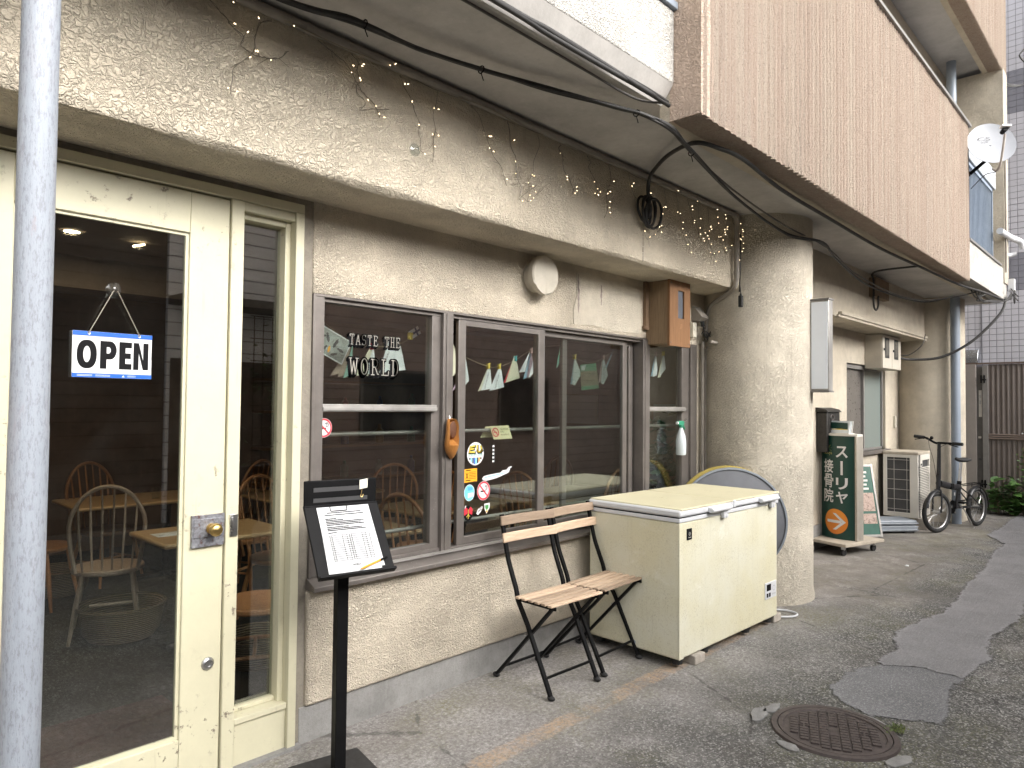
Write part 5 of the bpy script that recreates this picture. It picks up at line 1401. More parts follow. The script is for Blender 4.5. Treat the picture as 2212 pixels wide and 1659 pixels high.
mb = MB(); mb.tube(spline([(3.38, -1.01, 2.93), (4.2, -.86, 2.935), (5.3, -.74, 2.94), (6.2, -.74, 2.92), (7.4, -.60, 2.88), (8.8, -.60, 2.84), (9.6, -.72, 2.86), (10.0, -1.05, 2.95)], 7), .006, 7); mb.build('cable', plain('cable_grey', (.09, .085, .08), .7), t, smooth=60)
for p_ in ((1.55, -.635, 3.02), (2.128, -.688, 3.03), (2.9, -.99, 2.99), (3.42, -1.0, 2.93)):
    mb = MB(); mb.tube([(p_[0], p_[1] + .018 * math.cos(a), p_[2] + .016 * math.sin(a)) for a in [i * 2 * math.pi / 10 for i in range(10)]], .003, 5, closed=True); mb.tube([(p_[0], p_[1], p_[2] - .016), (p_[0] + .015, p_[1], p_[2] - .045)], .0025, 5); mb.build('cable_tie', BLACK, t)
t = empty('thick_cable', (3.4, -.6, 2.9), 0, 'thick black cable with a hanging coil running along the balcony soffit', 'cable')
mb = MB(); mb.tube(spline([(3.93, -.41, 2.86), (3.90, -.42, 2.93), (3.86, -.45, 2.99), (3.80, -.52, 3.03), (3.62, -.74, 3.035), (3.42, -1.02, 2.98), (3.55, -1.10, 2.965), (3.80, -1.125, 2.96), (4.5, -1.054, 2.962), (5.413, -1.03, 2.965), (6.728, -1.01, 2.965), (8.036, -1.06, 2.965), (9.3, -1.116, 2.965), (10.3, -1.20, 2.985), (11.2, -1.235, 3.0)], 8), .0125, 8); mb.build('cable', CABLE, t, smooth=60)
mb = MB()
for k in range(5):
    r_ = .088 + .008 * (k % 3); cz = 2.835 - .006 * k
    mb.tube([(3.93 + (.62 if k % 2 else .86) * r_ * math.cos(a) + .012 * k - .02, -.385 - .010 * k + .012 * math.sin(a + k), cz + r_ * math.sin(a)) for a in [i * 2 * math.pi / 28 for i in range(28)]], .0085, 7, closed=True)
mb.tube([(3.925 + .02 * math.cos(a), -.41, 2.905 + .035 * math.sin(a)) for a in [i * 2 * math.pi / 12 for i in range(12)]], .006, 6, closed=True)
mb.tube(spline([(3.93, -.40, 2.90), (3.94, -.41, 2.84), (3.925, -.40, 2.78)], 5), .016, 7)
mb.build('coil', CABLE, t, smooth=60)
t = empty('parapet_cables', (2.4, -1.0, 3.15), 0, 'pair of black cables along the underside of the white parapet', 'cable')
for k in range(3):
    mb = MB(); mb.tube(spline(jit([(0.5, -1.03, 3.095), (1.886, -1.035, 3.092), (2.183, -1.04, 3.09), (2.591, -1.045, 3.088), (2.848, -1.045, 3.084), (3.08, -1.05, 3.078)], k + 30, .010), 6), .013 - .002 * k, 7); mb.build('cable', CABLE, t, smooth=60)
mb = MB(); mb.tube(spline([(.5, -.965, 3.078), (1.9, -.965, 3.078), (2.6, -.965, 3.076), (2.80, -.97, 3.07), (2.93, -1.0, 3.06), (3.06, -1.05, 3.075)], 6), .006, 7); mb.build('cable', plain('cable_grey', (.09, .085, .08), .7), t, smooth=60)

# ---------------------------------------------------------------- fairy lights along the beam
t = empty('fairy_lights', (3.2, -.39, 3.0), 0, 'string of tiny warm fairy lights dangling over the stucco beam', 'string lights')
wires = MB(); bulbs = MB(); tips = MB()
r_ = random.Random(21)
def fl_bulb(p, ori=None):
    d = V(r_.uniform(-1, 1), r_.uniform(-.8, -.1), r_.uniform(-.8, .5)).normalized()
    e = V(p) + d * .020
    wires.tube([p, e], .0013, 4)
    bulbs.tube([e, e + d * .008], [.0022, .0012], 5)
main_w = [(x, -.395 + .01 * math.sin(x * 7), 3.035 + .008 * math.sin(x * 11)) for x in [0.9 + .12 * i for i in range(37)]]
wires.tube(main_w, .0024, 5)
xs_ = [1.02, 1.30, 1.50, 1.66, 1.92, 2.14, 2.36, 2.62, 2.86, 3.06, 3.30, 3.52, 3.74, 3.96, 4.16, 4.32, 4.48, 4.64, 4.78, 4.92, 5.06, 5.18]
for i, x in enumerate(xs_):
    dens = 5 + int(3 * (x - 1) / 4)
    L_ = r_.uniform(.16, .40) if x < 4 else r_.uniform(.22, .42)
    p = V(x, -.378, 3.03); pts = [p.copy()]
    k = 7
    dx = r_.uniform(-.03, .05)
    for q in range(k):
        p = p + V(dx + r_.uniform(-.035, .035), r_.uniform(-.006, .006), -L_ / k * r_.uniform(.6, 1.4))
        p.y = min(-.366, max(-.395, p.y))
        pts.append(p.copy())
    if r_.random() < .45:      # hooks back up like a swag
        for q in range(3):
            p = p + V(r_.uniform(.03, .06), 0, r_.uniform(.0, .05)); pts.append(p.copy())
    sp_ = spline(pts, 4)
    wires.tube(sp_, .0016, 4)
    if r_.random() < .6:                     # a second strand twisted round the first
        wires.tube([q_ + V(r_.uniform(-.006, .006), 0, r_.uniform(-.006, .006)) for q_ in sp_], .0013, 4)
    for q in range(3):                       # short bare twigs
        b_ = sp_[r_.randrange(3, len(sp_))]
        wires.tube([b_, b_ + V(r_.uniform(-.05, .05), -.004, r_.uniform(-.05, .01))], .0011, 4)
    for q in range(dens):
        fl_bulb(sp_[r_.randrange(4, len(sp_))])
for q in range(9): fl_bulb(main_w[r_.randrange(len(main_w))])
for q in range(8): fl_bulb((5.215 + r_.uniform(-.02, .05), -.42, 3.0 - .04 * q))
tag(wires.build('wire', plain('clear_wire', (.20, .175, .13), .4), t), kind='stuff')
tag(bulbs.build('bulb', BULB, t, smooth=0), kind='stuff')
mb = MB(); mb.lathe([(0.030, 0), (.028, .006), (.012, .012), (.008, .022), (0, .024)], (2.02, -.362, 2.72), 20, axis=(0, -1, 0)); mb.build('suction_cup', CUP, t)

# ---------------------------------------------------------------- projecting light-box sign on the column
t = empty('light_box', (5.845, -.81, 1.68), 0, 'blank white light-box sign fixed upright to the side of the column', 'sign')
mb = MB(); mb.box((5.80, -.892, 1.685), (5.89, -.742, 2.415)); mb.build('frame', ALU_LIGHT, t, bevel=.004)
mb = MB(); mb.box((5.795, -.882, 1.70), (5.7999, -.757, 2.40)); mb.build('panel', plain('opal_panel', (.76, .80, .85), .35, 0, .04, 3), t)
mb = MB(); mb.box((5.8901, -.882, 1.70), (5.895, -.757, 2.40)); mb.build('panel', plain('opal_panel', (.76, .80, .85)), t)
for z in (1.672, 2.4155):
    mb = MB(); mb.box((5.79, -.897, z), (5.90, -.738, z + .012)); mb.build('end_cap', GREY_METAL, t)
for z in (1.80, 2.30):
    mb = MB(); mb.box((5.83, -.742, z), (5.86, -.70, z + .04)); mb.build('bracket', GREY_METAL, t)

# ---------------------------------------------------------------- chest freezer
fz = empty('chest_freezer', (4.365, -.452, 0), R(-1.5), 'grubby cream chest freezer with white lid rim beside the chairs', 'freezer')
def fpart(name, mat, fn, **k):
    mb = MB(); fn(mb); return mb.build(name, mat, fz, local=True, **k)
hx, hy = .655, .335
fpart('body', FREEZER, lambda m: m.box((-hx, -hy, .06), (hx, hy, .862)), bevel=.012, seg=3)
fpart('corner_trim', FREEZER, lambda m: m.box((-hx - .002, -hy - .004, .062), (-hx + .05, -hy + .0, .858)), bevel=.003)
fpart('white_rim', WHITE_PL, lambda m: m.box((-hx - .004, -hy - .006, .8622), (hx + .004, hy + .004, .885)), bevel=.003)
fpart('gasket', BLACK_MATTE, lambda m: m.box((-hx + .006, -hy + .006, .8852), (hx - .006, hy - .006, .8925)))
for s_, nm in ((-1, 'lid'), (1, 'lid')):
    x0, x1 = ((-hx - .008, -.012) if s_ < 0 else (-.009, hx + .008))
    l_ = fpart('lid', WHITE_PL, lambda m: m.box((x0, -hy - .014, .8928), (x1, hy + .01, .936)), bevel=.014, seg=3)
    mb = MB(); mb.box((x0 + .012, -hy - .0145, .9305), (x1 - .003 * 1, hy - .0, .9440)); mb.build('lid_skin', FREEZER_TOP, l_, local=True, bevel=.006)
    xh = -.22 if s_ < 0 else .46
    h_ = fpart('handle', WHITE_PL, lambda m: m.prism([(0, 0), (.022, -.006), (.040, .002), (.042, .016), (.030, .026), (0, .030)], (xh - .125, -hy - .012, .897), (0, -1, 0), (0, 0, 1), -.25), bevel=.005)
    q = fpart('latch', WHITE_PL, lambda m: (m.box((xh + .05, -hy - .028, .842), (xh + .105, -hy - .006, .892)), m.cyl((xh + .085, -hy - .032, .858), (xh + .085, -hy - .02, .858), .016)), bevel=.004)
fpart('hinge_cap', WHITE_PL, lambda m: m.box((-.026, -hy - .020, .895), (.004, -hy - .005, .942)), bevel=.004)
fpart('badge', INK, lambda m: m.box((-hx + .082, -hy - .006, .752), (-hx + .135, -hy - .0001, .818)), bevel=.001)
mb = MB(); o_ = V(-hx + .090, -hy - .0062, .760)
ring(mb, o_ + V(.0185, 0, .027), EX, EZ, .010, .0125, .0003, 4); put_text(mb, 'T', o_ + V(.0145, 0, .022), EX, EZ, .008, .011, .0004); put_text(mb, 'FREEZER', o_ + V(.003, 0, .003), EX, EZ, .031, .006, .0004)
mb.build('badge_print', FRAME_WHITE, fz, local=True, smooth=0)
cp = fpart('control_panel', WHITE_PL, lambda m: m.box((hx - .20, -hy - .007, .205), (hx - .03, -hy - .0001, .318)), bevel=.002)
mb = MB(); mb.box((hx - .182, -hy - .009, .262), (hx - .118, -hy - .0071, .306)); mb.box((hx - .182, -hy - .009, .218), (hx - .160, -hy - .0071, .245)); mb.box((hx - .146, -hy - .009, .218), (hx - .124, -hy - .0071, .245)); mb.build('display', INK, cp, local=True)
mb = MB(); ring(mb, (hx - .07, -hy - .0071, .27), EX, EZ, .016, .019, .0004, 20); put_text(mb, 'OFF ON', (hx - .10, -hy - .0071, .225), EX, EZ, .055, .012, .0004); mb.build('dial_marks', INK_GREY, cp, local=True, smooth=0)
for (x, y) in ((-.60, -.29), (.58, -.29), (-.60, .28), (.60, .28), (-.3, -.29), (.25, -.29)):
    fpart('foot', BLACK_MATTE, lambda m: m.cyl((x, y, .022), (x, y, .06), .03, .035, 14))
fpart('drain_plug', GREY_PL, lambda m: m.cyl((-hx - .004, -.02, .095), (-hx + .01, -.02, .095), .012, n=12))
for (x, y, lab) in ((3.91, -.745, 'small concrete block under the near front corner of the freezer'), (5.06, -.735, 'small concrete block under the far front corner of the freezer')):
    mb = MB(); mb.prism([(-.06, -.05), (.055, -.055), (.06, .05), (-.05, .055)], (x, y, 0.0), (1, 0, 0), (0, 1, 0), .056)
    tag(mb.build('concrete_block', BLOCK, None, (x, y, 0), bevel=.006), lab, 'block')
mb = MB(); mb.tube(spline([(5.02, -.55, .03), (5.2, -.60, .016), (5.30, -.66, .012), (5.345, -.75, .012), (5.31, -.83, .012), (5.22, -.83, .012), (5.13, -.75, .014), (5.04, -.66, .03)], 8), .007, 8)
tag(mb.build('power_cord', WHITE_PL, None, (5.2, -.7, 0)), 'white power cord looped on the ground behind the freezer corner', 'cord')

# ---------------------------------------------------------------- round sign leaning behind the freezer
nrm = V(-.85, -.53, .05).normalized(); ux_ = V(.53, -.85, 0).normalized(); uy_ = nrm.cross(ux_) * -1
if uy_.z < 0: uy_ = -uy_
t = empty('round_sign', (5.2, -.36, 0), 0, 'round grey sign with a yellow rim standing behind the freezer', 'sign')
c0 = V(5.20, -.37, .66)
mb = MB(); mb.lathe([(0, 0), (.385, 0), (.395, -.006), (.397, -.03), (.39, -.036), (0, -.036)], c0, 56, axis=nrm); mb.build('disc', SCREEN, t, smooth=40)
mb = MB(); mb.lathe([(.396, .006), (.410, .004), (.413, -.02), (.404, -.032), (.392, -.036)], c0, 56, axis=nrm); mb.build('grey_rim', GREY_PL, t, smooth=40)
mb = MB(); mb.lathe([(.34, -.037), (.408, -.037), (.414, -.045), (.414, -.070), (.34, -.075)], c0 + V(-.015, .02, .012), 56, axis=nrm); mb.build('yellow_rim', plain('rim_yellow', (.36, .28, .07), .5, 0, .15, 8), t, smooth=40)
mb = MB(); mb.cyl(c0 + V(.03, .04, -.30), (5.23, -.33, .03), .022); mb.build('post', GREY_METAL, t)
mb = MB(); mb.lathe([(0, .03), (.16, .03), (.17, .02), (.17, 0), (0, 0)], (5.23, -.33, 0), 28); mb.build('base', GREY_METAL, t)

# ---------------------------------------------------------------- two folding bistro chairs
def bistro(loc, rz, label):
    t = empty('folding_chair', loc, rz, label, 'chair', 'folding slatted chairs against the wall')
    def L(nm, mat, fn, parent=None, **k):
        mb = MB(); fn(mb); return mb.build(nm, mat, parent or t, local=True, **k)
    w = .192; zs = .487
    for s_ in (-1, 1):
        x = s_ * w
        # back upright bending into the front leg (local y: seat centre at 0, wall side positive)
        pth = spline([(x, .272, .925), (x, .262, .87), (x, .220, .70), (x, .180, .60), (x, .150, .53), (x, .136, .475)], 5) + [V(x, .06, .355), V(x, -.02, .20), V(x, -.10, .045), V(x, -.112, .018)]
        def bars(m, pth=pth):
            for a, b in zip(pth[:-1], pth[1:]): m.bar(a - (b - a).normalized() * .002, b, .015, .023, (1, 0, 0))
        L('front_leg', BLACK, bars)
        L('rear_leg', BLACK, lambda m: m.bar((x * .90, -.105, zs - .014), (x * .90, .318, .018), .015, .023, (1, 0, 0)))
        for yy, xx in ((-.115, x), (.322, x * .90)):
            L('foot', BLACK_MATTE, lambda m: m.sphere((xx, yy, .014), 1, 10, 6, sc=(.016, .026, .014)))
        L('seat_rail', BLACK, lambda m: m.bar((x * .95, -.135, zs - .010), (x * .95, .145, zs - .010), .010, .018, (0, 0, 1)))
        L('pivot', STEEL, lambda m: m.cyl((x * .86, .065, .305), (x * 1.10, .065, .305), .006, n=8))
    L('cross_bar', BLACK, lambda m: m.bar((-w, -.075, .105), (w, -.075, .105), .010, .012))
    L('cross_bar', BLACK, lambda m: m.bar((-w * .9, .275, .070), (w * .9, .275, .070), .010, .012))
    r_ = random.Random(int(loc[0] * 100))
    for k in range(6):
        y = .118 - k * .0475
        L('seat_slat', TEAK, lambda m: m.box((-.216 + r_.uniform(-.003, .003), y - .0145, zs), (.216 + r_.uniform(-.003, .003), y + .0145, zs + .012 + r_.uniform(-.001, .001))), bevel=.003)
    for z, yy in ((.895, .262), (.802, .242)):
        def slat(m, z=z, yy=yy):
            n = 9
            vs = []; fs = []
            for i in range(n):
                x = -.222 + .444 * i / (n - 1); bow = .012 * (1 - (x / .222) ** 2)
                for (dy, dz) in ((-.024, -.026), (-.010, -.026), (-.004, .026), (-.018, .026)): vs.append((x, yy + dy + bow, z + dz))
            for i in range(n - 1):
                for j in range(4):
                    l = (j + 1) % 4
                    fs.append((i * 4 + j, i * 4 + l, (i + 1) * 4 + l, (i + 1) * 4 + j))
            fs.append((0, 1, 2, 3)); fs.append(tuple((n - 1) * 4 + j for j in (3, 2, 1, 0)))
            m.add(vs, fs)
        L('back_slat', TEAK, slat, bevel=.004)
    return t
bistro((3.055, -.398, 0), R(-2), 'folding wood-slat chair with black frame, nearer the paper stand')
bistro((3.510, -.385, 0), R(2.5), 'folding wood-slat chair with black frame, touching the freezer')

# ---------------------------------------------------------------- waiting-list stand
ms = empty('paper_stand', (1.672, -.355, 0), R(-11), 'black floor stand with a tilted tray for the sign-up sheet', 'stand')
def mp(name, mat, fn, **k):
    mb = MB(); fn(mb); return mb.build(name, mat, ms, local=True, **k)
mp('base_plate', plain('worn_black_plate', (.022, .022, .023), .5, 0, .5, 25), lambda m: m.box((-.155, -.13, 0.0), (.155, .172, .008)), bevel=.002)
mp('post', BLACK, lambda m: m.box((-.024, -.02, .008), (.024, .028, .99)), bevel=.002)
vdn = V(0, -.18, -.25).normalized(); vn = V(0, -.25, .18).normalized()
hg = V(-.0, .020, 1.118)
mp('tray_board', BLACK, lambda m: m.obox(hg + vdn * .155, EX, vdn, vn, .163, .158, .006), bevel=.003)
mp('tray_lip', BLACK, lambda m: m.obox(hg + vdn * .314 + vn * .010, EX, vdn, vn, .163, .006, .016), bevel=.003)
mp('header_board', BLACK, lambda m: m.obox((0, .026, 1.172), EX, EY, EZ, .160, .005, .054), bevel=.004)
mp('hinge_rod', BLACK, lambda m: m.cyl((-.163, .018, 1.120), (.163, .018, 1.120), .005, n=10))
TAPE = plain('grey_tape', (.06, .06, .062), .35)
mp('tape_strip', TAPE, lambda m: m.box((-.12, .0198, 1.178), (.085, .0209, 1.196)))
mp('tape_strip', TAPE, lambda m: m.box((-.12, .0198, 1.135), (.118, .0209, 1.152)))
pc0 = ms.matrix_basis if False else Matrix.Translation(V(1.672, -.355, 0)) @ Matrix.Rotation(R(-11), 4, 'Z')
def W(p): return pc0 @ V(p)
def Wd(p): return pc0.to_3x3() @ V(p)
o_ = hg + vdn * .010 + vn * .0066
pu, pv, pn = Wd(EX), Wd(vdn * -1), Wd(vn)
sh_ = empty('signup_sheet', W(o_ + vdn * .28), 0, 'white printed sign-up sheets clipped on the black stand', 'paper')
tl = W(o_ + EX * -.112)
def sheet_pts(a, dx, dy, l):
    base = W(o_ + EX * (-.112 + dx) + vdn * dy) + pn * l
    rot = Matrix.Rotation(R(a), 3, pn)
    return base, rot @ pu, rot @ pv
for (a, dx, dy, l) in ((-2.0, .004, .008, 0.0), (1.2, .003, .004, .0009), (0.0, 0, 0, .0018)):
    b_, u_, v_ = sheet_pts(a, dx, dy, l)
    mb = MB(); mb.add([b_, b_ + u_ * .225, b_ + u_ * .225 - v_ * .283, b_ - v_ * .283, b_ + pn * .0006, b_ + u_ * .225 + pn * .0006, b_ + u_ * .225 - v_ * .283 + pn * .0006, b_ - v_ * .283 + pn * .0006],
                        [(0, 1, 2, 3), (7, 6, 5, 4), (0, 4, 5, 1), (1, 5, 6, 2), (2, 6, 7, 3), (3, 7, 4, 0)]); mb.build('page', PAPER, sh_, smooth=0)
b_, u_, v_ = sheet_pts(0, 0, 0, .0026)
mb = MB()
def ln(x0, y0, x1, y1, w=.0009, mi=0):
    stroke(mb, [(x0, -y0), (x1, -y1)], b_, u_, v_, w, .0006, mi)
r_ = random.Random(8)
for y, x1 in ((.028, .185), (.038, .195), (.055, .075), (.062, .10), (.069, .19), (.076, .175), (.083, .19), (.093, .12), (.100, .175), (.107, .19), (.118, .06)):
    x = .028 if y > .03 else .04
    while x < x1:
        w_ = r_.uniform(.006, .018); ln(x, y, min(x + w_, x1), y, 0.0042, 0); x += w_ + .0045
for k in range(13): ln(.028, .130 + k * .0093, .200, .130 + k * .0093, .0018)
for x in (.028, .038, .082, .102, .112, .122, .168, .184, .200): ln(x, .130, x, .130 + 12 * .0093, .0018)
for k in range(12):
    ln(.031, .1348 + k * .0093, .035, .1348 + k * .0093, .0022, 1); ln(.114, .1348 + k * .0093, .119, .1348 + k * .0093, .0022, 1)
put_text(mb, 'TASTE THE', b_ + u_ * .098 - v_ * .259, u_, v_, .036, .005, .0006, 1); put_text(mb, 'WORLD', b_ + u_ * .098 - v_ * .268, u_, v_, .036, .0075, .0006, 0, .03)
mb.build('print', [INK, INK_GREY], sh_, smooth=0)
mb = MB(); c_ = W(o_ + vn * .006 + EX * -.02 + vdn * .004)
mb.tube([c_ + pu * x + pv * y for (x, y) in ((-.036, .004), (-.036, -.014), (-.034, -.017), (.034, -.017), (.036, -.014), (.036, .004))], .0016, 6)
tag(mb.build('paper_clip', BLACK, None, c_), 'black wire bulldog clip at the top of the sign-up sheet', 'clip')
p0 = W(hg + vdn * .300 + vn * .018 + EX * .01); p1 = W(hg + vdn * .262 + vn * .016 + EX * .135)
t = empty('pen', p0, 0, 'orange ballpoint pen with black cap lying under the sheet', 'pen')
mb = MB(); mb.cyl(p0.lerp(p1, .1), p0.lerp(p1, .74), .0042, n=12); mb.cyl(p0, p0.lerp(p1, .1), .001, .0042, n=12); mb.build('barrel', ORANGE, t)
mb = MB(); mb.cyl(p0.lerp(p1, .74), p1, .0048, n=12); mb.build('cap', BLACK, t)
t = empty('hook_tag', W((.098, .018, 1.18)), 0, 'small white square tag with a wire hook on the stand header', 'tag')
mb = MB(); mb.obox(W((.098, .0165, 1.202)), Wd(EX) * 1 + V(0, 0, .15), Wd(EY), EZ, .019, .002, .020); mb.build('tag', plain('tag_ivory', (.72, .71, .62), .5, 0, .04), t, bevel=.005)
mb = MB(); mb.tube(spline([W((.092, .016, 1.182)), W((.088, .014, 1.165)), W((.084, .012, 1.152)), W((.090, .010, 1.148)), W((.096, .012, 1.158))], 5), .0013, 5); mb.build('hook', BRASS, t)

# ---------------------------------------------------------------- manhole
MC = V(3.545, -1.694, 0)
IRON = plain('cast_iron', (.088, .072, .068), .55, .35, .25, 25, .0006, 200)
t = empty('manhole', MC, R(112), 'round rusty brown cast-iron manhole cover in the road', 'manhole cover')
mb = MB(); mb.lathe([(.252, .004), (.254, .012), (.280, .012), (.284, .0)], (0, 0, 0), 64); mb.build('frame', IRON, t, local=True, smooth=30)
mb = MB(); mb.lathe([(0, .005), (.225, .005), (.228, .0115), (.248, .0115), (.250, .004)], (0, 0, 0), 64); mb.build('cover', IRON, t, local=True, smooth=30)
mb = MB()
px_, py_ = .044, .0285
for i in range(-6, 7):
    for j in range(-9, 10):
        x, y = i * px_, j * py_
        if math.hypot(abs(x) + px_ * .45, abs(y) + py_ * .45) < .224 and not (abs(x) < .03 and abs(y) < .03) and not (abs(abs(x) - .132) < .03 and abs(y) < .02):
            mb.box((x - px_ * .40, y - py_ * .36, .005), (x + px_ * .40, y + py_ * .36, .0128))
tag(mb.build('tread', IRON, t, local=True), kind='stuff')
mb = MB()
for (x, s_) in ((-.132, .03), (.132, .03)):
    mb.box((x - s_, -.004, .0071), (x + s_, .004, .0125)); mb.box((x - .004, -.016, .0071), (x + .004, .016, .0122))
put_text(mb, 'WATER', (-.026, -.010, .0072), EX, EY, .052, .020, .004)
mb.build('keyhole', IRON, t, local=True)
r_ = random.Random(9)
for k, (x, y, s_, lab) in enumerate(((3.47, -1.36, .075, 'broken cement lump at the back edge of the manhole'), (3.58, -1.375, .06, 'smaller broken cement lump at the back edge of the manhole'), (3.24, -1.60, .06, 'broken cement lump left of the manhole'), (3.44, -2.00, .07, 'broken cement lump in front of the manhole'), (3.80, -1.80, .05, 'broken cement lump right of the manhole'))):
    mb = MB(); pts = []
    for q in range(14):
        a = 2 * math.pi * q / 14; pts.append((s_ * (1.4 if k != 2 else 1.0) * math.cos(a) * r_.uniform(.7, 1.1), s_ * .55 * math.sin(a) * r_.uniform(.7, 1.1)))
    ang = math.atan2(y + 1.694, x - 3.545) + math.pi / 2
    mb.prism(pts, (x, y, 0.0), V(math.cos(ang), math.sin(ang), 0), V(-math.sin(ang), math.cos(ang), 0), .010)
    tag(mb.build('cement_lump', RUBBLE, None, (x, y, 0), bevel=.003), lab, 'rubble', 'broken cement around the manhole')
MOSS = leaf_mat('moss_green', (.05, .075, .015), (.12, .14, .04))
mb = MB(); leaf_cluster(mb, (3.765, -1.905, .008), 160, (.028, .018, .006), .014, 4)
tag(mb.build('weed_tuft', MOSS, None, (3.765, -1.905, 0)), 'small tuft of weeds beside the manhole', 'weed')
mb = MB(); mb.prism([(0, 0), (.06, .01), (.055, .03), (.01, .035)], (7.72, -.97, .0), EX, EY, .006)
tag(mb.build('litter', PAPER, None, (7.735, -.957, 0)), 'scrap of white litter on the pavement beyond the column', 'litter')

# ================================================================ far bay: sign box, board, air conditioner, bicycle ...
# dolly
u_ = V(-.12, .398, 0).normalized(); f_ = V(.0, 0, 0)
sx_ = V(.27, .96, 0).normalized()           # along the sign face, away from the viewer's right
sn_ = V(-.96, .27, 0).normalized()          # out of the sign face, towards -X
DC = V(8.10, -.20, 0)
t = empty('sign_dolly', DC, 0, 'flat wooden dolly on castors under the green sign', 'dolly')
mb = MB(); mb.obox(DC + V(0, 0, .118), sx_, sn_, EZ, .30, .34, .016); mb.build('platform', plain('dolly_board', (.40, .35, .28), .6, 0, .15, 6), t, bevel=.004)
for (a, b) in ((-.22, .26), (.22, .26), (-.22, -.26), (.22, -.26)):
    p = DC + sx_ * a + sn_ * b
    w_ = MB(); w_.cyl(p + sx_ * -.014 + V(0, 0, .035), p + sx_ * .014 + V(0, 0, .035), .035, n=18); c_ = w_.build('castor', BLACK_MATTE, t)
    w_ = MB(); w_.box((p.x - .018, p.y - .018, .060), (p.x + .018, p.y + .018, .102)); w_.build('castor_fork', STEEL, t)
# green bulged sign box
SB = DC + sn_ * .02 + sx_ * -.03
t = empty('clinic_sign', SB + V(0, 0, .135), 0, 'tall green sign with white Japanese letters and an orange arrow disc', 'sign')
W_, H_, Zb = .20, 1.11, .135
def bulge(m, w, off, z0, z1, n=16, mi=0, thick=.0):
    vs = []; fs = []
    for i in range(n + 1):
        a = -1 + 2 * i / n
        p = SB + sx_ * (a * w) + sn_ * (off + .055 * (1 - a * a))
        vs += [V(p.x, p.y, z0), V(p.x, p.y, z1)]
    for i in range(n): fs.append((2 * i, 2 * i + 2, 2 * i + 3, 2 * i + 1))
    m.add(vs, fs, mi)
mb = MB()
pts = [(a / 12 * W_, .045 + .055 * (1 - (a / 12) ** 2)) for a in range(-12, 13)] + [(a / 12 * W_, -.045 - .055 * (1 - (a / 12) ** 2)) for a in range(12, -13, -1)]
mb.prism(pts, SB + V(0, 0, Zb), sx_, sn_, H_); mb.build('green_body', GREEN_SIGN, t, smooth=40)
for s_ in (-1, 1):
    mb = MB(); mb.obox(SB + sx_ * (s_ * (W_ + .013)) + V(0, 0, Zb + H_ / 2), sx_, sn_, EZ, .0128, .058, H_ / 2); mb.build('side_post', plain('sign_alu', (.40, .37, .32), .4, .4, .1), t, bevel=.004)
mb = MB(); pts2 = [(p[0] * 1.13, p[1] * 1.08) for p in pts]; mb.prism(pts2, SB + V(0, 0, Zb + H_), sx_, sn_, .022); mb.build('top_cap', FRAME_WHITE, t)
# text: viewer sees -sn normal; text runs to the viewer's right = -sx
tr_ = -sx_
def on_face(m, me_fn, lift=.003):
    """curve a flat drawing (u across, v up, centred) onto the bulged face"""
    tmp = MB(); me_fn(tmp)
    vs = []
    for (u, v, w) in tmp.v:
        a = max(-1, min(1, u / W_))
        p = SB + tr_ * u + sn_ * (.045 + .055 * (1 - a * a) + lift + w)
        vs.append((p.x, p.y, Zb + v))
    m.add(vs, tmp.f)
U_, V_ = V(1, 0, 0), V(0, 1, 0)
def txt(body, u, v, w, h, off=.0, lift=0):
    def fn(m): put_text(m, body, (u, v, 0), U_, V_, w, h, lift, 0, off)
    return fn
mb = MB()
col1 = (('ス', .875), ('リ', .535), ('ヤ', .385))
for ch, v in col1: on_face(mb, txt(ch, .010, v, .125, .125, .022))
on_face(mb, lambda m: poly(m, [(.062, .690), (.086, .690), (.086, .840), (.062, .840)], (0, 0, 0), U_, V_, 0))
for ch, v in (('接', .705), ('骨', .545), ('院', .385)): on_face(mb, txt(ch, -.150, v, .130, .148, .014))
mb.build('lettering', WHITE, t, smooth=0)
OD = NG('orange_disc'); _x = OD.sep()
OD.color(OD.ramp(OD.noise(3, 2), [(.3, (.62, .17, .02)), (.7, (.75, .30, .03))])).rough(.4); OD = OD.mat
mb = MB()
def dsk(m):
    n = 40; R0 = .135
    vs = [(-.0, .185, 0)] + [(R0 * q / 4 * math.cos(2 * math.pi * k / n), .185 + R0 * q / 4 * math.sin(2 * math.pi * k / n), 0) for q in range(1, 5) for k in range(n)]
    fs = [(0, 1 + k, 1 + (k + 1) % n) for k in range(n)] + [(1 + q * n + k, 1 + (q + 1) * n + k, 1 + (q + 1) * n + (k + 1) % n, 1 + q * n + (k + 1) % n) for q in range(3) for k in range(n)]
    m.add(vs, fs)
on_face(mb, dsk, .002); mb.build('arrow_disc', OD, t, smooth=0)
mb = MB()
def arw(m):
    for i in range(6):
        a, b = -.10 + .17 * i / 6, -.10 + .17 * (i + 1) / 6
        poly(m, [(a, .170), (b, .170), (b, .200), (a, .200)], (0, 0, 0), U_, V_, 0)
    for s_ in (-1, 1):
        for i in range(4):
            q0, q1 = i / 4, (i + 1) / 4
            x0, x1 = -.005 + .105 * q0, -.005 + .105 * q1; y0, y1 = s_ * .088 * (1 - q0), s_ * .088 * (1 - q1)
            poly(m, [(x0 - .022, .185 + y0), (x0 + .016, .185 + y0), (x1 + .016, .185 + y1), (x1 - .022, .185 + y1)][::s_], (0, 0, 0), U_, V_, .001)
on_face(mb, arw, .004); mb.build('arrow', WHITE, t, smooth=0)
mb = MB(); on_face(mb, txt('Sooya', -.145, .895, .11, .05, .0)); 
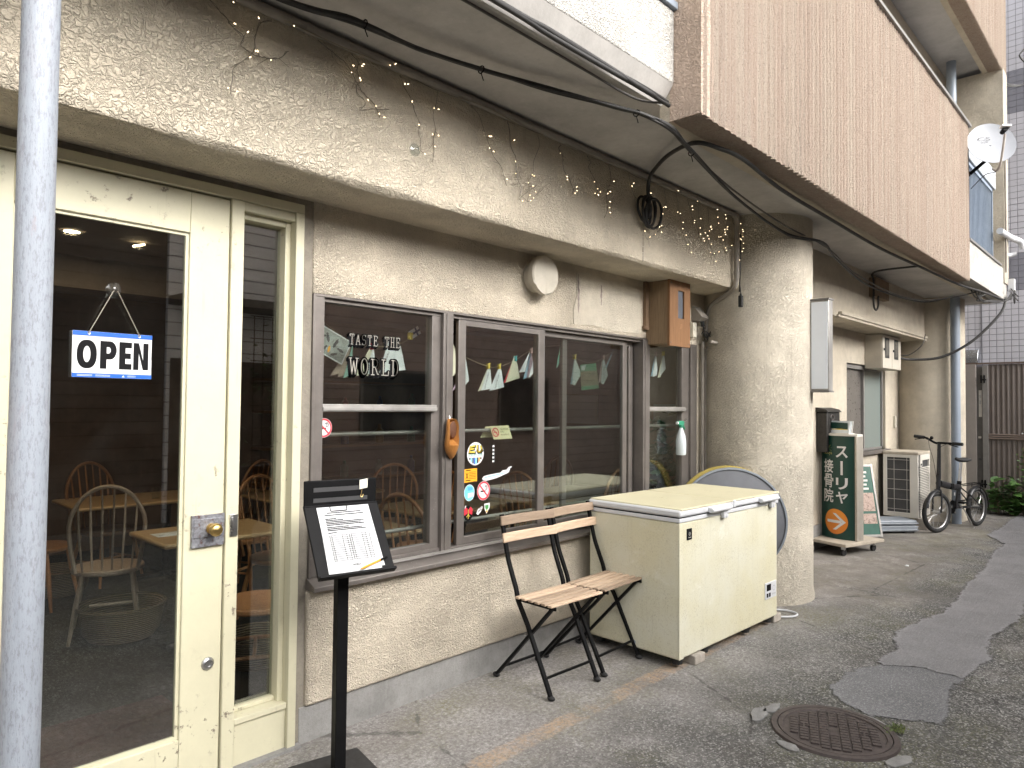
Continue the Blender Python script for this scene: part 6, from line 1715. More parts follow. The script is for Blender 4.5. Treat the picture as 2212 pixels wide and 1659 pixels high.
for a_ in (-60, -25, 10, 40, 75, 110):
    on_face(mb, lambda m: poly(m, [(-.09, .965), (-.09 + .05 * math.sin(R(a_)) - .006, .965 + .05 * math.cos(R(a_))), (-.09 + .06 * math.sin(R(a_)), .965 + .06 * math.cos(R(a_)))], (0, 0, 0), U_, V_, 0))
mb.build('emblem', plain('emblem_gold', (.50, .46, .18)), t, smooth=0)
# leaflet holder on top of the sign
lt = SB + V(0, 0, Zb + H_ + .0225)
t = empty('leaflet_holder', lt, 0, 'small leaflet holder with green cards on top of the green sign', 'holder')
mb = MB(); mb.obox(lt + V(0, 0, .004), sx_, sn_, EZ, .13, .05, .004); mb.build('tray', FRAME_WHITE, t)
for k, (off, m_) in enumerate(((.035, LEAFLET), (.01, LEAFLET), (-.015, FRAME_WHITE))):
    mb = MB(); mb.obox(lt + sn_ * (off - .02) + V(0, 0, .072), sx_, sn_ + V(0, 0, .2), EZ + sn_ * -.2, .12, .003, .066); mb.build('card', m_, t)
q_ = lt + sn_ * .024 + V(0, 0, .068)
mb = MB(); poly(mb, [(-.10, -.012), (.10, -.02), (.10, .05), (-.10, .055)], q_, tr_, EZ, .0); mb.build('card_print', GREEN_SIGN, t, smooth=0)
mb = MB(); poly(mb, [(-.10, -.045), (.10, -.045), (.10, -.022), (.02, -.014), (-.10, -.020)], q_, tr_, EZ, .0); mb.build('card_print', YELLOW, t, smooth=0)
# A-board
br = V(9.244, -.30, 0); au = V(-.8, .6, 0); back = V(.6, .8, 0)
top = back * .20 + V(0, 0, .86); avn = au.cross(top).normalized()
if avn.dot(V(-1, -1, 0)) < 0: avn = -avn
t = empty('a_board', br + au * .22, 0, 'green pavement A-board with photos behind the tall green sign', 'sign board')
tv = top.normalized(); tl_ = top.length
def ab(name, mat, c, hw, hh, th, lift=0):
    mb = MB(); mb.obox(br + au * c[0] + tv * c[1] + avn * lift, au, tv, avn, hw, hh, th); return mb.build(name, mat, t)
ab('panel', plain('board_green', (.03, .10, .075), .5), (.23, tl_ / 2), .22, tl_ / 2 - .03, .006)
for x in (.0, .46): ab('frame_rail', ALU_LIGHT, (x, tl_ / 2), .012, tl_ / 2, .012)
for z in (.02, tl_ - .02): ab('frame_rail', ALU_LIGHT, (.23, z), .22, .012, .0115)
for (x, z, w, h, m_) in ((.12, .22, .09, .06, 'pics1'), (.33, .22, .09, .06, 'pics2'), (.12, .42, .09, .11, 'pics3'), (.33, .42, .09, .11, 'pics1')):
    ab('photo', picmat('board_' + m_ + str(int(x * 100) + int(z * 100)), (.10, .06, .05), (.40, .30, .25), (.6, .5, .45), 30), (x, z), w, h, .002, .008)
for k in range(5): ab('text_line', FRAME_WHITE, (.22, .58 + .05 * k), .14 - .02 * (k % 2), .012, .002, .008)
mb = MB(); q = br + au * .23 + back * .38
mb.bar(br + au * .03 + top, br + au * .03 + back * .5 - back * .16, .02, .02); mb.bar(br + au * .43 + top, br + au * .43 + back * .34, .02, .02); mb.build('rear_frame', ALU_LIGHT, t)
# letter box on the wall
t = empty('letter_box', (8.16, -.06, 1.06), 0, 'ornate black letter box on the wall beside the column', 'letter box')
mb = MB(); mb.box((7.96, -.12, 1.06), (8.36, -.001, 1.50)); mb.build('case', plain('black_iron', (.03, .028, .026), .5, .3, .4, 30, .002, 40), t, bevel=.008)
mb = MB(); mb.prism([(-.01, 0), (.14, 0), (.11, .03), (.02, .05), (-.01, .05)], (7.945, 0, 1.5005), (0, -1, 0), (0, 0, 1), -.43); mb.build('lid', plain('black_iron', (.03, .028, .026)), t, bevel=.006)
mb = MB()
for k in range(5):
    mb.tube([(8.16 + .05 * math.cos(a) + (.06 if k % 2 else -.06), -.126, 1.14 + .075 * k + .03 * math.sin(a)) for a in [i * 2 * math.pi / 14 for i in range(14)]], .006, 5, closed=True)
mb.build('scrollwork', plain('worn_iron', (.10, .09, .085), .5, .4), t)
# electricity meter cabinet with two doors
t = empty('meter_cabinet', (10.04, -.1, 2.06), 0, 'pale twin-door electricity meter cabinet above the far window', 'meter box')
mb = MB(); mb.box((9.64, -.195, 2.055), (10.44, 0, 2.486)); mb.build('case', BEIGE_BOX, t, bevel=.003)
for (x0, x1) in ((9.645, 10.035), (10.045, 10.435)):
    d_ = MB(); d_.box((x0, -.212, 2.06), (x1, -.1952, 2.482)); dd = d_.build('door', plain('pale_door', (.52, .48, .41), .5, .1, .06), t, bevel=.003)
    d_ = MB(); xm = (x0 + x1) / 2; d_.box((xm - .11, -.2150, 2.19), (xm + .07, -.2121, 2.45)); d_.build('gasket', BLACK_MATTE, dd)
    d_ = MB(); d_.box((xm - .08, -.217, 2.22), (xm + .04, -.2151, 2.42)); d_.build('window', plain('smoked', (.12, .115, .105), .2), dd)
    d_ = MB(); d_.box((x0 + .03, -.220, 2.28), (x0 + .055, -.2121, 2.31)); d_.build('catch', BLACK, dd)
# wooden backing board with junction under the ceiling
t = empty('junction_board', (8.87, -.40, 2.85), 0, 'wooden junction board with a cable loop on the far beam', 'junction box')
mb = MB(); mb.box((8.60, -.43, 2.82), (9.12, -.3605, 3.04)); mb.build('board', BOX_WOOD_OLD, t, bevel=.003)
mb = MB(); mb.tube(spline([(8.30, -.97, 3.05), (8.26, -.6, 3.045), (8.46, -.44, 3.05), (8.52, -.435, 2.98), (8.52, -.435, 2.72), (8.60, -.435, 2.66), (8.68, -.435, 2.72), (8.68, -.435, 2.83)], 7), .011, 7); mb.build('cable', CABLE, t)
# service cable from the cabinet to the building corner
mb = MB(); mb.tube(spline([(10.43, -.16, 2.24), (10.6, -.30, 2.21), (10.75, -.62, 2.24), (10.9, -.95, 2.45), (11.1, -1.22, 2.80), (11.2, -1.27, 3.0)], 8), .017, 8)
mb.tube(spline([(10.43, -.16, 2.28), (10.55, -.28, 2.27), (10.62, -.42, 2.40), (10.72, -.44, 2.55)], 8), .006, 6)
tag(mb.build('service_cable', CABLE, None, (10.6, -.3, 2.2)), 'thick black cable swooping from the meter cabinet to the balcony corner', 'cable')
# corner cable knot
t = empty('cable_knot', (10.6, -1.2, 2.97), 0, 'tangle of black cables knotted under the far balcony corner', 'cable')
mb = MB(); r_ = random.Random(6)
for k in range(5):
    mb.tube(spline([(9.9 + .1 * k, -1.12 - .02 * k, 2.975), (10.2, -1.15 + r_.uniform(-.05, .05), 2.90 + r_.uniform(-.03, .03)), (10.6, -1.22, 2.90 + r_.uniform(-.03, .04)), (11.1, -1.27, 2.97), (11.62, -1.28, 3.06 + .02 * k)], 6), .008, 6)
for k in range(4):
    mb.tube([(11.68 + .05 * math.cos(a), -1.30 + .04 * math.sin(a) * (k % 2), 3.06 + .06 * math.sin(a) + .03 * k) for a in [i * 2 * math.pi / 12 for i in range(12)]], .007, 5, closed=True)
mb.build('cables', CABLE, t)
mb = MB(); mb.box((11.66, -1.30, 3.18), (11.78, -1.232, 3.34)); mb.build('junction', WHITE_PL, t)
# wall socket near far window
mb = MB(); mb.box((10.86, -.03, 1.28), (10.92, -.001, 1.44)); mb.box((10.875, -.036, 1.36), (10.905, -.0301, 1.40))
tag(mb.build('wall_socket', plain('ivory_plastic', (.58, .55, .46)), None, (10.89, 0, 1.28), bevel=.004), 'small ivory wall socket right of the far window', 'socket')
# blue downpipe
t = empty('downpipe', (11.10, -.71, 0), 0, 'blue-grey rainwater downpipe in front of the far column', 'pipe')
mb = MB(); mb.cyl((11.10, -.712, -.02), (11.10, -.712, 3.09), .058, n=28); mb.build('pipe', PIPE_BLUE, t, smooth=60)
for z in (.6, 1.9):
    mb = MB(); mb.cyl((11.10, -.712, z), (11.10, -.712, z + .03), .0605, n=28); mb.build('clip', PIPE_BLUE, t)

# ---------------------------------------------------------------- air conditioner on blocks
t = empty('outdoor_unit', (10.43, -.27, 0), 0, 'weathered white air-conditioner outdoor unit standing on blocks', 'air conditioner')
ACW = paint_worn('ac_white', (.66, .63, .57), (.35, .28, .2), .4, (.42, .38, .3), .66)
X0, X1, Y0, Y1, A0, A1 = 10.15, 10.74, -.476, -.065, .14, .985
mb = MB()
mb.box((X0 + .02, Y0 + .02, A0), (X1, Y1, A1 - .02)); mb.build('core', DARKGREY, t)
mb = MB(); mb.box((X0 - .006, Y0 - .006, A1 - .035), (X1 + .004, Y1 + .004, A1)); mb.build('top_panel', plain('ac_top', (.40, .35, .28), .7, 0, .2), t, bevel=.006)
mb = MB()
mb.box((X0, Y1 - .045, A0), (X0 + .03, Y1, A1 - .0352)); mb.box((X0, Y0 + .0952, A0), (X0 + .03, Y1 - .0452, A0 + .06)); mb.box((X0, Y0 + .0952, A1 - .075), (X0 + .03, Y1 - .0452, A1 - .0352))
mb.build('front_frame', ACW, t, bevel=.003)
mb = MB(); mb.prism([(0, 0), (.095, 0), (.095, .03), (.05, .05), (.03, .11), (0, .11)], (X0, Y0 + .095, A0), (0, -1, 0), (1, 0, 0), A1 - A0 - .0354); mb.build('corner_post', ACW, t, bevel=.004)
mb = MB()
for k in range(6):
    z = A0 + .10 + k * .128; mb.cyl((X0 + .006, Y1 - .04, z), (X0 + .006, Y0 + .10, z), .0035, n=6)
for k in range(2):
    y = Y1 - .13 - k * .15; mb.cyl((X0 + .010, y, A0 + .05), (X0 + .010, y, A1 - .07), .0035, n=6)
tag(mb.build('grille_wires', plain('wire_grey', (.42, .40, .37)), t), kind='stuff')
cy_ = (Y0 + .1 + Y1 - .045) / 2
mb = MB()
for k in range(4):
    a0 = k * math.pi / 2 + .4; vs = []
    for i in range(6):
        r1 = .03 + .022 * i; 
        for s_ in (-1, 1): vs.append((X0 + .055 + s_ * .012, cy_ + r1 * math.cos(a0 + s_ * .38), .52 + r1 * math.sin(a0 + s_ * .38) * 1.0))
    mb.add(vs, [(2 * i, 2 * i + 1, 2 * i + 3, 2 * i + 2) for i in range(5)])
mb.lathe([(0, .02), (.035, .015), (.04, 0), (0, 0)], (X0 + .05, cy_, .52), 16, axis=(-1, 0, 0)); mb.build('fan', DARKGREY, t)
mb = MB(); mb.box((X0 + .112, Y0 - .002, A0), (X1, Y0 + .018, A0 + .075)); mb.box((X0 + .112, Y0 - .002, A1 - .11), (X1, Y0 + .018, A1 - .0354)); mb.box((X1 - .035, Y0 - .002, A0 + .0752), (X1, Y0 + .018, A1 - .1102)); mb.box((X0 + .1122, Y0 - .002, A1 - .19), (X0 + .21, Y0 + .0178, A1 - .1104)); mb.build('side_panel', ACW, t)
for k in range(26):
    z = A0 + .085 + k * .0218
    mb = MB(); mb.box((X0 + .113, Y0 - .001, z), (X1 - .036, Y0 + .016, z + .009)); mb.build('louvre', ACW, t)
mb = MB(); mb.box((X0 + .135, Y0 - .004, A1 - .175), (X0 + .185, Y0 - .0021, A1 - .15)); mb.build('label_plate', INK, t)
for (x, y, w, lab) in ((10.28, -.50, .20, 'rough concrete block under the front of the air conditioner'), (10.60, -.16, .20, 'concrete block under the back of the air conditioner')):
    mb = MB(); mb.prism([(-w / 2, -.07), (w / 2, -.065), (w / 2 - .01, .07), (-w / 2 + .01, .075)], (x, y, 0), EX, EY, .138)
    tag(mb.build('concrete_block', BLOCK, None, (x, y, 0), bevel=.008), lab, 'block')
# grey hard case lying in front
t = empty('plastic_case', (9.72, -.30, 0), 0, 'grey ribbed plastic case lying on the ground below the air conditioner', 'case')
cu_ = V(-.77, .64, 0).normalized(); cv_ = V(.64, .77, 0).normalized(); cc = V(9.72, -.23, 0)
for (z0, z1, s_) in ((.022, .095, 1.0), (.1, .165, .97)):
    mb = MB(); mb.obox(cc + V(0, 0, (z0 + z1) / 2), cu_, cv_, EZ, .30 * s_, .17 * s_, (z1 - z0) / 2); mb.build('shell', GREY_PL, t, bevel=.02, seg=3)
for k in range(3):
    mb = MB(); mb.obox(cc + V(0, 0, .045 + .04 * k), cu_, cv_, EZ, .303, .173, .006); mb.build('rib', plain('case_edge', (.28, .305, .335), .4), t, bevel=.003)
for s_ in (-1, 1):
    mb = MB(); mb.obox(cc + cu_ * (.2 * s_) + V(0, 0, .012), cu_, cv_, EZ, .06, .15, .0115); mb.build('foot', BLACK_MATTE, t)

# ---------------------------------------------------------------- folding bicycle
bk = empty('folding_bicycle', (10.575, -.8235, 0), math.atan2(.175, -.985) - R(4), 'black small-wheeled folding bicycle parked by the downpipe', 'bicycle')
def bp_(name, mat, fn, parent=None, **k):
    mb = MB(); fn(mb); return mb.build(name, mat, parent or bk, local=True, **k)
BIKE = plain('bike_black', (.025, .025, .027), .3, .2, .2)
for xw, nm in ((.51, 'front'), (-.51, 'rear')):
    whl = empty('wheel', (xw, 0, .257), R(-9) if xw > 0 else 0); whl.parent = bk
    circ = lambda r, n=40: [(r * math.cos(2 * math.pi * i / n), 0, r * math.sin(2 * math.pi * i / n)) for i in range(n)]
    bp_('tyre', BLACK_MATTE, lambda m: m.tube(circ(.229), .0275, 10, closed=True), whl, smooth=60)
    bp_('rim', STEEL, lambda m: m.tube(circ(.205), .011, 8, closed=True), whl, smooth=60)
    bp_('hub', STEEL, lambda m: m.cyl((0, -.045, 0), (0, .045, 0), .018, n=14), whl)
    def spk(m):
        for i in range(20):
            a = 2 * math.pi * i / 20; s_ = .03 if i % 2 else -.03
            m.tube([(.018 * math.cos(a + .8 * (1 if i % 4 < 2 else -1)), s_, .018 * math.sin(a + .8 * (1 if i % 4 < 2 else -1))), (.2 * math.cos(a), 0, .2 * math.sin(a))], .0014, 4)
    tag(bp_('spokes', STEEL, spk, whl), kind='stuff')
def fend(a0, a1, cx):
    def fn(m):
        vs = []; fs = []
        n = 18
        for i in range(n + 1):
            a = R(a0 + (a1 - a0) * i / n)
            for (dr, dy) in ((.0, -.032), (.014, -.02), (.018, 0), (.014, .02), (0, .032)):
                vs.append((cx + (.262 + dr) * math.cos(a), dy, .257 + (.262 + dr) * math.sin(a)))
        for i in range(n):
            for j in range(4): fs.append((i * 5 + j, i * 5 + j + 1, (i + 1) * 5 + j + 1, (i + 1) * 5 + j))
        m.add(vs, fs)
    return fn
bp_('mudguard', BIKE, fend(15, 110, .51), smooth=60)
bp_('mudguard', BIKE, fend(40, 185, -.51), smooth=60)
bp_('main_tube', BIKE, lambda m: m.tube([(.45, 0, .615), (.25, 0, .575), (-.03, 0, .535)], .042, 14))
bp_('hinge', BLACK, lambda m: m.box((.16, -.045, .535), (.24, .045, .60)), bevel=.006)
bp_('seat_tube', BIKE, lambda m: m.tube([(.01, 0, .27), (-.055, 0, .60)], .026, 12))
bp_('seat_post', STEEL, lambda m: m.tube([(-.055, 0, .60), (-.105, 0, .85)], .0165, 12))
for s_ in (-1, 1):
    bp_('chain_stay', BIKE, lambda m: m.tube([(0, s_ * .03, .28), (-.25, s_ * .045, .27), (-.51, s_ * .06, .257)], .010, 8))
    bp_('seat_stay', BIKE, lambda m: m.tube([(-.04, s_ * .02, .54), (-.25, s_ * .05, .42), (-.51, s_ * .06, .257)], .009, 8))
    bp_('fork_blade', BIKE, lambda m: m.tube([(.475, s_ * .03, .54), (.49, s_ * .052, .45), (.51, s_ * .052, .257)], .012, 8))
bp_('head_tube', BIKE, lambda m: m.tube([(.474, 0, .53), (.462, 0, .67)], .026, 14))
bp_('stem', BIKE, lambda m: m.tube([(.462, 0, .67), (.452, 0, .80), (.44, 0, 1.115)], [.028, .024, .019], 12))
hb = lambda p: (.44 + p[0], p[1], 1.12 + p[2])
bp_('handlebar', BLACK, lambda m: m.tube(spline([hb(p) for p in ((.03, -.28, .075), (.02, -.16, .06), (.0, -.05, .0), (0, 0, 0), (0, .05, 0), (.02, .16, .0), (.03, .28, -.005))], 6), .0145, 10))
for s_, z in ((-1, .07), (1, -.002)):
    bp_('grip', BLACK_MATTE, lambda m: m.tube([hb((.031, s_ * .29, z + (.004 if s_ < 0 else -.002))), hb((.022, s_ * .17, z - (.008 if s_ < 0 else -.002)))], .021, 10))
    bp_('brake_lever', BLACK, lambda m: m.tube([hb((.03, s_ * .13, z - .01)), hb((.06, s_ * .18, z - .02)), hb((.075, s_ * .26, z - .035))], .006, 6))
    bp_('brake_cable', CABLE, lambda m: m.tube(spline([hb((.03, s_ * .12, z)), (.55, s_ * .06, 1.06), (.53, s_ * .03, .92), (.49, s_ * .02, .74), (.46, s_ * .02, .60)], 6), .003, 5))
bp_('bell', BLACK, lambda m: m.sphere(hb((0, -.09, .06)), .022, 10, 6))
def saddle(m):
    secs = [(-.12, .075, .012), (-.10, .085, .03), (-.05, .082, .036), (.0, .055, .034), (.06, .032, .030), (.115, .024, .026), (.135, .012, .012)]
    n = 14; vs = []; fs = []
    for (x, w, h) in secs:
        for k in range(n):
            a = 2 * math.pi * k / n
            vs.append((-.105 + x, w * math.cos(a), .880 + h * (math.sin(a) if math.sin(a) > 0 else .7 * math.sin(a)) + .012 * (abs(x + .02) / .1) ** 2))
    for i in range(len(secs) - 1):
        for k in range(n): fs.append((i * n + k, i * n + (k + 1) % n, (i + 1) * n + (k + 1) % n, (i + 1) * n + k))
    fs.append(tuple(range(n))); fs.append(tuple((len(secs) - 1) * n + k for k in range(n)))
    m.add(vs, fs)
bp_('saddle', BLACK_MATTE, saddle, smooth=60)
bp_('chainring', BLACK, lambda m: m.lathe([(.03, -.004), (.085, -.004), (.088, 0), (.085, .004), (.03, .004)], (.01, -.055, .28), 28, axis=(0, 1, 0)))
bp_('chain_guard', BLACK, lambda m: (m.box((-.50, -.066, .245), (0.02, -.06, .262)), m.box((-.48, -.066, .335), (0.03, -.06, .352))))
for s_, ang in ((-1, 215), (1, 35)):
    e_ = (.01 + .15 * math.cos(R(ang)), s_ * .08, .28 + .15 * math.sin(R(ang)))
    bp_('crank', STEEL, lambda m: m.tube([(.01, s_ * .065, .28), e_], .010, 8))
    bp_('pedal', BLACK, lambda m: m.box((e_[0] - .045, e_[1] + s_ * .01, e_[2] - .012), (e_[0] + .045, e_[1] + s_ * .085, e_[2] + .012)), bevel=.004)
bp_('kickstand', STEEL, lambda m: m.tube([(-.08, .03, .28), (-.15, .13, .02)], .008, 8))
bp_('rear_rack', BLACK, lambda m: (m.tube([(-.06, -.04, .56), (-.55, -.05, .565), (-.56, .05, .565), (-.06, .04, .56)], .006, 6), m.tube([(-.50, -.05, .565), (-.51, -.065, .257)], .005, 6), m.tube([(-.50, .05, .565), (-.51, .065, .257)], .005, 6)))
bp_('seat_clamp', BLACK, lambda m: (m.cyl((-.05, 0, .575), (-.058, 0, .615), .027, n=12), m.bar((-.055, -.02, .60), (-.15, -.035, .585), .010, .012)))
bp_('reflector', plain('reflector_white', (.7, .7, .7), .3), lambda m: m.box((.005, -.03, .43), (.02, -.022, .47)))

# ================================================================ end of the alley: gate, tiled block, plants
GX = 12.85
ga = empty('metal_gate', (GX, -1.0, 0), 0, 'brown corrugated metal gate at the end of the alley', 'gate')
def corr(m, y0, y1, z0, z1, x, pitch=.064, dep=.018):
    n = int(abs(y1 - y0) / pitch) * 6
    vs = []
    for i in range(n + 1):
        y = y0 + (y1 - y0) * i / n
        w = math.sin(2 * math.pi * i / 6)
        xx = x + dep * (1 if w > .5 else -1 if w < -.5 else 0) * .5
        vs += [(xx, y, z0), (xx, y, z1), (xx + .003, y, z0), (xx + .003, y, z1)]
    fs = []
    for i in range(n):
        a = 4 * i; b = a + 4
        fs += [(a, b, b + 1, a + 1), (a + 3, b + 3, b + 2, a + 2), (a + 1, b + 1, b + 3, a + 3), (a, a + 2, b + 2, b)]
    m.add(vs, fs)
CORR = plain('corrugated_brown', (.175, .148, .132), .55, .15, .1, 3)
mb = MB(); corr(mb, -.80, -3.2, 1.18, 2.235, GX); mb.build('upper_sheet', CORR, ga, smooth=20)
mb = MB(); corr(mb, -.80, -3.2, .03, 1.10, GX); mb.build('lower_sheet', CORR, ga, smooth=20)
for z in (1.105, 1.135, 1.165):
    mb = MB(); mb.cyl((GX - .025, -.80, z), (GX - .025, -3.2, z), .014, n=10); mb.build('mid_rail', plain('rail_brown', (.20, .155, .13), .4, .2), ga)
mb = MB(); mb.box((GX - .03, -3.2, 2.24), (GX + .03, -.42, 2.265)); mb.build('top_rail', BROWN_METAL, ga)
mb = MB(); mb.box((GX - .04, -.80, 0), (GX + .03, -.725, 2.22)); mb.build('frame_post', GREY_METAL, ga, bevel=.004)
mb = MB(); mb.box((GX + .01, -.725, 0), (GX + .03, -.645, 2.20)); mb.build('lock_panel', plain('dark_panel', (.12, .115, .11), .4, .3), ga)
mb = MB(); mb.box((GX - .04, -.645, 0), (GX + .03, -.46, 2.24)); mb.build('wide_post', TAUPE, ga, bevel=.004)
for z in (.35, 1.95):
    mb = MB(); mb.cyl((GX - .05, -.755, z), (GX - .05, -.755, z + .12), .012, n=10); mb.cyl((GX - .05, -.715, z), (GX - .05, -.715, z + .12), .012, n=10); mb.box((GX - .046, -.78, z + .04), (GX - .041, -.70, z + .06)); mb.build('hinge', BLACK, ga)
mb = MB(); mb.box((GX + .003, -.712, 1.43), (GX + .0099, -.672, 1.84)); mb.build('name_plate', FRAME_WHITE, ga)
mb = MB(); put_text(mb, '管', (GX + .0029, -.678, 1.72), (0, -1, 0), EZ, .026, .05, .0006); put_text(mb, '理', (GX + .0029, -.678, 1.63), (0, -1, 0), EZ, .026, .05, .0006); mb.build('name_print', INK_GREY, ga, smooth=0)
mb = MB(); mb.box((GX - .02, -.700, 1.10), (GX + .0099, -.665, 1.13)); mb.build('latch', STEEL, ga)
mb = MB(); mb.cyl((GX + .009, -.685, .78), (GX - .015, -.685, .78), .02, n=14); mb.build('lock', DARKGREY, ga)
mb = MB(); mb.sphere((GX - .03, -1.22, 1.19), .016, 10, 6); mb.build('bolt', STEEL, ga)

# tiled apartment block
TX = 13.6
TILE = plain('lilac_tile', (.60, .59, .63), .3, 0, .06, 1.5)
TILE_D = plain('slate_tile', (.26, .26, .295), .3, 0, .08, 1.5)
GROUT = plain('dark_grout', (.20, .20, .225), .9)
tb = empty('tiled_building', (TX + 3, -2, 0), 0, 'grey-tiled apartment block rising behind the brown gate', 'building')
mb = MB(); mb.box((TX + .006, -6.5, 0), (TX + 6, 1.5, 11.0)); mb.build('wall', GROUT, tb)
P_ = .0985; gap = .006
tm = {}
for nm, m_ in (('L', TILE), ('D', TILE_D)):
    mb = MB(); h = (P_ - gap) / 2; mb.add([(0.0062, -h, -h), (.0062, h, -h), (.0062, h, h), (.0062, -h, h), (0, -h + .003, -h + .003), (0, h - .003, -h + .003), (0, h - .003, h - .003), (0, -h + .003, h - .003)], [(4, 7, 6, 5), (0, 1, 5, 4), (1, 2, 6, 5), (2, 3, 7, 6), (3, 0, 4, 7)])
    o = mb.build('tile', m_, None, None, smooth=0); tm[nm] = o.data
    bpy.data.objects.remove(o)
restL, restD = MB(), MB()
cnt = 0
band = lambda z: 'D' if (3.42 < z < 4.02 or 6.30 < z < 6.95 or 9.2 < z < 9.8) else 'L'
r_ = random.Random(3)
for j in range(int(2.30 / P_), 112):
    z = (j + .5) * P_
    for i in range(-18, 63):
        y = -.55 + (i + .5) * P_ * -1
        y = -.30 - (i + .5) * P_
        if y < -6.4 or y > 1.4: continue
        near = -1.32 < y < -.25 and 2.28 < z < 5.6
        k = band(z)
        if near and cnt < 300:
            o = bpy.data.objects.new('tile', tm[k]); COL.objects.link(o); o.parent = tb
            o.location = V(TX + r_.uniform(-.0006, .0006), y, z) - tb.location; cnt += 1
        elif z < 10.9:
            h = (P_ - gap) / 2
            (restL if k == 'L' else restD).add([(TX + .0062, y - h, z - h), (TX + .0062, y + h, z - h), (TX + .0062, y + h, z + h), (TX + .0062, y - h, z + h), (TX, y - h, z - h), (TX, y + h, z - h), (TX, y + h, z + h), (TX, y - h, z + h)], [(4, 7, 6, 5), (0, 1, 5, 4), (1, 2, 6, 5), (2, 3, 7, 6), (3, 0, 4, 7)])
tag(restL.build('tile_field', TILE, tb, smooth=0), kind='stuff')
tag(restD.build('tile_field', TILE_D, tb, smooth=0), kind='stuff')
mb = MB(); mb.box((TX - .012, -.60, 2.3), (TX - .002, -.585, 9)); mb.build('expansion_joint', plain('joint_grey', (.2, .2, .22)), tb)
t = empty('steel_hood', (TX - .08, -.74, 2.28), 0, 'stainless steel vent hood on the tiled wall above the gate', 'vent hood')
mb = MB(); mb.prism([(0, 0), (0, .22), (.08, .22), (.15, .10), (.15, 0)], (TX - .003, -.56, 2.30), (-1, 0, 0), (0, 0, 1), .36); mb.build('hood', plain('hood_steel', (.5, .52, .55), .25, .9, .1), t, bevel=.006)

# leafy plant against the gate
LEAF = leaf_mat('green_leaf', (.035, .085, .02), (.10, .20, .05))
t = empty('leafy_shrub', (GX - .3, -1.2, 0), 0, 'broad-leaved green shrub growing against the brown gate', 'shrub')
r_ = random.Random(14)
fo = MB(); st_ = MB()
for k in range(85):
    b = V(GX - .22 + r_.uniform(-.16, .12), -1.20 + r_.gauss(0, .26), 0)
    h = r_.uniform(.08, .62) * (1 - .35 * abs(b.y + 1.25)); e = b + V(r_.uniform(-.15, .05), r_.uniform(-.12, .12), h)
    if b.y > -.84: continue
    st_.tube([b, (b + e) / 2 + V(0, .01, 0), e], .003, 4)
    for q in range(4):
        p = b.lerp(e, .45 + .55 * q / 3); d = V(r_.uniform(-1, .3), r_.uniform(-1, 1), r_.uniform(-.2, .5)).normalized()
        s_ = r_.uniform(.10, .165); sd = d.cross(V(r_.uniform(-.4, .4), r_.uniform(-.4, .4), 1)).normalized(); nz = sd.cross(d).normalized()
        pr = [(0, 0), (.18, .30), (.45, .42), (.75, .26), (1, 0), (.75, -.26), (.45, -.42), (.18, -.30)]
        vs = [p + d * s_ * a + sd * s_ * w_ * .85 + nz * s_ * (.10 * abs(w_) - .18 * a * a) for a, w_ in pr] + [p + d * s_ * .5 - nz * s_ * .04]
        fo.add(vs, [(i, (i + 1) % 8, 8) for i in range(8)])
for (y, h) in ((-1.28, 1.0), (-1.22, .92)):
    st_.tube([(GX - .2, y, 0), (GX - .18, y + .03, h)], .004, 4)
    for q in range(10): fo.add([(GX - .2 + r_.uniform(-.03, .03), y + r_.uniform(-.05, .05), h * (.5 + .05 * q)), (GX - .22, y + .05 * (1 if q % 2 else -1), h * (.5 + .05 * q) + .02), (GX - .2, y + .03, h * (.5 + .05 * q) + .03)], [(0, 1, 2)])
fo.build('foliage', LEAF, t); st_.build('stems', plain('stem_brown', (.12, .09, .05)), t)

# ---------------------------------------------------------------- balcony railing, dish, pipes on the far balcony
RAIL = plain('rail_blue_grey', (.30, .36, .44), .4, .4, .1)
t = empty('balcony_railing', (10.1, -1.14, 3.48), 0, 'blue-grey barred railing on the far white balcony parapet', 'railing')
mb = MB(); mb.box((9.27, -1.17, 4.40), (11.0, -1.12, 4.44)); mb.build('top_rail', RAIL, t)
mb = MB(); mb.box((9.27, -1.165, 3.50), (11.0, -1.125, 3.53)); mb.build('bottom_rail', RAIL, t)
for k in range(24):
    x = 9.30 + k * .0735
    mb = MB(); mb.box((x, -1.158, 3.53), (x + .018, -1.132, 4.40)); mb.build('bar', RAIL, t)
for x in (9.27, 10.97):
    mb = MB(); mb.box((x, -1.17, 3.479), (x + .035, -1.12, 4.45)); mb.build('post', RAIL, t)
mb = MB(); mb.box((9.30, -1.09, 3.48), (10.6, -1.06, 4.38)); mb.build('screen_panel', plain('screen_panel', (.13, .15, .18), .4, 0, .1, 3), t)
t = empty('shutter_box', (10.2, -.95, 4.46), 0, 'grey box unit projecting above the far balcony railing', 'box')
mb = MB(); mb.box((9.4, -1.19, 4.452), (11.1, -.95, 4.70)); mb.build('case', plain('box_grey', (.42, .45, .48), .45), t, bevel=.01)
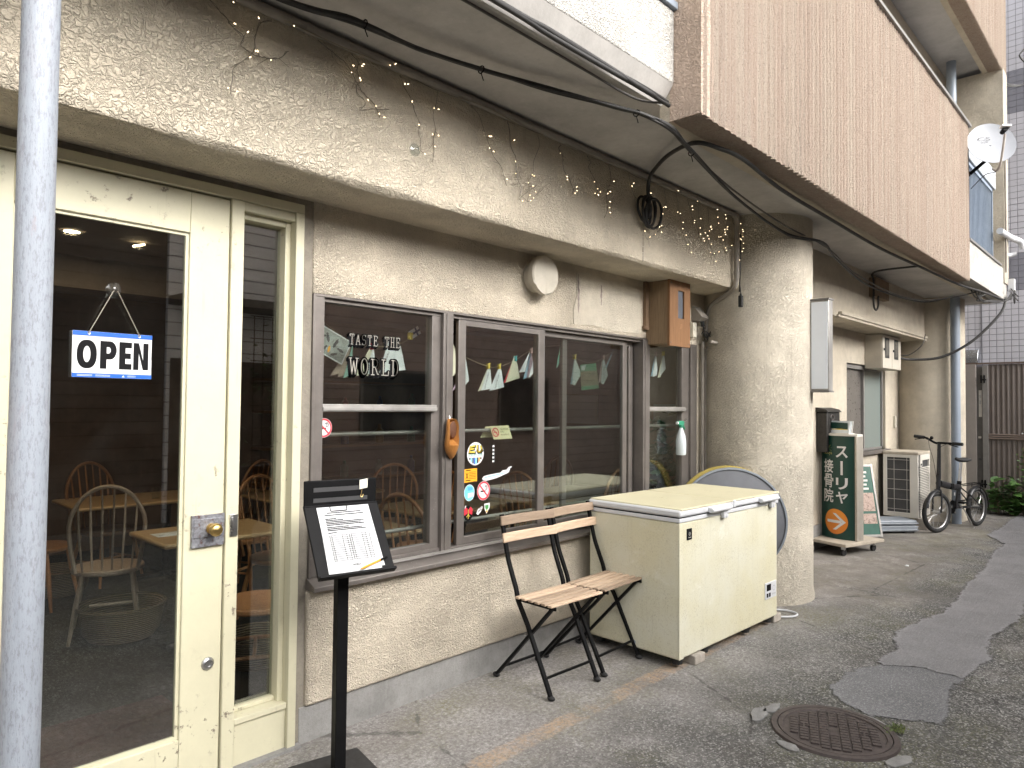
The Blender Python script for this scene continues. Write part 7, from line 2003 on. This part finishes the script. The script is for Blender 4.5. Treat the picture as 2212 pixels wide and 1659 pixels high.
# satellite dish
dc = V(9.36, -1.41, 4.52); dn = V(-.80, -.56, .25).normalized(); 
t = empty('satellite_dish', (9.45, -1.3, 4.3), 0, 'white satellite dish marked CS beside the ribbed balcony', 'satellite dish')
du = V(.57, -.82, 0).normalized(); dv = dn.cross(du); dv = dv if dv.z > 0 else -dv
DISH = paint_worn('dish_white', (.29, .305, .335), (.4, .4, .42), .3, (.45, .46, .48), .68, False)
mb = MB()
prof = [(0, .0), (.08, .003), (.16, .012), (.205, .022), (.245, .034), (.252, .036), (.250, .028), (.205, .012), (.16, .002), (0, -.012)]
mb.lathe(prof, dc, 48, axis=dn, xdir=du); mb.build('reflector', DISH, t, smooth=60)
mb = MB(); nd = dn
put_text(mb, 'CS', dc + du * -.13 + dv * .045 + dn * .012, du, dv, .13, .045, .006); put_text(mb, 'DIGITAL', dc + du * -.10 + dv * .012 + dn * .010, du, dv, .08, .022, .006); mb.build('lettering', DARKGREY, t, smooth=0)
foc = dc + dn * .30 + dv * -.02
mb = MB(); mb.tube(spline([dc + dv * -.30 + dn * -.02, dc + dv * -.36 + dn * .06, dc + dv * -.30 + dn * .16, foc + dv * -.05], 6), .013, 8); mb.build('feed_arm', plain('arm_grey', (.36, .33, .30), .5), t)
mb = MB(); mb.cyl(foc - dn * -.03, foc - dn * .05, .030, .024, 16); mb.build('feed_horn', BLACK, t)
mb = MB(); mb.obox(foc + dv * .02 + dn * .03, du, dv, dn, .05, .012, .03); mb.build('converter', WHITE_PL, t, bevel=.006)
mb = MB(); mb.tube([dc - dn * .01, dc - dn * .10 + dv * -.12, V(9.45, -1.20, 4.26)], .02, 8); mb.tube([V(9.45, -1.20, 4.26), V(9.45, -1.15, 4.26)], .03, 8); mb.build('mount', BLACK, t)
mb = MB(); mb.tube(spline([foc + dv * -.02, dc + dv * -.28 + dn * .17, dc + dv * -.36 + dn * .04, dc + dv * -.38 + du * -.1, V(9.5, -1.2, 4.1)], 6), .005, 5); mb.build('lead', CABLE, t)
# white drain pipe out of the end wall
t = empty('drain_pipe', (11.3, -1.25, 3.9), 0, 'short white drain pipe bending round the far building corner', 'pipe')
mb = MB(); mb.tube(spline([(10.9, -1.26, 3.86), (11.6, -1.27, 3.90), (11.78, -1.30, 3.90), (11.86, -1.36, 3.86), (11.90, -1.37, 3.78)], 6), .040, 14); mb.build('pipe', WHITE_PL, t, smooth=60)
mb = MB(); mb.tube(spline([(11.73, -1.16, 3.70), (11.85, -1.22, 3.70), (11.88, -1.3, 3.72)], 5), .03, 12); mb.build('branch', WHITE_PL, t, smooth=60)
# downpipe on the upper balcony and corner cable
mb = MB(); mb.cyl((10.95, -.72, 4.2), (10.95, -.72, 6.27), .06, n=20)
tag(mb.build('downpipe', PIPE_BLUE, None, (10.95, -.72, 4.2), smooth=60), 'blue-grey downpipe inside the upper balcony', 'pipe')
mb = MB(); mb.tube(spline([(11.41, -.60, 5.05), (11.405, -.95, 5.12), (11.40, -1.15, 5.16), (11.40, -1.24, 5.05), (11.45, -1.245, 4.6), (11.45, -1.245, 3.4)], 6), .012, 6)
tag(mb.build('wall_cable', plain('cable_beige', (.30, .27, .23), .7), None, (11.4, -1.2, 5)), 'thin beige cable running along the upper end wall', 'cable')
t = empty('upper_cables', (11.8, -1.3, 6.4), 0, 'loop of black cables leaving the upper balcony corner', 'cable')
mb = MB()
for k in range(3): mb.tube(spline([(11.75, -1.20, 6.10 - .02 * k), (12.0, -1.38, 6.12), (12.1, -1.45, 6.35 + .03 * k), (11.95, -1.36, 6.55), (12.4, -1.7, 6.75 + .05 * k), (13.5, -2.6, 7.0 + .06 * k)], 7), .010, 6)
mb.build('cable', CABLE, t)

# ================================================================ houses on the other side of the alley (seen mirrored in the panes)
def siding(name, c, pitch, dark=.55):
    g = NG(name)
    x, y, z = g.sep()
    fr = g.math('FRACT', g.math('MULTIPLY', z, 1 / pitch))
    ln_ = g.ramp(fr, [(0.0, 1.0), (.05, 1.0), (.09, 0.0)])
    col = g.ramp(g.noise(2, 5), [(.3, tuple(q * .85 for q in c)), (.7, tuple(min(1, q * 1.12) for q in c))])
    g.color(g.mix(ln_, col, tuple(q * dark * .5 for q in c))).rough(.6)
    g.bump(g.math('MULTIPLY', ln_, -1.0), .01)
    return g.mat
YO = -6.4
def house(name, x0, x1, h, mat, label, y=YO, dep=5.0):
    t = empty(name, ((x0 + x1) / 2, y - dep / 2, 0), 0, label, 'house')
    mb = MB(); mb.box((x0, y - dep, -.05), (x1, y, h)); mb.build('wall', mat, t)
    mb = MB(); mb.box((x0 - .1, y - dep - .1, h), (x1 + .1, y + .12, h + .12)); mb.build('roof', plain('roof_dark', (.06, .055, .055), .7), t)
    return t
BROWN_SD = siding('brown_siding', (.50, .39, .36), .16, 1.25)
LILAC_SD = siding('lilac_siding', (.86, .84, .88), .17)
h1 = house('brown_house', -9.0, 3.45, 3.75, siding('dark_siding', (.075, .06, .055), .16, 1.6), 'dark brown clad house facing the cafe across the alley')
h2 = house('grey_house', 3.46, 5.30, 4.5, LILAC_SD, 'pale grey clad house opposite, mirrored in the side window', YO + .05)
h3 = house('clad_house', 5.31, 16.0, 3.6, BROWN_SD, 'brown clad house opposite, mirrored in the shop window')
mb = MB(); mb.box((3.46, YO + .051, 2.78), (5.30, YO + .75, 2.88)); mb.build('canopy', plain('roof_dark', (.06, .055, .055)), h2)
mb = MB(); mb.box((3.5, YO + .051, 0), (5.26, YO + .07, 2.1)); mb.build('shade_panel', plain('shade_brown', (.08, .06, .05)), h2)  # dark sheet standing in for the shade under the canopy
mb = MB(); mb.tube(spline([(4.02, YO + .15, 4.4), (4.02, YO + .15, 3.55), (4.05, YO + .18, 3.42), (4.18, YO + .22, 3.28), (4.20, YO + .22, 3.15), (4.20, YO + .22, 2.3)], 6), .055, 14); mb.build('downpipe', WHITE_PL, h2, smooth=60)
for (x0, x1, z0, z1, hh) in ((6.4, 8.0, 1.0, 2.1, h3), (9.5, 11.0, 1.0, 2.1, h3), (-1.5, .0, 1.0, 2.1, h1)):
    mb = MB(); mb.box((x0, YO + .001, z0), (x1, YO + .05, z1)); w_ = mb.build('window', GREY_METAL, hh)
    mb = MB(); mb.box((x0 + .05, YO + .0501, z0 + .05), (x1 - .05, YO + .056, z1 - .05)); mb.build('pane', plain('dark_pane', (.05, .055, .06), .1), w_)
t = empty('trellis_plant', (4.8, YO + .5, 0), 0, 'climbing plant on a wire trellis in front of the pale house', 'plant')
mb = MB()
for k in range(7): mb.cyl((4.45 + .13 * k, YO + .5, .0), (4.45 + .13 * k, YO + .5, 2.7), .006, n=5)
for k in range(9): mb.cyl((4.4, YO + .5, .3 + .3 * k), (5.28, YO + .5, .3 + .3 * k), .006, n=5)
mb.build('trellis', BLACK, t)
mb = MB(); leaf_cluster(mb, (4.9, YO + .52, 1.6), 260, (.22, .06, .55), .10, 8); mb.build('foliage', LEAF_IN, t)
